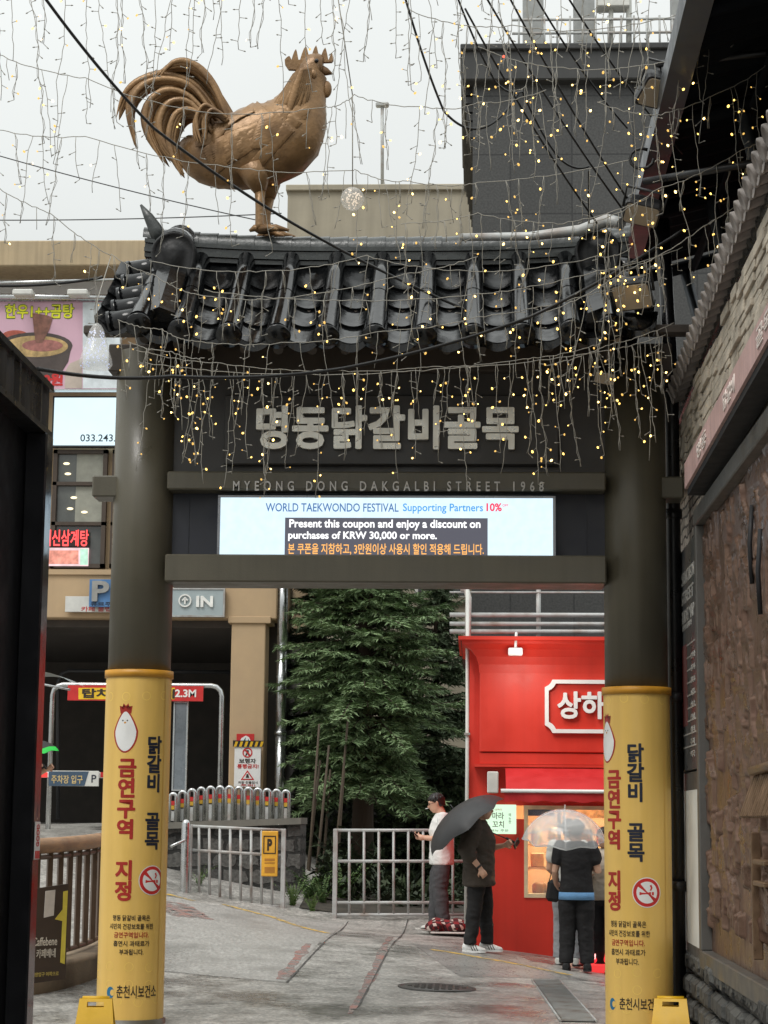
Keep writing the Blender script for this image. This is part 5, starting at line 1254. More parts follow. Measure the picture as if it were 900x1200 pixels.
# ================================================================== terrace railing, dark tower, concrete block
TY = 26.0
t = thing('terrace_railing', 'grey metal terrace railing with three bars above the red cornice', 'railing', at(640, 745, TY))
for py, r in ((694, .012), (720.5, .03), (731, .028), (740, .03)):
    mb = MB(); mb.tube([at(527, py, TY), at(930, py + 1, TY)], r, 8); mb.build('rail', M['galv'], t)
for px in (548, 631, 714, 800):
    mb = MB(); mb.tube([at(px, 752, TY + .02), at(px, 688 if px > 560 else 693, TY + .02)], .03, 8); mb.build('post', M['galv'], t)
mb = MB(); mb.tube([at(548, 752, TY - .02), at(549, 700, TY - .02), at(546, 690, TY - .02), at(540, 689, TY - .02)], .04, 8); mb.build('vent_pipe', M['offwhite'], t)
WYt = 40.0
def wx(px, Y, py=150): return at(px, py, Y).x
def wz(py, Y, px=650): return at(px, py, Y).z
tw = thing('stone_tower', 'tall block clad in dark grey stone panels with heavy projecting cornice', 'building', (wx(670, WYt), WYt, 0))
M['slab'] = brickmat('dark_stone_cladding', (.060, .060, .058), (.045, .045, .044), (.025, .025, .025), 1.27, 1.27, 'XZ', .35, .15, .02, 0, 0)
M['slabcap'] = pm('dark_cornice', (.042, .042, .041), .4, 0, .2, 1.5, .1, 20, streak=.2)
TX0, TX1 = wx(554, WYt), wx(806, WYt)
mb = MB(); mb.span((TX0, WYt, -1), (TX1 + 2, WYt + 7, wz(92, WYt))); mb.build('wall', M['slab'], tw)
mb = MB(); mb.span((wx(541, WYt - .3), WYt - .3, wz(93, WYt - .3)), (TX1 + 2.3, WYt + 7.2, wz(54, WYt - .3)), .03); mb.span((wx(539, WYt - .4), WYt - .4, wz(57, WYt - .4)), (TX1 + 2.4, WYt + 7.3, wz(50, WYt - .4)), .02)
for i in range(7): 
    pz_ = wz(100 + i * 10, WYt); mb.span((TX0 - .22 + i * .03, WYt + .2, pz_ - .12), (TX0 + .02, WYt + 6, pz_ + .02))
mb.build('cornice', M['slabcap'], tw)
M['roof_pillar'] = pm('roof_pillar', lin((150, 152, 150)), .6)
for px in (625, 685, 800):
    mb = MB(); mb.span((wx(px - 12, WYt + 1, 20), WYt + 1, wz(60, WYt + 1)), (wx(px + 12, WYt + 1, 20), WYt + 1.5, wz(-90, WYt + 1)), .01); mb.build('roof_pillar', M['roof_pillar'], tw)
mb = MB()
for i in range(14): x = wx(608 + 15 * i, WYt + .5, 40); mb.tube([(x, WYt + .5, wz(52, WYt)), (x, WYt + .5, wz(8, WYt))], .025, 6)
for py in (12, 28, 44): mb.tube([(wx(600, WYt + .5), WYt + .5, wz(py, WYt)), (TX1 + 2, WYt + .5, wz(py, WYt))], .03, 6)
mb.build('roof_railing', M['galv'], tw)
mb = MB(); mb.box(at(718, 2, WYt + .6), (.7, .4, .35), None, .02); mb.tube([at(716, 50, WYt + .6), at(716, 8, WYt + .6)], .05, 8); mb.tube([at(737, 50, WYt + .6), at(737, -20, WYt + .6)], .06, 8); mb.build('roof_unit', M['offwhite'], tw)
CY = 50.0
cb = thing('concrete_building', 'stained grey concrete building behind the rooster with a small window', 'building', (wx(445, CY), CY, 0))
mb = MB(); mb.span((wx(337, CY, 240), CY, -1), (wx(560, CY, 240), CY + 8, wz(222, CY, 440))); mb.build('wall', M['concrete'], cb)
mb = MB(); mb.span((wx(335, CY, 240), CY - .1, wz(224, CY, 440)), (wx(560, CY, 240), CY + 8, wz(217, CY, 440)), .02); mb.build('parapet', M['concrete'], cb)
mb = MB(); a, b = at(486, 700, CY), at(550, 686, CY); mb.span((a.x, CY - .06, a.z), (b.x, CY + .02, b.z + .9)); wn = mb.build('window', M['offwhite'], cb)
for px in ((490, 514), (520, 546)):
    a, b = at(px[0], 698, CY), at(px[1], 686, CY); mb = MB(); mb.span((a.x, CY - .08, a.z), (b.x, CY - .05, b.z + .8)); mb.build('pane', M['darkglass'], wn)
mb = MB(); a = at(490, 706, CY); b = at(560, 702, CY); mb.span((a.x, CY - .12, a.z), (b.x, CY - .001, b.z)); mb.build('ledge', M['concrete'], cb)
t = thing('roof_antenna', 'thin roof antenna pole standing on the stained concrete building', 'antenna', at(448, 218, CY + 1))
mb = MB(); mb.tube([at(448, 222, CY + 1), at(448, 122, CY + 1)], .05, 6); mb.build('pole', M['galv'], t)
mb = MB(); mb.box(at(448, 123, CY + 1), (.35, .2, .12), None, .03); mb.build('antenna_head', M['galv'], t)

# ================================================================== conifers
def conifer_mat(name, c0, c1, c2):
    m, N, L, P = newmat(name)
    g = N.new('ShaderNodeNewGeometry'); oi = N.new('ShaderNodeTexCoord'); n = N.new('ShaderNodeTexNoise'); n.inputs['Scale'].default_value = 2.2; n.inputs['Detail'].default_value = 4; L.new(oi.outputs['Object'], n.inputs['Vector'])
    ad = N.new('ShaderNodeMath'); ad.operation = 'ADD'; ml = N.new('ShaderNodeMath'); ml.operation = 'MULTIPLY'; ml.inputs[1].default_value = .35; L.new(g.outputs['Random Per Island'], ml.inputs[0]); L.new(ml.outputs[0], ad.inputs[0])
    m2 = N.new('ShaderNodeMath'); m2.operation = 'MULTIPLY'; m2.inputs[1].default_value = .8; L.new(n.outputs[0], m2.inputs[0]); L.new(m2.outputs[0], ad.inputs[1])
    r = N.new('ShaderNodeValToRGB'); L.new(ad.outputs[0], r.inputs[0]); e = r.color_ramp.elements; e[0].position = .25; e[0].color = c0 + (1,); e[1].position = .85; e[1].color = c2 + (1,); k = e.new(.55); k.color = c1 + (1,)
    L.new(r.outputs[0], P.inputs['Base Color']); P.inputs['Roughness'].default_value = .6; P.inputs['Specular IOR Level'].default_value = .3
    return m
M['needle'] = conifer_mat('conifer_needles', (.08, .125, .056), (.18, .265, .125), (.30, .40, .21))
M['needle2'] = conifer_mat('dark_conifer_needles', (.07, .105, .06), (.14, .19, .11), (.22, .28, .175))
M['bark'] = pm('conifer_bark', lin((70, 58, 48)), .85, 0, .3, 8, .8, 30, stretch=(1, 1, .3))
M['stem'] = pm('pale_stem', lin((78, 67, 54)), .8, 0, .25, 8, .4, 30)
def conifer(name, label, x, y, z0, H, rmax, mat, seed, lean=0.0, zlow=.12, dens=1.0, stems=1):
    rn = random.Random(seed)
    t = thing(name, label, 'tree', (x, y, z0), 0, 'conifers behind the steel fence')
    mb = MB()
    mb.tube([Vector((x, y, z0 - .2)), Vector((x + lean * .5, y, z0 + H * .5)), Vector((x + lean, y, z0 + H))], [H * .017 + .05, H * .012, .015], 9)
    limbs = MB(); cr = MB(); nv = Vector
    ntot = int(430 * dens * H / 8)
    for lv in range(ntot):
        f = zlow + (1 - zlow) * rn.random() ** 1.25; zc = z0 + H * f; R_ = rmax * (1 - f) ** .62 * (1 if f > zlow + .1 else .8) * (.72 + .34 * mnoise.noise((f * 5, lv * .37, seed)) + rn.uniform(0, .35))
        cx = x + lean * f
        for b in range(1):
            az = rn.uniform(0, 2 * math.pi); ln = R_ * rn.uniform(.6, 1.1); d = nv((math.cos(az), math.sin(az), 0))
            p0 = nv((cx, y, zc + rn.uniform(-.08, .08)))
            up = rn.uniform(-.05, .35) + .22 * (f - .35); droop = .42 * (1 - f) + rn.uniform(.05, .3)
            pts = [p0 + d * ln * q + nv((0, 0, ln * (up * q - droop * q * q + .16 * q ** 4))) for q in (0, .33, .66, 1)]
            limbs.tube(pts, [.018 + .012 * (1 - f), .014, .009, .004], 4)
            side = nv((-d.y, d.x, 0)); ns = max(5, int(ln * 13))
            for s in range(ns):
                q = .18 + .82 * s / ns; k = min(int(q * 3), 2); bp = pts[k].lerp(pts[k + 1], q * 3 - k)
                sl = (.36 * (1 - q) + .12) * min(1, ln) * rn.uniform(.8, 1.2)
                for sg in (-1, 1):
                    tip = bp + side * sg * sl * .8 + d * sl * .65 + nv((0, 0, -sl * rn.uniform(.05, .4)))
                    tw_ = rn.uniform(-.03, .03); nn = 8
                    for m in range(nn):         # needle tufts along the twig
                        c = bp.lerp(tip, (m + rn.random()) / nn); w = rn.uniform(.035, .06) * (1.15 - .4 * m / nn)
                        dr = ((tip - bp).normalized() + nv((rn.uniform(-.5, .5), rn.uniform(-.5, .5), rn.uniform(-.45, .45)))).normalized()
                        s2 = dr.cross(nv((rn.uniform(-.6, .6), rn.uniform(-.6, .6), 1))).normalized()
                        cr.add([c - s2 * w * .38, c + s2 * w * .38, c + dr * w * 2.5], [(0, 1, 2)], False)
    for i in range(1, stems):
        px_ = x - .95 + .1 * i + rn.uniform(-.05, .05); a = nv((px_, y - rn.uniform(.8, 1.5), z0 - .3)); mb2 = MB(); mb2.tube([a, a + nv((rn.uniform(.1, .3), rn.uniform(-.1, .1), rn.uniform(2.3, 3.2)))], [.032, .018], 6); mb2.build('trunk', M['stem'], t)
    tr = mb.build('trunk', M['bark'], t); limbs.build('limbs', M['bark'], tr, fix=False)
    cr.build('crown', mat, t, fix=False)
    print(name, len(cr.f))
p = at(424, 1000, 32.5); conifer('conifer_tree', 'broad green conifer with drooping layered boughs beside the metal drain pipe', p.x, 32.5, .3, 9.2, 2.0, M['needle'], 3, .05, .20, 1.5, 7)
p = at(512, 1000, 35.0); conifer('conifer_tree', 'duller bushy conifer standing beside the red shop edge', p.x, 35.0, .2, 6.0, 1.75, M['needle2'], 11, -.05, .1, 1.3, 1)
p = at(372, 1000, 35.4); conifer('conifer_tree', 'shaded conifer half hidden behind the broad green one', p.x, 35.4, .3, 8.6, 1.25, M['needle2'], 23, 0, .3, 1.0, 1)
# ground plants at the foot
def leafy(name, label, px, py, Y, h, n, mat, wid=.03, seed=1, fern=False):
    rn = random.Random(seed); q = at(px, py, Y); q.z = gz(q.x, q.y); mb = MB()
    t = thing(name, label, 'plant', q)
    for i in range(n):
        az = rn.uniform(0, 6.28); d = Vector((math.cos(az), math.sin(az), 0)); ln = h * rn.uniform(.6, 1.1); sp = rn.uniform(.25, .9); pts = [q + d * (ln * sp * u) + Vector((0, 0, ln * (1.1 * u - (.55 if fern else .25) * u * u))) for u in (0, .25, .5, .75, 1)]
        s = Vector((-d.y, d.x, 0))
        for u in range(14):
            k = min(int(u / 14 * 4), 3); c = pts[k].lerp(pts[k + 1], u / 14 * 4 - k)
            for sg in (-1, 1):
                l2 = wid * (2.6 if fern else 1.6) * (1 - u / 15) * rn.uniform(.7, 1.3); e = c + s * sg * l2 + (pts[k + 1] - pts[k]).normalized() * l2 * .5 + Vector((0, 0, rn.uniform(-.02, .02))); v = (pts[k + 1] - pts[k]).normalized() * wid * .35
                mb.add([c - v, e, c + v], [(0, 1, 2)], False)
    mb.build('leaves', mat, t, fix=False)
M['fern'] = conifer_mat('fern_leaf', (.03, .06, .02), (.07, .13, .04), (.13, .2, .07)); M['weed'] = conifer_mat('weed_leaf', (.05, .09, .02), (.1, .17, .05), (.2, .28, .1))
leafy('fern_plant', 'arching green fern at the foot of the dark conifer trunks', 362, 1040, 28.2, .75, 16, M['fern'], .035, 2, True)
leafy('weed_plant', 'tuft of pale green weeds against end of grey fence by yellow sign', 343, 1062, 27.5, .4, 22, M['weed'], .03, 3)
leafy('weed_plant', 'small weeds growing at the chrome post before rubble wall', 233, 1052, 27.7, .34, 14, M['weed'], .025, 4)
leafy('shrub_plant', 'low dark shrub behind the rusty steel fence under conifers', 400, 1066, 28.6, .6, 26, M['fern'], .04, 5)
leafy('shrub_plant', 'bushy dark leaves between the fern and rusty fence', 378, 1066, 28.0, .45, 22, M['fern'], .035, 8)
leafy('weed_plant', 'yellowish green weeds sprouting at rusty fence post', 366, 1070, 27.3, .28, 16, M['weed'], .025, 6)
# dark hedge filling the yard behind the fence
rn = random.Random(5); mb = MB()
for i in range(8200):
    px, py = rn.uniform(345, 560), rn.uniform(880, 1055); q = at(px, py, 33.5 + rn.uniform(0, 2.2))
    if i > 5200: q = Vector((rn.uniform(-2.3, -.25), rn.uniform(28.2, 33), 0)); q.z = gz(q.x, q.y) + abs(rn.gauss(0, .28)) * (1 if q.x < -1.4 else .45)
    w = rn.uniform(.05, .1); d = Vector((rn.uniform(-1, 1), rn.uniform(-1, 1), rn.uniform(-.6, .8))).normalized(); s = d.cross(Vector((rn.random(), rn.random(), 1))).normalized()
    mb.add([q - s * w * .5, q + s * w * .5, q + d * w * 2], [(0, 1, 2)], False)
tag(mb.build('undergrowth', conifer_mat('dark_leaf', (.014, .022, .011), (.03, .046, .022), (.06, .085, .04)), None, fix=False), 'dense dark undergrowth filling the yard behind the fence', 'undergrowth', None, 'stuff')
t = thing('yard_wall', 'dark stone back wall of the yard behind the conifers', 'wall', (at(450, 950, 37).x, 37, 0))
mb = MB(); mb.span((at(335, 950, 37).x, 37, -.5), (at(552, 950, 37).x, 37.3, 2.6)); mb.build('masonry', M['rubble'], t)

# ================================================================== tile-topped wall with bronze mural
XW = 1.75
def wp(px, py, X=XW): return atx(px, py, X)
wall = thing('tiled_wall', 'stone clad alley wall with row of roof tiles along its sloping top', 'wall', (XW, 14, 0))
M['stonewall'] = brickmat('ledger_stone', lin((182, 172, 160)), lin((128, 120, 110)), lin((62, 58, 52)), .42, .085, 'YZ', .85, 1.0, .012, 3.0)
M['basalt'] = brickmat('dark_rubble_base', lin((92, 92, 88)), lin((58, 58, 56)), lin((30, 30, 28)), .36, .2, 'YZ', .7, 1.0, .02, 7.0)
Y0, Y1 = 4.0, 17.35
def zeave(y): return 5.06 + (16.1 - y) * .048
XE = 1.61
mb = MB()
ny = 60
rings = []
for i in range(ny + 1):
    y = Y0 + (Y1 - Y0) * i / ny; rings.append([Vector((XW, y, .62)), Vector((XW, y, zeave(y) - .1)), Vector((XW + .55, y, zeave(y) - .1)), Vector((XW + .55, y, .62))])
mb.loft(rings, True, False); mb.build('masonry', M['stonewall'], wall)
mb = MB(); rnb = random.Random(4)
mb.span((XW - .02, Y0, -.4), (XW + .55, Y1, .618))
for r_ in range(4):
    y = Y0
    while y < Y1 - .1:
        ww = rnb.uniform(.22, .5); z0 = -.1 + r_ * .18; mb.box((XW - .03 + rnb.uniform(-.02, .02), y + ww / 2, z0 + .09), (.12, ww - .02, .16), Matrix.Rotation(rnb.uniform(-.05, .05), 3, 'X'), .035); y += ww
mb.build('stone_base', M['basalt'], wall)
# ledger stones standing proud above the pink fascia
mb = MB(); rnb = random.Random(9); z = 4.28
while z < 5.6:
    hh = rnb.uniform(.05, .085); y = Y0 + rnb.random() * .3
    while y < Y1 - .2:
        ww = rnb.uniform(.18, .55)
        if z + hh < zeave(y + ww / 2) - .12: mb.box((XW - .005 - rnb.uniform(0, .03), y + ww / 2, z + hh / 2), (.08, min(ww, Y1 - y) - .012, hh - .008), None, .003)
        y += ww
    z += hh
mb.build('ledger_stones', pm('ledger_blocks', lin((178, 168, 152)), .85, 0, .35, 5, .7, 60, dirt=lin((96, 88, 76)), dirt_amt=.5, dscale=3), wall)
mb = MB(); mb.smooth = True; y = Y0 + .1; k = 0       # tiles along the top, ends towards the alley
while y < Y1:
    z = zeave(y); a = Vector((XW + .62, y, z + .34)); b = Vector((XE, y, z + .03)); d = (b - a).normalized()
    mb.tube([a, a.lerp(b, .5), b], [.06, .065, .07], 12)
    mb.lathe(b, [(.072, -.01), (.075, .012), (.058, .02), (.05, .01), (0, .012)], 14, d, True, False)
    c = y + .1; q = [Vector((XW + .62, c + u * .07, z + .31 + .03 * u * u)) for u in (-1, -.5, 0, .5, 1)]; w_ = [Vector((XE + .01, c + u * .07, z - .02 + .03 * u * u)) for u in (-1, -.5, 0, .5, 1)]
    mb.loft([q, w_, [p - Vector((0, 0, .05)) for p in w_]], False, True, False)
    y += .2; k += 1
mb.build('coping_tile', pm('weathered_tile', lin((140, 132, 126)), .55, 0, .35, 9, .3, 30, dirt=lin((60, 56, 52)), dirt_amt=.5), wall)
mb = MB(); mb.smooth = True; mb.tube([(XW + .3, Y0, zeave(Y0) + .3), (XW + .3, Y1, zeave(Y1) + .3)], .11, 12); mb.tube([(XW + .02, Y0, zeave(Y0) + .02), (XW + .02, Y1, zeave(Y1) + .02)], .05, 8); mb.build('coping_ridge', M['tile_ridge'], wall)
# pink fascia beam
fb = thing('fascia_sign', 'dusty pink fascia beam with faded raised lettering above the bronze mural', 'sign', (1.56, 12, 4.1))
mb = MB(); rings = []
for i in range(2):
    y = (5.0, 14.75)[i]; zt_ = 4.235 + (14.75 - y) * .024; rings.append([Vector((1.55, y, zt_ - .19)), Vector((1.55, y, zt_)), Vector((XW - .035, y, zt_)), Vector((XW - .035, y, zt_ - .19))])
mb.loft(rings, True, False); mb.build('beam', M['pink'], fb)
mb = MB(); rings = []
for i in range(2):
    y = (5.0, 14.74)[i]; zt_ = 4.235 + (14.75 - y) * .024; rings.append([Vector((1.57, y, zt_ - .24)), Vector((1.57, y, zt_ - .193)), Vector((XW - .03, y, zt_ - .193)), Vector((XW - .03, y, zt_ - .24))])
mb.loft(rings, True, False); mb.build('soffit', M['blackmatte'], fb)
fl = pm('fascia_letters', lin((230, 218, 210)), .5)
for q, bdy in enumerate(('명동', '닭갈비', '골목')):
    letter('lettering', bdy, (1.549, 13.6 - q * 1.5, 4.165 + q * .036), .55, .11, fl, fb, (0, -1, .024), (0, 0, 1), .02, .006)
# mural frame and relief
mu = thing('bronze_mural', 'large bronze relief mural of an old street scene in a grey metal frame', 'mural', (XW, 12.5, .6))
my0, my1 = 8.6, wp(833, 900).y; mz0, mz1 = wp(843, 1118).z, wp(836, 606).z
mb = MB(); f = .13
for a, b in (((my0 - f, mz0 - f), (my1 + f, mz0)), ((my0 - f, mz1), (my1 + f, mz1 + f)), ((my1, mz0), (my1 + f, mz1)), ((my0 - f, mz0), (my0, mz1))): mb.span((XW - .09, a[0], a[1]), (XW - .002, b[0], b[1]), .008)
mb.build('frame', M['frame_grey'], mu)
nyy, nzz = 440, 250; rnb = random.Random(21)
H_ = np.zeros((nzz, nyy)); Yg, Zg = np.meshgrid(np.arange(nyy), np.arange(nzz))
def stamp(msk, h): 
    global H_
    H_ = np.where(msk, h, H_)
def box_(cy, cz, w_, h_): return (np.abs(Yg - cy) < w_ / 2) & (Zg >= cz) & (Zg < cz + h_)
for row in range(9):                        # terraces of little shops and houses, upper rows first
    base = nzz * .93 - row * nzz * .105; cy = -10
    while cy < nyy + 10:
        w_ = rnb.uniform(12, 26); h_ = rnb.uniform(10, 20); h0 = .006 + .0016 * row + rnb.uniform(0, .012); z0 = base + rnb.uniform(-5, 5)
        if rnb.random() < .72:
            stamp(box_(cy, z0, w_, h_), h0)
            rf = (np.abs(Yg - cy) < (w_ * .62) * (1 - (Zg - z0 - h_) / 10)) & (Zg >= z0 + h_) & (Zg < z0 + h_ + 9); stamp(rf, h0 + .010); stamp(rf & (Zg % 3 == 0), h0 + .005)
            stamp(box_(cy - w_ * .2, z0, 3, h_ * .6), h0 - .006); stamp(box_(cy + w_ * .2, z0 + h_ * .4, 4, 4), h0 - .006); stamp(box_(cy, z0 + h_ * .78, w_ * .8, 2), h0 + .007)
        for f in range(rnb.randint(0, 3)):
            fy = cy + rnb.uniform(-w_ / 2, w_ / 2); fz = z0 - 6 + rnb.uniform(-2, 4); hh = h0 + .010
            stamp((np.abs(Yg - fy) < 1.4 + .8 * (1 - (Zg - fz) / 9)) & (Zg >= fz) & (Zg < fz + 9), hh); stamp((Yg - fy) ** 2 + (Zg - fz - 10.5) ** 2 < 3.2, hh + .004)
        cy += w_ * rnb.uniform(.9, 1.25)
for q in range(16):                         # lamp posts, poles, sagging wires and tree trunks
    fy = rnb.uniform(0, nyy); z0 = rnb.uniform(0, nzz * .7); h_ = rnb.uniform(25, 70); stamp(box_(fy, z0, 2, h_), .03)
    stamp(((Yg - fy) / 11) ** 2 + ((Zg - z0 - h_) / 7) ** 2 < 1 + .35 * np.sin(Yg * 1.3) * np.sin(Zg * 1.1), .026 + .006 * np.sin(Yg * 1.7) * np.sin(Zg * 1.5))
def blur(A):
    B = np.pad(A, 1, mode='edge'); return (B[:-2, 1:-1] + B[2:, 1:-1] + B[1:-1, :-2] + B[1:-1, 2:] + 2 * B[1:-1, 1:-1]) / 6
H_ = blur(H_) * 1.25
mb = MB(); mb.smooth = True
for j in range(nzz):
    for i in range(nyy):
        y = my0 + (my1 - my0) * i / (nyy - 1); z = mz0 + (mz1 - mz0) * j / (nzz - 1); mb.v.append((XW - .008 - H_[j, i] - .005 * mnoise.noise((y * 3, z * 3, 0)) - .003 * mnoise.noise((y * 14, z * 14, 3)), y, z))
for j in range(nzz - 1):
    for i in range(nyy - 1): mb.face([j * nyy + i, j * nyy + i + 1, (j + 1) * nyy + i + 1, (j + 1) * nyy + i])
mb.build('relief', M['mural'], mu, fix=False)
mb = MB()                                   # market stall roof of bronze slats and a doorway in higher relief
a = wp(886, 905); 
for i in range(14): p = wp(893 + i * 2.6, 935); mb.box((XW - .07, p.y, a.z - .14), (.04, .028, .3), Matrix.Rotation(.35, 3, 'Y'), .006)
p = wp(894, 905); q = wp(930, 880); mb.tube([(XW - .06, p.y + .04, a.z), (XW - .06, q.y, a.z + .02)], .03, 8)
for py in (1010, 1035): p = wp(901, py); mb.box((XW - .06, p.y - .2, p.z), (.06, .5, .03), None, .006)
p = wp(898, 1000); mb.box((XW - .06, p.y, p.z - .25), (.06, .04, .75), None, .006)
mb.build('stall_relief', pm('relief_bright', lin((122, 98, 76)), .4, .4, .3, 8), mu)
for (px, y0, y1) in ((889, 592, 684), (899, 620, 720)):
    mb = MB(); mb.tube([wp(px, y0) + Vector((-.04, 0, 0)), wp(px + 1, (y0 + y1) / 2) + Vector((-.06, 0, 0)), wp(px + 2, y1) + Vector((-.05, 0, 0))], .016, 6); mb.build('dark_rod', M['blackmatte'], mu)
# information board with the white panel below
ib = thing('information_board', 'dark grey guide board with red map and white list lines on stone wall', 'sign', (XW, 16, 2.5))
iy0, iy1 = my1 + f + .012, wp(794.5, 800).y; iz0, iz1 = wp(818, 903).z, wp(820, 632).z
mb = MB(); mb.span((XW - .07, iy0, iz0), (XW - .002, iy1, iz1), .006); bd = mb.build('board', pm('board_grey', lin((74, 76, 78)), .35), ib)
ink = pm('board_white', lin((176, 174, 168)), .5); XB = XW - .0705
def btext(b, px, py, wd, ht, m=ink): p = wp(px, py, XB); letter('lettering', b, (XB, p.y, p.z), wd, ht, m, bd, (0, -1, 0), (0, 0, 1), .022, .003)
for i, b in enumerate(('CHUNCHEON', 'STREET', 'GUIDE MAP')): btext(b, 805.5, 674 + i * 23, 1.0 - .12 * (i == 1), .105)
btext('춘천 명동 닭갈비골목', 805, 733, .7, .045)
mb = MB(); a = wp(798, 760, XB); b = wp(806, 850, XB); mb.span((XB - .003, b.y, b.z), (XB, a.y, a.z)); mb.build('map_patch', pm('map_red', lin((112, 42, 40)), .5, 0, .4, 2), bd)
for i in range(9):
    py = 762 + i * 14.5; a = wp(799, py, XB); c = wp(819, py - 2, XB); mb = MB(); mb.span((XB - .002, c.y, a.z - .006), (XB, a.y, a.z + .006)); mb.build('list_line', ink, bd); btext('%s' % ('안내', '상가', '광장', '시장', '식당', '카페', '쉼터', '주차', '약국')[i], 812, py + 5, .3, .05)
pz = thing('poster_panel', 'blank white poster panel in a dark steel frame below guide board', 'panel', (XW, 16, 1.2))
qy0, qy1 = iy0, wp(802, 950).y; qz0, qz1 = wp(830, 1143).z, iz0 - .012
mb = MB(); mb.span((XW - .06, qy0, qz0), (XW - .002, qy1, qz1), .006); mb.build('frame', M['frame_grey'], pz)
mb = MB(); mb.span((XW - .064, qy0 + .12, wp(830, 1112).z), (XW - .0605, qy1 - .12, wp(820, 926).z)); mb.build('sheet', pm('poster_white', lin((228, 230, 226)), .6, 0, .05, 4, dirt=lin((160, 160, 154)), dirt_amt=.5), pz)
# wall-washer under the fascia lighting the mural top
t = thing('wall_washer', 'slim wall washer lamp under the pink fascia lighting the mural', 'lamp', (1.6, 9.7, 3.96))
mb = MB(); mb.span((1.59, 8.0, 3.985), (1.65, 10.6, 4.03), .008); mb.build('housing', M['black'], t)
mb = MB(); mb.span((1.60, 8.1, 3.98), (1.64, 10.5, 3.984)); mb.build('lens', em('washer_lens', (.85, .88, 1.0), 60.0), t)
# drain pipe beside the gate column
t = thing('black_drainpipe', 'tall black drainpipe between the gate column and mural wall', 'pipe', (1.62, 16.35, 0))
mb = MB(); mb.smooth = True; x = at(790, 700, 16.35).x; mb.tube([(x, 16.35, -.1), (x, 16.35, 5.2), (x - .06, 16.35, 6.6)], .06, 12)
for z in (1.1, 2.6, 4.1): mb.tube([(x, 16.35, z - .04), (x, 16.35, z + .04)], .075, 12)
mb.build('tube', M['black'], t)
# ================================================================== market canopy over the alley side
cn_ = thing('market_canopy', 'dark corrugated steel canopy roof with a grey gutter over the alley', 'canopy', (3, 11, 6.5))
XG = 1.42
def zg(y): return 6.62 + (12 - y) * .02
mb = MB(); nn = 120
for i in range(nn + 1):
    y = 1.0 + 17.0 * i / nn
    for x, dz in ((XG - .02, .1), (6.5, 1.5)): mb.v.append((x, y, zg(y) + dz + .03 * (i % 2)))
for i in range(nn): mb.face([2 * i, 2 * i + 1, 2 * i + 3, 2 * i + 2])
mb.build('roof_sheet', M['canopy'], cn_, fix=False)
mb = MB(); rings = []
for y in (1.0, 18.0): rings.append([Vector((XG - .14, y, zg(y) - .05)), Vector((XG - .14, y, zg(y) + .13)), Vector((XG + .03, y, zg(y) + .13)), Vector((XG + .03, y, zg(y) - .05))])
mb.loft(rings, True, False); mb.build('gutter', M['canopy_edge'], cn_)
for i in range(9):
    y = 2.0 + 2.0 * i; mb = MB(); mb.tube([(XG, y, zg(y) + .02), (6.4, y, zg(y) + 1.38)], .06, 4); mb.build('rafter', M['canopy'], cn_)
    mb = MB(); mb.tube([(XG + .5, y, zg(y) + .12), (2.35, y + .5, zg(y) - 1.3)], .05, 4); mb.build('brace', M['canopy_edge'], cn_)
for x in (2.0, 3.0, 4.0, 5.0):
    mb = MB(); mb.tube([(x, 1, zg(1) + (x - XG) * .275 - .02), (x, 18, zg(18) + (x - XG) * .275 - .02)], .035, 4); mb.build('purlin', M['canopy'], cn_)
# added black block behind the tiled wall, background for the dark under the canopy
bw = thing('dark_backdrop', 'added black block behind tiled wall backing the dark under the market canopy', 'building', (4, 10, 0))
mb = MB(); mb.span((3.0, 1.0, -.2), (7, 19, 6.9)); mb.build('wall', pm('backdrop_black', (.009, .009, .01), .9, 0, .3, 1.5, spec=.04), bw)
# floodlights ------------------------------------------------------------------
def flood(px, py, Y, wd, ht, ndir, label, tilt=0.0, face=None, lit=.55):
    c = at(px, py, Y); t = thing('floodlight', label, 'floodlight', c, 0, 'floodlights over the gate')
    n = Vector(ndir).normalized(); r = Vector((0, 0, 1)).cross(n).normalized(); r = (Matrix.Rotation(tilt, 3, n) @ r); u = n.cross(r)
    def P(a, b, d): return c + r * a + u * b + n * d
    def ringr(k, d, cr=.25):
        o = []
        for sx_, sy_, a0 in ((1, 1, 0), (-1, 1, 90), (-1, -1, 180), (1, -1, 270)):
            for q in (0, 30, 60, 90): rr = cr * min(wd, ht) / 2; o.append(P(sx_ * (wd / 2 * k - rr) + rr * math.cos(R(a0 + q)), sy_ * (ht / 2 * k - rr) + rr * math.sin(R(a0 + q)), d))
        return o
    mb = MB(); mb.loft([ringr(.6, -.12), ringr(.95, -.07), ringr(1, -.02), ringr(1, .02), ringr(.9, .022)], True, False); mb.build('housing', M['black'], t)
    mb = MB(); mb.loft([ringr(.9, .0221), ringr(.89, .026)], True, False); mb.build('lens', pm('flood_lens', lin((168, 154, 134)), .35, 0, .08, 3), t)
    mb = MB(); mb.tube([P(-wd / 2 - .01, 0, -.03), P(-wd / 2 - .02, ht * .75, -.08), P(wd / 2 + .02, ht * .75, -.08), P(wd / 2 + .01, 0, -.03)], .012, 6); mb.build('bracket', M['darkgrey'], t)
    return t
flood(741, 346, 14.7, .30, .26, (-.1, -.55, -.8), 'square floodlight with tan lens hanging under black gable disc of the gate roof', .1)
flood(752, 250, 14.4, .27, .22, (-.2, -.45, -.9), 'slanting floodlight beside gable end of gate roof below the long bracket arm', -.5)
flood(772, 108, 13.6, .28, .26, (.1, -.5, -.85), 'big floodlight hung from the canopy gutter in front of the stone tower', -.2)
flood(716, 388, 15.0, .17, .15, (-.1, -.75, -.6), 'small floodlight fixed under the gate eave among the lights', -.3)
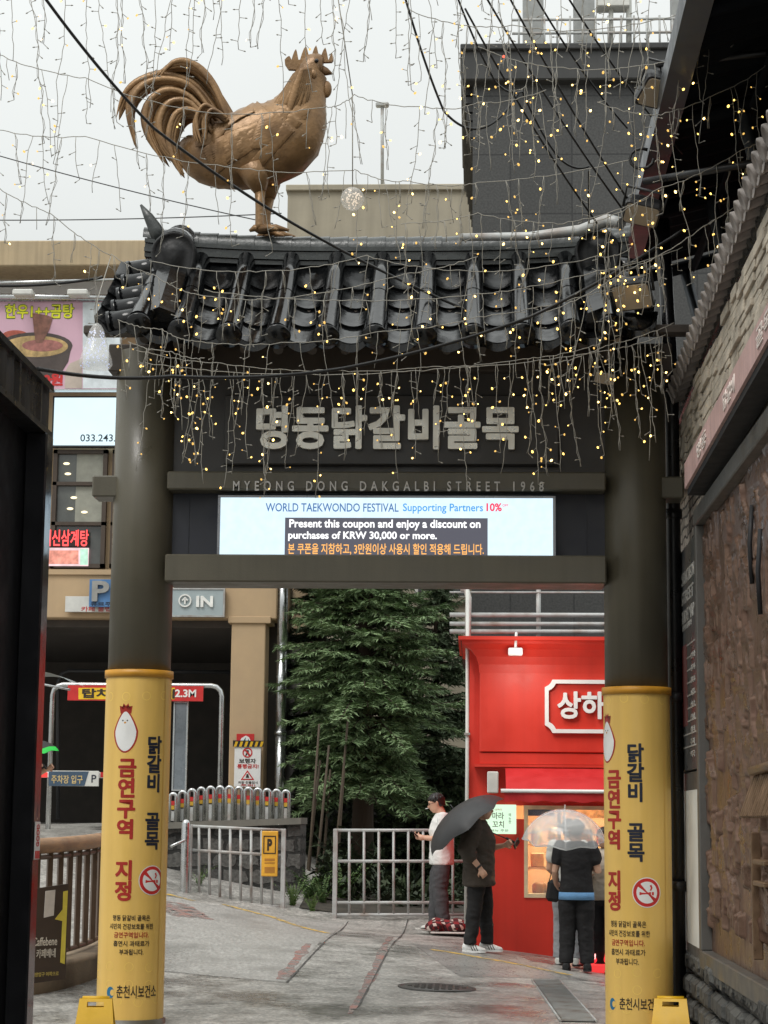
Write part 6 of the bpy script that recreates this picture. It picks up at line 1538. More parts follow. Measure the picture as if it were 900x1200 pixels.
flood(709, 441, 15.4, .17, .13, (-.15, -.55, -.8), 'smallest lowest floodlight at the corner of gate column and eave beam', -.35)
t = thing('bracket_arm', 'black steel bracket arm reaching from the canopy over the gate roof end', 'bracket', at(760, 210, 13.8))
for a_, b_, r_ in (((755, 213, 13.8), (900, 188, 13.2), .028), ((770, 75, 13.6), (900, 62, 13.0), .025), ((773, 75, 13.6), (773, 95, 13.6), .02)):
    mb = MB(); mb.tube([at(*a_), at(*b_)], r_, 8); mb.build('tube', M['black'], t)
mb = MB(); mb.smooth = True
pts = [at(752 + 14 * math.cos(a), 186 + 12 * math.sin(a), 13.8) for a in [R(q) for q in range(0, 330, 30)]]; mb.tube(pts, .012, 6); mb.build('cable_loop', M['rubber'], t)

# ================================================================== people
def hand(mb, w, d, pn, side, curl=.5):
    """palm, four fingers and a thumb at wrist w pointing along d; pn = palm normal, side = thumb direction"""
    d = Vector(d).normalized(); pn = Vector(pn); pn = (pn - d * pn.dot(d)).normalized(); s = d.cross(pn).normalized() * side
    pc = w + d * .05
    mb.tube([w - d * .015, w + d * .02, pc, w + d * .092], [.025, .029, .04, .036], 10, up=tuple(pn), asp=1.0)
    for i, (o, l) in enumerate(((.03, .070), (.010, .080), (-.011, .074), (-.031, .058))):
        b = w + d * .085 + s * o; c = curl * (1 + .12 * i); p1 = b + (d * math.cos(c) + pn * math.sin(c)) * l * .45; c2 = c * 2.0; p2 = p1 + (d * math.cos(c2) + pn * math.sin(c2)) * l * .33; c3 = c * 2.7; p3 = p2 + (d * math.cos(c3) + pn * math.sin(c3)) * l * .24
        mb.tube([b - d * .03, b, p1, p2, p3], [.0105, .0105, .0095, .009, .0075], 7, dome=True)
    t0 = w + d * .025 + s * .028; t1 = t0 + (d * .6 + s * .6 + pn * .25).normalized() * .042; t2 = t1 + (d * .8 + s * .2 + pn * .45).normalized() * .034
    mb.tube([w + d * .02 + s * .01, t0, t1, t2], [.013, .0125, .0115, .009], 8, dome=True)
def rings(mb, prof, seg=20):
    """stack of ellipses (z, x, y, rx, ry)"""
    mb.loft([[Vector((x + rx * math.cos(2 * math.pi * k / seg), y + ry * math.sin(2 * math.pi * k / seg), z)) for k in range(seg)] for z, x, y, rx, ry in prof])
def folds(o, amp, seed):
    """press soft slanting creases into a garment"""
    me = o.data
    n = len(me.vertices); nr = np.empty(n * 3); me.vertices.foreach_get('normal', nr); nr = nr.reshape(-1, 3); co = np.empty(n * 3); me.vertices.foreach_get('co', co); co = co.reshape(-1, 3)
    for i in range(n):
        x, y, z = co[i]; a = mnoise.noise((x * 5 + z * 4 + seed, y * 5, z * 9)); b = mnoise.noise((x * 11 - z * 5, y * 11 + seed, z * 20)); d = amp * ((1 - abs(a) * 2.2) * .8 + .45 * (1 - abs(b) * 2)); co[i] += nr[i] * (d - amp * .3)
    me.vertices.foreach_set('co', co.reshape(-1)); me.update()
def person(label, pos, rz, H, J, top, bottom, hairmat, shoe, group=None, long_top=0.0, bulk=1.0, sleeve='short', untuck=None, hairlen=0.0, watch=False, stripes=False, legw=1.0, glasses=False):
    """J: joints in metres for a 1.72 m figure that faces local -Y; +X is the figure's own left side"""
    k = H / 1.72; t = thing('person', label, 'person', pos, rz, group); t.scale = (k, k, k)
    V = Vector; j = dict(sL=(.185, .01, 1.41), sR=(-.185, .01, 1.41), eL=(.235, .03, 1.13), eR=(-.235, .03, 1.13), wL=(.24, -.04, .90), wR=(-.24, -.04, .90), hL=(.09, 0, .92), hR=(-.09, 0, .92), kL=(.10, -.02, .50), kR=(-.10, -.02, .50), aL=(.11, .02, .09), aR=(-.11, .02, .09), head=(0, -.03, 1.6), tilt=0.0, turn=0.0, dL=(0, -.2, -1), dR=(0, -.2, -1), pL=(-1, 0, 0), pR=(1, 0, 0), curl=.5)
    j.update(J); g = {q: V(v) for q, v in j.items() if isinstance(v, tuple)}
    HM = Matrix.Rotation(j['turn'], 3, 'Z') @ Matrix.Rotation(j['tilt'], 3, 'X'); hc = g['head']
    def hp(x, y, z): return hc + HM @ V((x, y, z))
    b = MB()
    rings(b, [(.84, 0, 0, .13, .10), (.95, 0, 0, .155, .11), (1.08, 0, 0, .135, .10), (1.25, 0, -.005, .16, .115), (1.38, 0, 0, .165, .10), (1.44, 0, .005, .10, .075), (1.47, 0, .0, .06, .06)])
    b.tube([(0, .012, 1.42), hp(0, .02, -.07), hp(0, .01, -.02)], [.062, .056, .06], 14)
    hr = []
    for z, y, rx, ry in ((-.118, -.028, .028, .03), (-.105, -.022, .047, .055), (-.075, -.012, .060, .078), (-.03, -.002, .070, .090), (.01, .004, .075, .097), (.05, .008, .074, .095), (.085, .01, .060, .078), (.108, .01, .034, .046), (.117, .01, .01, .014)): hr.append([hp(rx * math.cos(2 * math.pi * q / 20), y + ry * math.sin(2 * math.pi * q / 20), z) for q in range(20)])
    b.loft(hr)
    b.tube([hp(0, -.088, .012), hp(0, -.108, -.022), hp(0, -.098, -.034)], [.009, .0145, .012], 8, dome=True)
    b.tube([hp(-.022, -.086, -.062), hp(0, -.092, -.06), hp(.022, -.086, -.062)], [.006, .009, .006], 8, dome=True)
    for s in (-1, 1):
        b.tube([hp(s * .074, .012, -.03), hp(s * .08, .016, 0), hp(s * .076, .012, .022)], [.010, .016, .010], 8, dome=True)
        b.tube([hp(s * .045, -.082, .03), hp(s * .02, -.09, .034)], [.008, .008], 8, dome=True)
    for q, s in (('L', 1), ('R', -1)):
        b.tube([g['s' + q], g['s' + q].lerp(g['e' + q], .4), g['e' + q], g['e' + q].lerp(g['w' + q], .3), g['w' + q]], [.055, .05, .041, .042, .028], 12, dome=True)
        hand(b, g['w' + q], g['d' + q], g['p' + q], s * (1 if True else 1), j['curl'])
        b.tube([g['h' + q], g['h' + q].lerp(g['k' + q], .5), g['k' + q], g['k' + q].lerp(g['a' + q], .35), g['a' + q]], [.085, .075, .056, .056, .04], 12, dome=True)
        b.tube([g['a' + q] + V((0, .03, -.04)), g['a' + q] + V((0, -.12, -.055))], [.04, .032], 10, dome=True)
    b.remesh('body', M['skin'], .0085, t, smooth=3)
    # eyes, brows
    for s in (-1, 1):
        m_ = MB(); m_.ball(hp(s * .031, -.084, .006), (.012, .006, .007), 10, 6); m_.build('eye', M['black'], t, world=False)
        m_ = MB(); m_.tube([hp(s * .016, -.092, .028), hp(s * .034, -.09, .033), hp(s * .05, -.078, .026)], [.003, .0042, .002], 6); m_.build('eyebrow', M['hair'], t, world=False)
    if glasses:
        m_ = MB()
        for s in (-1, 1): m_.tube([hp(s * .031 + .02 * math.cos(a), -.1, .006 + .016 * math.sin(a)) for a in [2 * math.pi * q / 12 for q in range(13)]], .0022, 5); m_.tube([hp(s * .05, -.1, .008), hp(s * .078, -.01, .012)], .002, 5)
        m_.tube([hp(-.011, -.1, .008), hp(.011, -.1, .008)], .002, 5); m_.build('glasses', M['black'], t, world=False)
    # hair: a full cap with locks
    m_ = MB(); rr = random.Random(hash(label) % 1000 if False else len(label)); cap = []
    for z, y, rx, ry in ((-.06 - hairlen, .055, .058, .058), (-.02 - hairlen * .5, .040, .078, .078), (.02, .026, .086, .094), (.045, .018, .088, .104), (.08, .012, .078, .096), (.112, .012, .052, .066), (.13, .014, .016, .02)): cap.append([hp(rx * math.cos(2 * math.pi * q / 24) * (1 + rr.uniform(-.02, .02)), y + ry * math.sin(2 * math.pi * q / 24) * (1 + rr.uniform(-.02, .02)), z) for q in range(24)])
    m_.loft(cap)
    for q in range(90):
        az = rr.uniform(0, 6.283); el = rr.uniform(.15, 1.45); d = V((math.cos(az) * math.cos(el), math.sin(az) * math.cos(el), math.sin(el)))
        if d.y < -.55 and d.z < .5: continue
        a = hp(d.x * .082, .014 + d.y * .1, .022 + d.z * .104); dn = HM @ V((d.x * .6 + rr.uniform(-.3, .3), d.y * .6 - .15, -.75)); m_.tube([a, a + dn * .022 + (HM @ d) * .006, a + dn * .045], [.011, .009, .003], 5)
    m_.build('hair', hairmat, t, world=False)
    # clothes
    zh = .86 - long_top
    c = MB(); B = bulk
    rings(c, [(zh, 0, .0, .185 * B, .135 * B), (zh + .03, 0, 0, .19 * B, .142 * B), (.98, 0, 0, .178 * B, .138 * B), (1.10, 0, 0, .17 * B, .132 * B), (1.25, 0, -.005, .188 * B, .142 * B), (1.37, 0, 0, .192, .128), (1.43, 0, .004, .14, .098), (1.468, 0, .008, .082, .078)], 28)
    for q in 'LR':
        e = g['e' + q]; s0 = g['s' + q]; w_ = g['w' + q]
        if sleeve == 'short': c.tube([s0 + V((0, 0, .0)), s0.lerp(e, .3), s0.lerp(e, .52)], [.072, .074 * B, .074 * B], 14, dome=True)
        elif sleeve == 'rolled': c.tube([s0, s0.lerp(e, .5), e, e.lerp(w_, .25)], [.078, .084 * B, .075 * B, .07 * B], 14, dome=True)
        else: c.tube([s0, s0.lerp(e, .5), e, e.lerp(w_, .5), e.lerp(w_, .93)], [.078, .076, .066, .056, .05], 14, dome=True)
    sh = c.remesh('shirt', top, .011, t, smooth=4); folds(sh, .007 if sleeve == 'short' else .011, len(label))
    if untuck:
        c = MB(); c.smooth = True; rings(c, [(zh - .055, 0, 0, .20 * B, .15 * B), (zh + .03, 0, 0, .195 * B, .148 * B)], 28); c.build('undershirt', untuck, t, world=False)
    c = MB(); rings(c, [(.80, 0, 0, .155, .118), (.86, 0, 0, .17, .125), (.95, 0, 0, .165, .12), (1.02, 0, 0, .15, .112)], 24)
    for q in 'LR':
        h_, kn, a_ = g['h' + q], g['k' + q], g['a' + q]
        wv = V((0, .006, 0))
        c.tube([h_ + V((0, 0, -.02)), h_.lerp(kn, .5), kn, kn.lerp(a_, .3) + wv, kn.lerp(a_, .6) - wv, a_ + V((0, 0, .06)), a_ + V((0, 0, .0))], [.105, .102 * legw, .084 * legw, .08 * legw, .076 * legw, .07 * legw, .072 * legw], 14)
    tr_ = c.remesh('trousers', bottom, .011, t, smooth=3); folds(tr_, .008, len(label) + 40)
    for q in 'LR':
        a_ = g['a' + q]; c = MB()
        def sr(y, z0, z1, w): return [V((a_.x + w * math.cos(2 * math.pi * i / 14), a_.y + y, z0 + (z1 - z0) * (.5 + .5 * math.sin(2 * math.pi * i / 14)))) for i in range(14)]
        zb = a_.z - .09
        c.loft([sr(.085, zb + .02, zb + .08, .02), sr(.07, zb + .005, zb + .11, .042), sr(.02, zb + .004, zb + .115, .046), sr(-.05, zb + .004, zb + .09, .048), sr(-.12, zb + .004, zb + .065, .05), sr(-.165, zb + .008, zb + .05, .036), sr(-.18, zb + .016, zb + .036, .012)])
        s_ = c.build('shoe', shoe, t, world=False)
        c = MB(); c.loft([[V((a_.x + w * sx, a_.y + y, z)) for sx, z in ((-1, zb), (1, zb), (1, zb + .022), (-1, zb + .022))] for y, w in ((.086, .024), (.06, .047), (-.06, .05), (-.13, .051), (-.17, .03), (-.183, .01))], True, False); c.build('sole', M['white'] if stripes else M['blackmatte'], s_, world=False)
        if stripes:
            for i in range(3):
                c = MB(); y = a_.y - .02 - i * .028
                for sd in (-1, 1): c.tube([V((a_.x + sd * .0495, y - .02, zb + .025)), V((a_.x + sd * .045, y, zb + .06)), V((a_.x + sd * .022, y + .012, zb + .088))], .005, 5)
                c.build('stripe', M['black'], s_, world=False)
    if watch:
        w_ = g['wR']; dd = (g['wR'] - g['eR']).normalized(); c = MB(); c.tube([w_ - dd * .035, w_ - dd * .012], [.036, .034], 12); c.build('watch', M['black'], t, world=False)
    return t, g, k
def cloth(name, rgb, rough=.85, b=.5): return pm(name, lin(rgb), rough, 0, .14, 5, b, 22, bdist=.015)
def foot(px, py, Y): p = at(px, py, Y); return Vector((p.x, Y, gz(p.x, Y) + .005))
def wl(t, k, v):
    """figure-local point -> world"""
    return t.location + Matrix.Rotation(t.rotation_euler.z, 3, 'Z') @ (Vector(v) * k)
whitehair = pm('ash_hair', lin((120, 112, 104)), .5, 0, .3, 30)
# man with a phone, facing left
f = foot(517, 1089, 26.2)
t, g, k = person('person in loose white T-shirt and dark trousers looking down at phone by rusty fence', f, R(-88), 1.74, dict(eL=(.24, .05, 1.14), wL=(.10, -.20, 1.15), eR=(-.24, .03, 1.14), wR=(-.07, -.24, 1.16), dL=(-.35, -.9, .12), dR=(.3, -.92, .1), pL=(-.4, 0, .9), pR=(.4, 0, .9), head=(0, -.075, 1.595), tilt=.30, aL=(.11, .03, .09), aR=(-.11, -.08, .09), kR=(-.1, -.06, .5), curl=.55), cloth('white_cotton', (226, 226, 222)), cloth('charcoal_cotton', (70, 70, 72)), M['hair'], M['offwhite'], None, .04, 1.12, 'short', legw=1.12, glasses=True)
ph = thing('mobile_phone', 'dark mobile phone held by the person in white T-shirt', 'phone', wl(t, k, (.01, -.335, 1.2)), R(-88))
mb = MB(); mb.box((0, 0, 0), (.075, .15, .01), Matrix.Rotation(R(-35), 3, 'X'), .004); mb.build('body', M['black'], ph, world=False); mb = MB(); mb.box(Matrix.Rotation(R(-35), 3, 'X') @ Vector((0, 0, .0055)), (.068, .14, .001), Matrix.Rotation(R(-35), 3, 'X')); mb.build('screen', M['darkglass'], ph, world=False)
cg = thing('cigarette', 'white cigarette held in the lips of person with phone', 'cigarette', wl(t, k, (.0, -.175, 1.53)), R(-88)); mb = MB(); mb.tube([(0, .02, .004), (0, -.035, -.012)], .004, 8); mb.build('paper', M['white'], cg, world=False); mb = MB(); mb.tube([(0, -.035, -.012), (0, -.04, -.0135)], .0041, 8); mb.build('tip', M['darkgrey'], cg, world=False)
# man under the black umbrella, facing right
f = foot(561, 1116, 23.0); f.z = at(561, 1117, 23).z + .0
f.z = gz(f.x, 23.0) + .005
t, g, k = person('person in baggy dark brown shirt and black trousers standing under black umbrella', f, R(80), 1.72, dict(eR=(-.27, .10, 1.12), wR=(-.25, -.06, .93), dR=(.15, -.5, -.9), pR=(1, .2, 0), eL=(.24, 0, 1.13), wL=(.16, -.26, 1.18), dL=(-.1, -.8, .35), pL=(-1, -.1, .3), head=(0, -.05, 1.59), tilt=.05, aL=(.13, -.07, .09), aR=(-.11, .08, .09), kL=(.11, -.06, .5), kR=(-.1, .03, .5), curl=.75), cloth('brown_shirt', (66, 58, 50)), cloth('black_trousers', (26, 25, 26)), M['hair'], pm('white_sneaker', (.75, .75, .73), .5), None, .13, 1.28, 'rolled', watch=True, stripes=True)
def umbrella(label, c, axis, r, depth, mat, grip, nrib=8, ribmat='darkgrey', trim=None, bow=.0, handle='black'):
    ax = Vector(axis).normalized(); q = Vector((0, 0, 1)).rotation_difference(ax); c = Vector(c)
    t = thing('umbrella', label, 'umbrella', c, 0)
    def P(u, a, lift=0): # u 0 apex..1 edge
        rr = r * math.sin(u * 1.35) / math.sin(1.35); z = depth * (1 - (1 - math.cos(u * 1.35)) / (1 - math.cos(1.35)))
        return c + q @ Vector((rr * math.cos(a), rr * math.sin(a), z + lift))
    mb = MB(); mb.smooth = True; n = nrib * 6; rg = []
    for i in range(11):
        u = max(.001, i / 10); row = []
        for kk in range(n):
            a = 2 * math.pi * kk / n; s = abs(math.sin(a * nrib / 2)); rr = 1 - .075 * s * u; p = P(u, a); row.append(c + ax * (p - c).dot(ax) + ((p - c) - ax * (p - c).dot(ax)) * rr + ax * (.05 * s * s * u * u * r))
        rg.append(row)
    b0 = len(mb.v); mb.loft(rg, False, True); mb.build('canopy', mat, t, fix=False)
    if trim is not None:
        mb = MB(); mb.smooth = True; mb.loft([[p + ax * .004 + (p - c) * .006 for p in row] for row in rg[(8 if trim.name != 'clear_rim' else 10):]] + ([[p + ax * -.012 for p in rg[10]]] if trim.name == 'clear_rim' else []), False, True); mb.build('trim', trim, t, fix=False)
    for kk in range(nrib):
        a = 2 * math.pi * kk / nrib; mb = MB(); mb.tube([P(u, a, -.008) for u in (.02, .25, .5, .75, 1.0)], .0035, 5); mb.tube([P(.5, a, -.01), c + ax * (depth * .45)], .0025, 5); mb.build('rib', M[ribmat], t)
    mb = MB(); mb.tube([c + ax * (depth + .06), c + ax * depth, c + ax * (depth * .4), Vector(grip) if grip is not None else c - ax * .5], [.003, .006, .006, .006], 8); mb.build('shaft', M[ribmat], t)
    if grip is not None:
        g_ = Vector(grip); d = (g_ - (c + ax * depth)).normalized(); mb = MB(); mb.smooth = True; mb.tube([g_ - d * .06, g_ + d * .06], .014, 10, dome=True); mb.build('handle', M[handle], t)
    return t
grip = wl(t, k, (.14, -.345, 1.235))
umbrella('large plain black umbrella tilted back over the shoulder of person in brown shirt', at(548, 969, 22.85), (-.62, -.06, .78), .51, .26, pm('black_umbrella', (.030, .030, .031), .55, 0, .12, 4), grip)
ph = thing('mobile_phone', 'dark mobile phone in the hand of person under black umbrella', 'phone', grip + Vector((.06, -.05, -.03)), R(60)); mb = MB(); mb.box((0, 0, 0), (.07, .012, .14), Matrix.Rotation(.9, 3, 'Y'), .004); mb.build('body', M['black'], ph, world=False)
t, g, k = None, None, None
# people queuing at the window
f = foot(676, 1146, 22.5)
t, g, k = person('person seen from behind in black T-shirt over light blue undershirt under clear umbrella', f, R(176), 1.64, dict(eL=(.245, .02, 1.12), wL=(.24, -.17, .98), dL=(-.2, -.8, -.3), eR=(-.25, .0, 1.12), wR=(-.12, -.26, 1.24), dR=(.3, -.7, .4), pR=(.6, 0, .6), head=(0, -.03, 1.595), tilt=.05, aL=(.12, .02, .09), aR=(-.12, .0, .09), curl=.8), cloth('black_tshirt', (30, 29, 31)), cloth('black_track_trousers', (24, 23, 25)), whitehair, M['blackmatte'], None, -.0, 1.04, 'short', cloth('blue_hem', (112, 160, 206)), legw=1.15)
m, N_, L_, P_ = newmat('clear_vinyl'); P_.inputs['Base Color'].default_value = (.86, .88, .88, 1); P_.inputs['Roughness'].default_value = .1; P_.inputs['Alpha'].default_value = .36; P_.inputs['Specular IOR Level'].default_value = .7; M['vinyl'] = m
umbrella('clear see-through dome umbrella over the queuing customers at serving window', at(661, 984, 22.35), (.02, -.22, .97), .46, .33, m, wl(t, k, (-.05, -.30, 1.26)), 8, 'white', pm('clear_rim', (.75, .77, .77), .3))
bg_ = thing('shoulder_bag', 'small black bag hanging at the elbow of person in black T-shirt', 'bag', at(650, 1045, 22.75))
mb = MB(); c = at(649, 1044, 22.75); mb.box(c, (.16, .10, .24), Matrix.Rotation(.15, 3, 'Y'), .035); bd = mb.build('body', M['blackmatte'], bg_); mb = MB(); mb.tube([c + Vector((-.05, 0, .11)), c + Vector((.0, -.05, .30)), c + Vector((.06, 0, .11))], .008, 6); mb.build('strap', M['blackmatte'], bg_)
f = foot(667, 1136, 23.0)
person('person in white top and grey trousers mostly hidden behind the black T-shirt', f, R(160), 1.62, dict(eL=(.25, -.02, 1.13), wL=(.2, -.2, 1.05)), cloth('white_top', (214, 214, 208)), cloth('grey_trousers', (150, 152, 156)), M['hair'], M['offwhite'], None, .02, .98, 'short', legw=1.1)
f = foot(711, 1140, 22.9)
person('person in pale beige top glimpsed between queue and banner column', f, R(-40), 1.60, dict(eR=(-.24, -.02, 1.13), wR=(-.1, -.22, 1.16), dR=(.5, -.6, .4), pR=(.6, 0, .6)), cloth('beige_top', (196, 184, 168)), cloth('black_leggings', (30, 28, 30)), M['hair'], M['offwhite'], None, .0, 1.05, 'long', hairlen=.08)
f = foot(26, 1000, 27.5)
t, g, k = person('person by the garage lane almost wholly hidden behind black kiosk', f, R(70), 1.66, dict(eL=(.24, -.05, 1.13), wL=(.15, -.28, 1.2), dL=(-.1, -.8, .35), eR=(-.25, -.05, 1.13), wR=(-.18, -.24, 1.22), dR=(.1, -.85, .3)), cloth('tan_top', (190, 176, 150)), cloth('navy_trousers', (44, 48, 58)), M['hair'], M['offwhite'], None, 0, 1.05, 'short')
umbrella('black umbrella with bright green border peeking out beyond the kiosk', at(30, 884, 27.4), (-.1, -.1, .98), .46, .2, pm('dark_umbrella', (.03, .032, .034), .5), wl(t, k, (.0, -.3, 1.25)), 8, 'darkgrey', pm('green_border', lin((50, 214, 84)), .5))
# bundle on the ground beside the fence
t = thing('cloth_bundle', 'dark red checked cloth bundle lying on the pavement by fence', 'bundle', foot(527, 1088, 25.8))
def tartan():
    m, N, L, P = newmat('red_check_cloth'); tc = N.new('ShaderNodeTexCoord'); w_ = []
    for st in ((1, 0, .4), (0, 1, .7)):
        mp = N.new('ShaderNodeVectorMath'); mp.operation = 'DOT_PRODUCT'; mp.inputs[1].default_value = st; L.new(tc.outputs['Object'], mp.inputs[0])
        f1 = N.new('ShaderNodeMath'); f1.operation = 'MULTIPLY'; f1.inputs[1].default_value = 9; L.new(mp.outputs['Value'], f1.inputs[0]); f2 = N.new('ShaderNodeMath'); f2.operation = 'FRACT'; L.new(f1.outputs[0], f2.inputs[0]); f3 = N.new('ShaderNodeMath'); f3.operation = 'GREATER_THAN'; f3.inputs[1].default_value = .6; L.new(f2.outputs[0], f3.inputs[0]); w_.append(f3)
    ad = N.new('ShaderNodeMath'); ad.operation = 'ADD'; L.new(w_[0].outputs[0], ad.inputs[0]); L.new(w_[1].outputs[0], ad.inputs[1]); dv = N.new('ShaderNodeMath'); dv.operation = 'MULTIPLY'; dv.inputs[1].default_value = .5; L.new(ad.outputs[0], dv.inputs[0])
    r = N.new('ShaderNodeValToRGB'); L.new(dv.outputs[0], r.inputs[0]); e = r.color_ramp.elements; e[0].color = lin((128, 30, 34)) + (1,); e[1].color = lin((196, 180, 170)) + (1,); q = e.new(.5); q.color = lin((60, 24, 28)) + (1,); L.new(r.outputs[0], P.inputs['Base Color']); P.inputs['Roughness'].default_value = .85; return m
rn = random.Random(3); mb = MB(); o = t.location
for i in range(14):
    a = o + Vector((rn.uniform(-.2, .22), rn.uniform(-.15, .15), .06 + rn.uniform(0, .06))); mb.ball(a, (rn.uniform(.08, .16), .1, rn.uniform(.05, .1)), 10, 6)
b = mb.remesh('cloth', tartan(), .02, None, smooth=3); b.data.transform(Matrix.Translation(-o)); b.parent = t
mb = MB(); mb.box(o + Vector((.26, .05, .11)), (.2, .02, .2), Matrix.Rotation(.5, 3, 'Z') @ Matrix.Rotation(.6, 3, 'X')); mb.build('cardboard_flap', pm('cardboard', lin((150, 112, 78)), .8, 0, .1, 5), t)
mb = MB(); mb.box(o + Vector((.05, -.1, .03)), (.55, .3, .02), Matrix.Rotation(-.1, 3, 'Z'), .005); mb.box(o + Vector((-.3, -.06, .05)), (.22, .16, .012), Matrix.Rotation(.5, 3, 'Z') @ Matrix.Rotation(.2, 3, 'Y')); mb.build('newspaper_sheet', pm('newspaper', lin((196, 192, 186)), .8, 0, .15, 12), t)

# ================================================================== overhead cables
def sagline(a, b, sag, n=24):
    return [a.lerp(b, i / n) - Vector((0, 0, sag * 4 * (i / n) * (1 - i / n))) for i in range(n + 1)]
def cable(pts, r, label, sag=.1, mat='rubber'):
    P = [at(*p) for p in pts]; path = []
    if pts[0][1] < 0 or pts[0][0] <= 0: P.insert(0, P[0] + (P[0] - P[1]) * 1.6)      # runs on to its anchor beyond the view
    for a, b in zip(P[:-1], P[1:]): path += sagline(a, b, sag)[:-1]
    path.append(P[-1]); c = sum(path, Vector()) / len(path)
    mb = MB(); mb.smooth = True; mb.tube([p - c for p in path], r, 6); o = mb.build('overhead_cable', M[mat]); o.location = c
    return tag(o, label, 'cable')
cable([(40, -20, 12), (180, 150, 13.2), (385, 285, 14.8), (640, 400, 15.6)], .011, 'thick black cable running diagonally across the sky past the rooster belly', .04)
cable([(44, 432, 11.5), (200, 441, 12.5), (400, 432, 13.5), (620, 372, 14.5), (800, 270, 14.6)], .013, 'thick black cable sagging across the gate just under the eave', .03)
cable([(470, -20, 13), (520, 130, 13.4), (565, 150, 13.6), (608, 108, 13.8)], .009, 'black cable looping down from top edge against the stone tower corner', .05)
cable([(530, -20, 13), (580, 95, 13.4), (612, 107, 13.8), (655, 185, 14.2), (690, 195, 14.4)], .008, 'black cable dropping in two loops in front of the stone tower', .04)
for i, (a, b, lab) in enumerate([((560, -20), (742, 262), 'first of the parallel black cables slanting across the stone tower'), ((588, -20), (752, 258), 'black slanting cable crossing the middle of stone tower'), ((618, -20), (735, 150), 'short steep black cable crossing the tower cornice'), ((655, -20), (800, 180), 'black cable slanting from tower top into canopy gutter'), ((545, 10), (700, 262), 'lowest slanting black cable ending at the ridge of gate roof')]):
    cable([(a[0], a[1], 13), (b[0], b[1], 14.6)], .008, lab, .06)
cable([(0, 335, 15), (120, 325, 15.5)], .012, 'black cable crossing in front of the pale wall over billboard', .02)
cable([(690, 200, 14.4), (690, 262, 14.8)], .008, 'short upright black cable above the gate ridge', .0)
cable([(0, 258, 20), (330, 250, 20)], .006, 'thin grey wire across the sky behind the roof horn', .02, 'darkgrey')
cable([(-10, 180, 20), (320, 262, 20)], .006, 'thin grey wire slanting down across sky below the rooster tail', .03, 'darkgrey')
# pale conduit along the ridge
t = thing('ridge_conduit', 'pale grey flexible conduit lying along the end of roof ridge', 'conduit', at(650, 270, 15.6))
mb = MB(); mb.smooth = True; mb.tube([at(540, 278, 15.7), at(620, 277, 15.6), at(680, 270, 15.5), at(712, 258, 15.3), at(728, 262, 15.2)], [.03, .035, .045, .05, .05], 10); mb.build('tube', M['galv'], t)

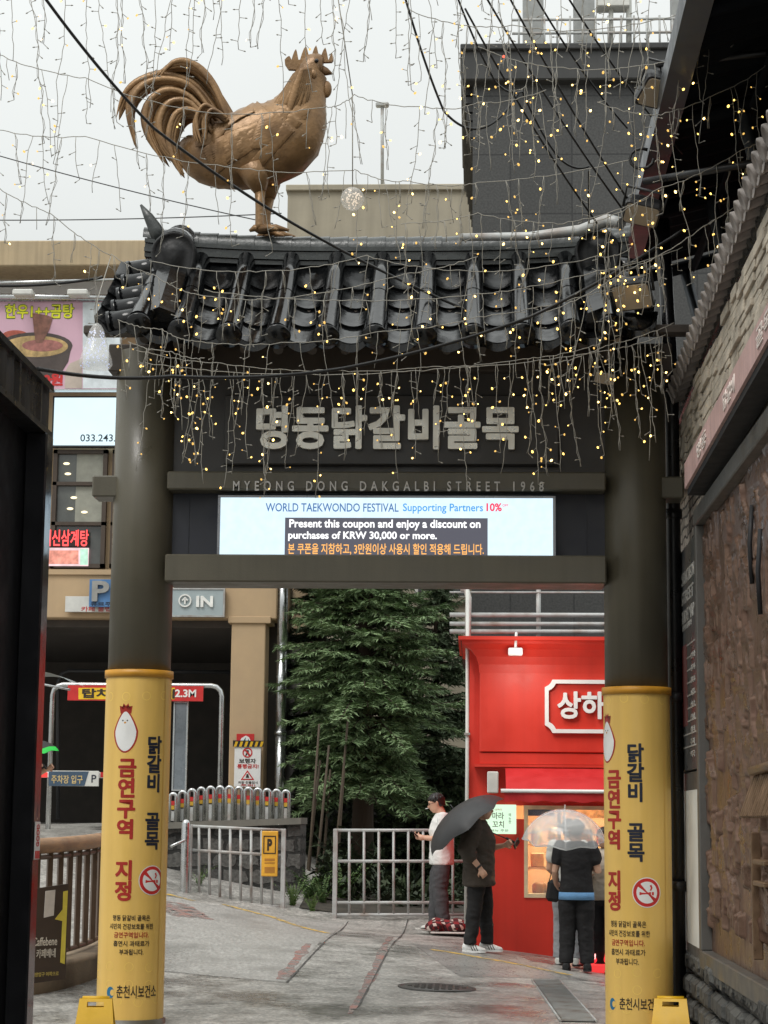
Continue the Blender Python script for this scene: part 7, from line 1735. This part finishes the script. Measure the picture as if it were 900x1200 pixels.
# ================================================================== light curtains
bulb_me = None
def bulb_mesh():
    mb = MB(); mb.smooth = True; mb.lathe((0, 0, 0), [(.003, -.014), (.0085, -.008), (.0095, 0), (.007, .008), (.002, .012)], 8); me = mb.mesh('bulb'); me.materials.append(M['bulb']); return me
BULB = bulb_mesh()
BULBD = BULB.copy(); BULBD.materials.clear(); BULBD.materials.append(M['bulbdim'])
BULBH = BULB.copy(); BULBH.materials.clear(); BULBH.materials.append(M['bulbhot'])
BULBR = BULB.copy(); BULBR.materials.clear(); BULBR.materials.append(M['bulbred'])
def curtain(label, pts, Y, drops, ln, lit, sag=.05, seed=0, wire=.0028):
    """pts: measured (px, py) along the carrier wire, hung across the alley at distance Y (number or list)"""
    rn = random.Random(seed + 100)
    Ys = Y if isinstance(Y, (list, tuple)) else [Y] * len(pts)
    P = [at(p[0], p[1], y) for p, y in zip(pts, Ys)]; path = []
    for a, b in zip(P[:-1], P[1:]): path += sagline(a, b, sag, 16)[:-1]
    path.append(P[-1]); org = path[0].copy()
    t = thing('light_curtain', label, 'string lights', org, 0, 'strings of warm fairy lights hung over the gate')
    mb = MB(); ext0 = [path[0] + (path[0] - path[3]).normalized() * Vector((1, .4, 0)).length * q for q in (2.4, 1.2)] if pts[0][0] <= 0 else []
    ext1 = [path[-1] + (path[-1] - path[-4]).normalized() * q for q in (1.2, 2.4)] if pts[-1][0] >= 500 and pts[-1][1] < 0 else []
    mb.tube([p + Vector((0, rn.uniform(-.004, .004), rn.uniform(-.006, .006))) for p in ext0 + path + ext1], wire * 1.15, 5); mb.build('carrier_wire', M['wire'], t)
    nb = 0
    for i in range(drops):
        f = (i + .5 + rn.uniform(-.42, .42)) / drops * (len(path) - 1); k = min(int(f), len(path) - 2); p = path[k].lerp(path[k + 1], f - k)
        L_ = rn.uniform(*ln) * (rn.uniform(.3, .6) if rn.random() < .25 else 1); step = .055; n = max(3, int(L_ / step)); dr = Vector((rn.uniform(-.16, .16), rn.uniform(-.1, .1), 0)); pts_ = [p]; q = p.copy()
        mb = MB(); bl = []; sgn = 1
        for j in range(n):
            q = q + Vector((dr.x * step + rn.uniform(-.010, .010), dr.y * step + rn.uniform(-.007, .007), -step)); pts_.append(q.copy())
            if j and j % 2 == rn.randint(0, 1):
                sgn = -sgn; e = q + Vector((sgn * rn.uniform(.02, .04), rn.uniform(-.02, .02), rn.uniform(-.03, .016))); mb.tube([q, e], wire * .8, 4, caps=False)
                if rn.random() < lit and nb < 99: bl.append(e); nb += 1
                else: mb.tube([e, e + (e - q).normalized() * .014], [.0055, .003], 5)
        mb.tube(pts_, wire * .85, 4)
        if rn.random() < .3: mb.tube([a + Vector((.012 * math.sin(j * 1.3), -.008 * math.cos(j * 1.3), 0)) for j, a in enumerate(pts_)], wire * .7, 4)
        st = mb.build('drop_strand', M['wire'], t, fix=False)
        for e in bl:
            o = bpy.data.objects.new('bulb', BULBR if rn.random() < .01 else rn.choice((BULB, BULB, BULBD, BULBD, BULBH))); COL.objects.link(o); o.parent = st; o.location = e - org; o.scale = [rn.choice((.45, .55, .65, .75, .85))] * 3; o.rotation_euler = (rn.uniform(-1, 1), rn.uniform(-1, 1), 0)
S = curtain
S('light curtain with long strands hanging over open sky at photo top edge left of rooster', [(-20, -40), (130, -30), (260, -40)], 13.0, 19, (.5, 1.35), .22, .03, 1)
S('light curtain with long strands hanging over open sky above rooster comb and neck', [(230, -45), (380, -30), (520, -40)], 13.0, 20, (.5, 1.1), .22, .03, 2)
S('light curtain of short strands crossing the rooster tail and back', [(-10, 60), (100, 92), (240, 132), (380, 125), (415, 111)], 13.4, 19, (.2, .75), .35, .03, 3)
S('light curtain running level behind the comb toward the tower corner', [(415, 111), (500, 125), (560, 120), (640, 105)], 13.4, 9, (.3, .9), .3, .03, 4)
S('light curtain sagging below rooster tail and past its feet', [(-10, 150), (100, 160), (265, 195), (415, 199)], 13.8, 18, (.3, .8), .42, .03, 5)
S('light curtain crossing the stained concrete block above gate ridge', [(415, 199), (480, 212), (560, 214), (745, 185)], 14.2, 19, (.3, .9), .55, .03, 6)
S('light curtain over the tower top reaching the canopy gutter', [(520, -35), (640, -20), (770, -30)], 12.6, 16, (.5, 1.3), .5, .03, 7)
S('light curtain with bright bulbs in front of the stone tower', [(480, 12), (600, 30), (760, 25), (860, -20)], 13.0, 20, (.4, 1.1), .6, .05, 8)
S('light curtain climbing from gable end into canopy shade', [(690, 262), (770, 222), (870, 175), (905, 150)], 13.4, 17, (.3, .85), .8, .03, 9)
S('light curtain rising steeply beside the tiled wall under the canopy', [(640, 365), (730, 318), (830, 262), (900, 205)], 13.6, 15, (.3, .8), .75, .03, 10)
S('light curtain draped along the roof ridge and top tiles', [(175, 305), (300, 318), (430, 300), (560, 318), (700, 300), (740, 290)], 14.5, 26, (.2, .6), .5, .03, 11)
S('light curtain swagged over the hooded gable tile beside the horn', [(130, 298), (180, 322), (230, 345), (330, 350), (470, 322), (560, 300)], 14.5, 19, (.15, .5), .6, .02, 12)
S('light curtain across the middle of tile rows', [(240, 340), (400, 352), (560, 345), (700, 318), (800, 290)], 14.5, 22, (.2, .5), .65, .02, 13)
S('light curtain strung along eave drip tiles', [(138, 374), (190, 386), (230, 400), (330, 402), (450, 388), (560, 372), (690, 345), (760, 320)], 14.6, 26, (.2, .7), .6, .02, 14)
S('light curtain hanging from eave over the large raised lettering', [(160, 410), (260, 426), (380, 434), (500, 430), (620, 420), (705, 402)], 14.8, 36, (.35, .85), .62, .02, 15)
S('light curtain with the longest strands dangling over the nameplate', [(170, 425), (330, 438), (520, 432), (700, 412), (780, 392)], 14.7, 34, (.45, 1.0), .62, .02, 16)
S('light curtain clustered before the pole end of gate near drainpipe', [(640, 428), (710, 405), (790, 378)], 14.7, 12, (.3, .95), .7, .02, 17)
S('light curtain fringe close against the column by the bell ornament', [(150, 400), (200, 412), (240, 420)], 14.5, 6, (.4, 1.1), .7, .02, 18)
S('light curtain of sparse wires across lower sky left of roof horn', [(-10, 215), (60, 250), (130, 300)], 14.0, 7, (.2, .6), .3, .02, 19)
S('light curtain slanting across the lower tower face above the ridge conduit', [(470, 262), (560, 250), (660, 262), (760, 232)], 14.0, 15, (.2, .6), .6, .02, 20)
S('light curtain of close strands before the canopy braces and tower corner', [(700, 120), (770, 135), (850, 105), (905, 70)], 13.2, 14, (.4, 1.0), .75, .02, 21)
S('light curtain crossing level with the rooster neck on the tower side', [(560, 55), (660, 80), (780, 72)], 13.2, 12, (.4, 1.0), .5, .03, 22)
# hub wires and glass ornaments
t = thing('glass_ball', 'clear glass ball ornament hanging on wires right of the rooster', 'ornament', at(413, 233, 13.4))
mb = MB(); mb.smooth = True; c = at(413, 233, 13.4); mb.ball(c, .082, 20, 14)
m, N_, L_, P_ = newmat('sparkle_glass'); P_.inputs['Base Color'].default_value = (.9, .88, .84, 1); P_.inputs['Roughness'].default_value = .08; P_.inputs['Alpha'].default_value = .28; P_.inputs['Specular IOR Level'].default_value = .8; M['sparkle'] = m
mb.build('globe', m, t)
mb = MB(); rn = random.Random(2)
for i in range(46):
    d = Vector((rn.gauss(0, 1), rn.gauss(0, 1), rn.gauss(0, 1))).normalized() * rn.uniform(.03, .072); mb.ball(c + d, .006, 5, 4)
mb.build('sparkle_beads', em('bead_glow', (1, .82, .62), .9, False), t)
mb = MB(); mb.tube([c + Vector((0, 0, .08)), at(413, 111, 13.4)], .004, 5); mb.tube([at(413, 111, 13.4), at(392, -30, 13.2)], .004, 5); mb.build('hanger', M['wire'], t)
t = thing('bell_ornament', 'clear plastic bell ornament with bluish sparkles hanging beside the gate column', 'ornament', at(112, 405, 13.6))
c = at(112, 432, 13.6); mb = MB(); mb.smooth = True
mb.lathe(c, [(.02, 0), (.10, .003), (.118, .03), (.112, .07), (.088, .14), (.066, .22), (.048, .28), (.03, .31), (.012, .325)], 20); mb.build('bell', M['sparkle'], t)
mb = MB()
for i in range(90):
    h = rn.uniform(.01, .28); a = rn.uniform(0, 6.28); rr = (.105 - .24 * max(0, h - .05)) * rn.uniform(.5, 1); mb.ball(c + Vector((rr * math.cos(a), rr * math.sin(a), h)), .0055, 5, 4)
mb.build('sparkle_beads', em('bead_blue', (.62, .7, 1), .8, False), t)
mb = MB(); mb.tube([c + Vector((0, 0, .32)), at(114, 352, 13.7), at(130, 300, 14)], .004, 5); mb.build('hanger', M['wire'], t)

bpy.data.scenes.remove(TS)
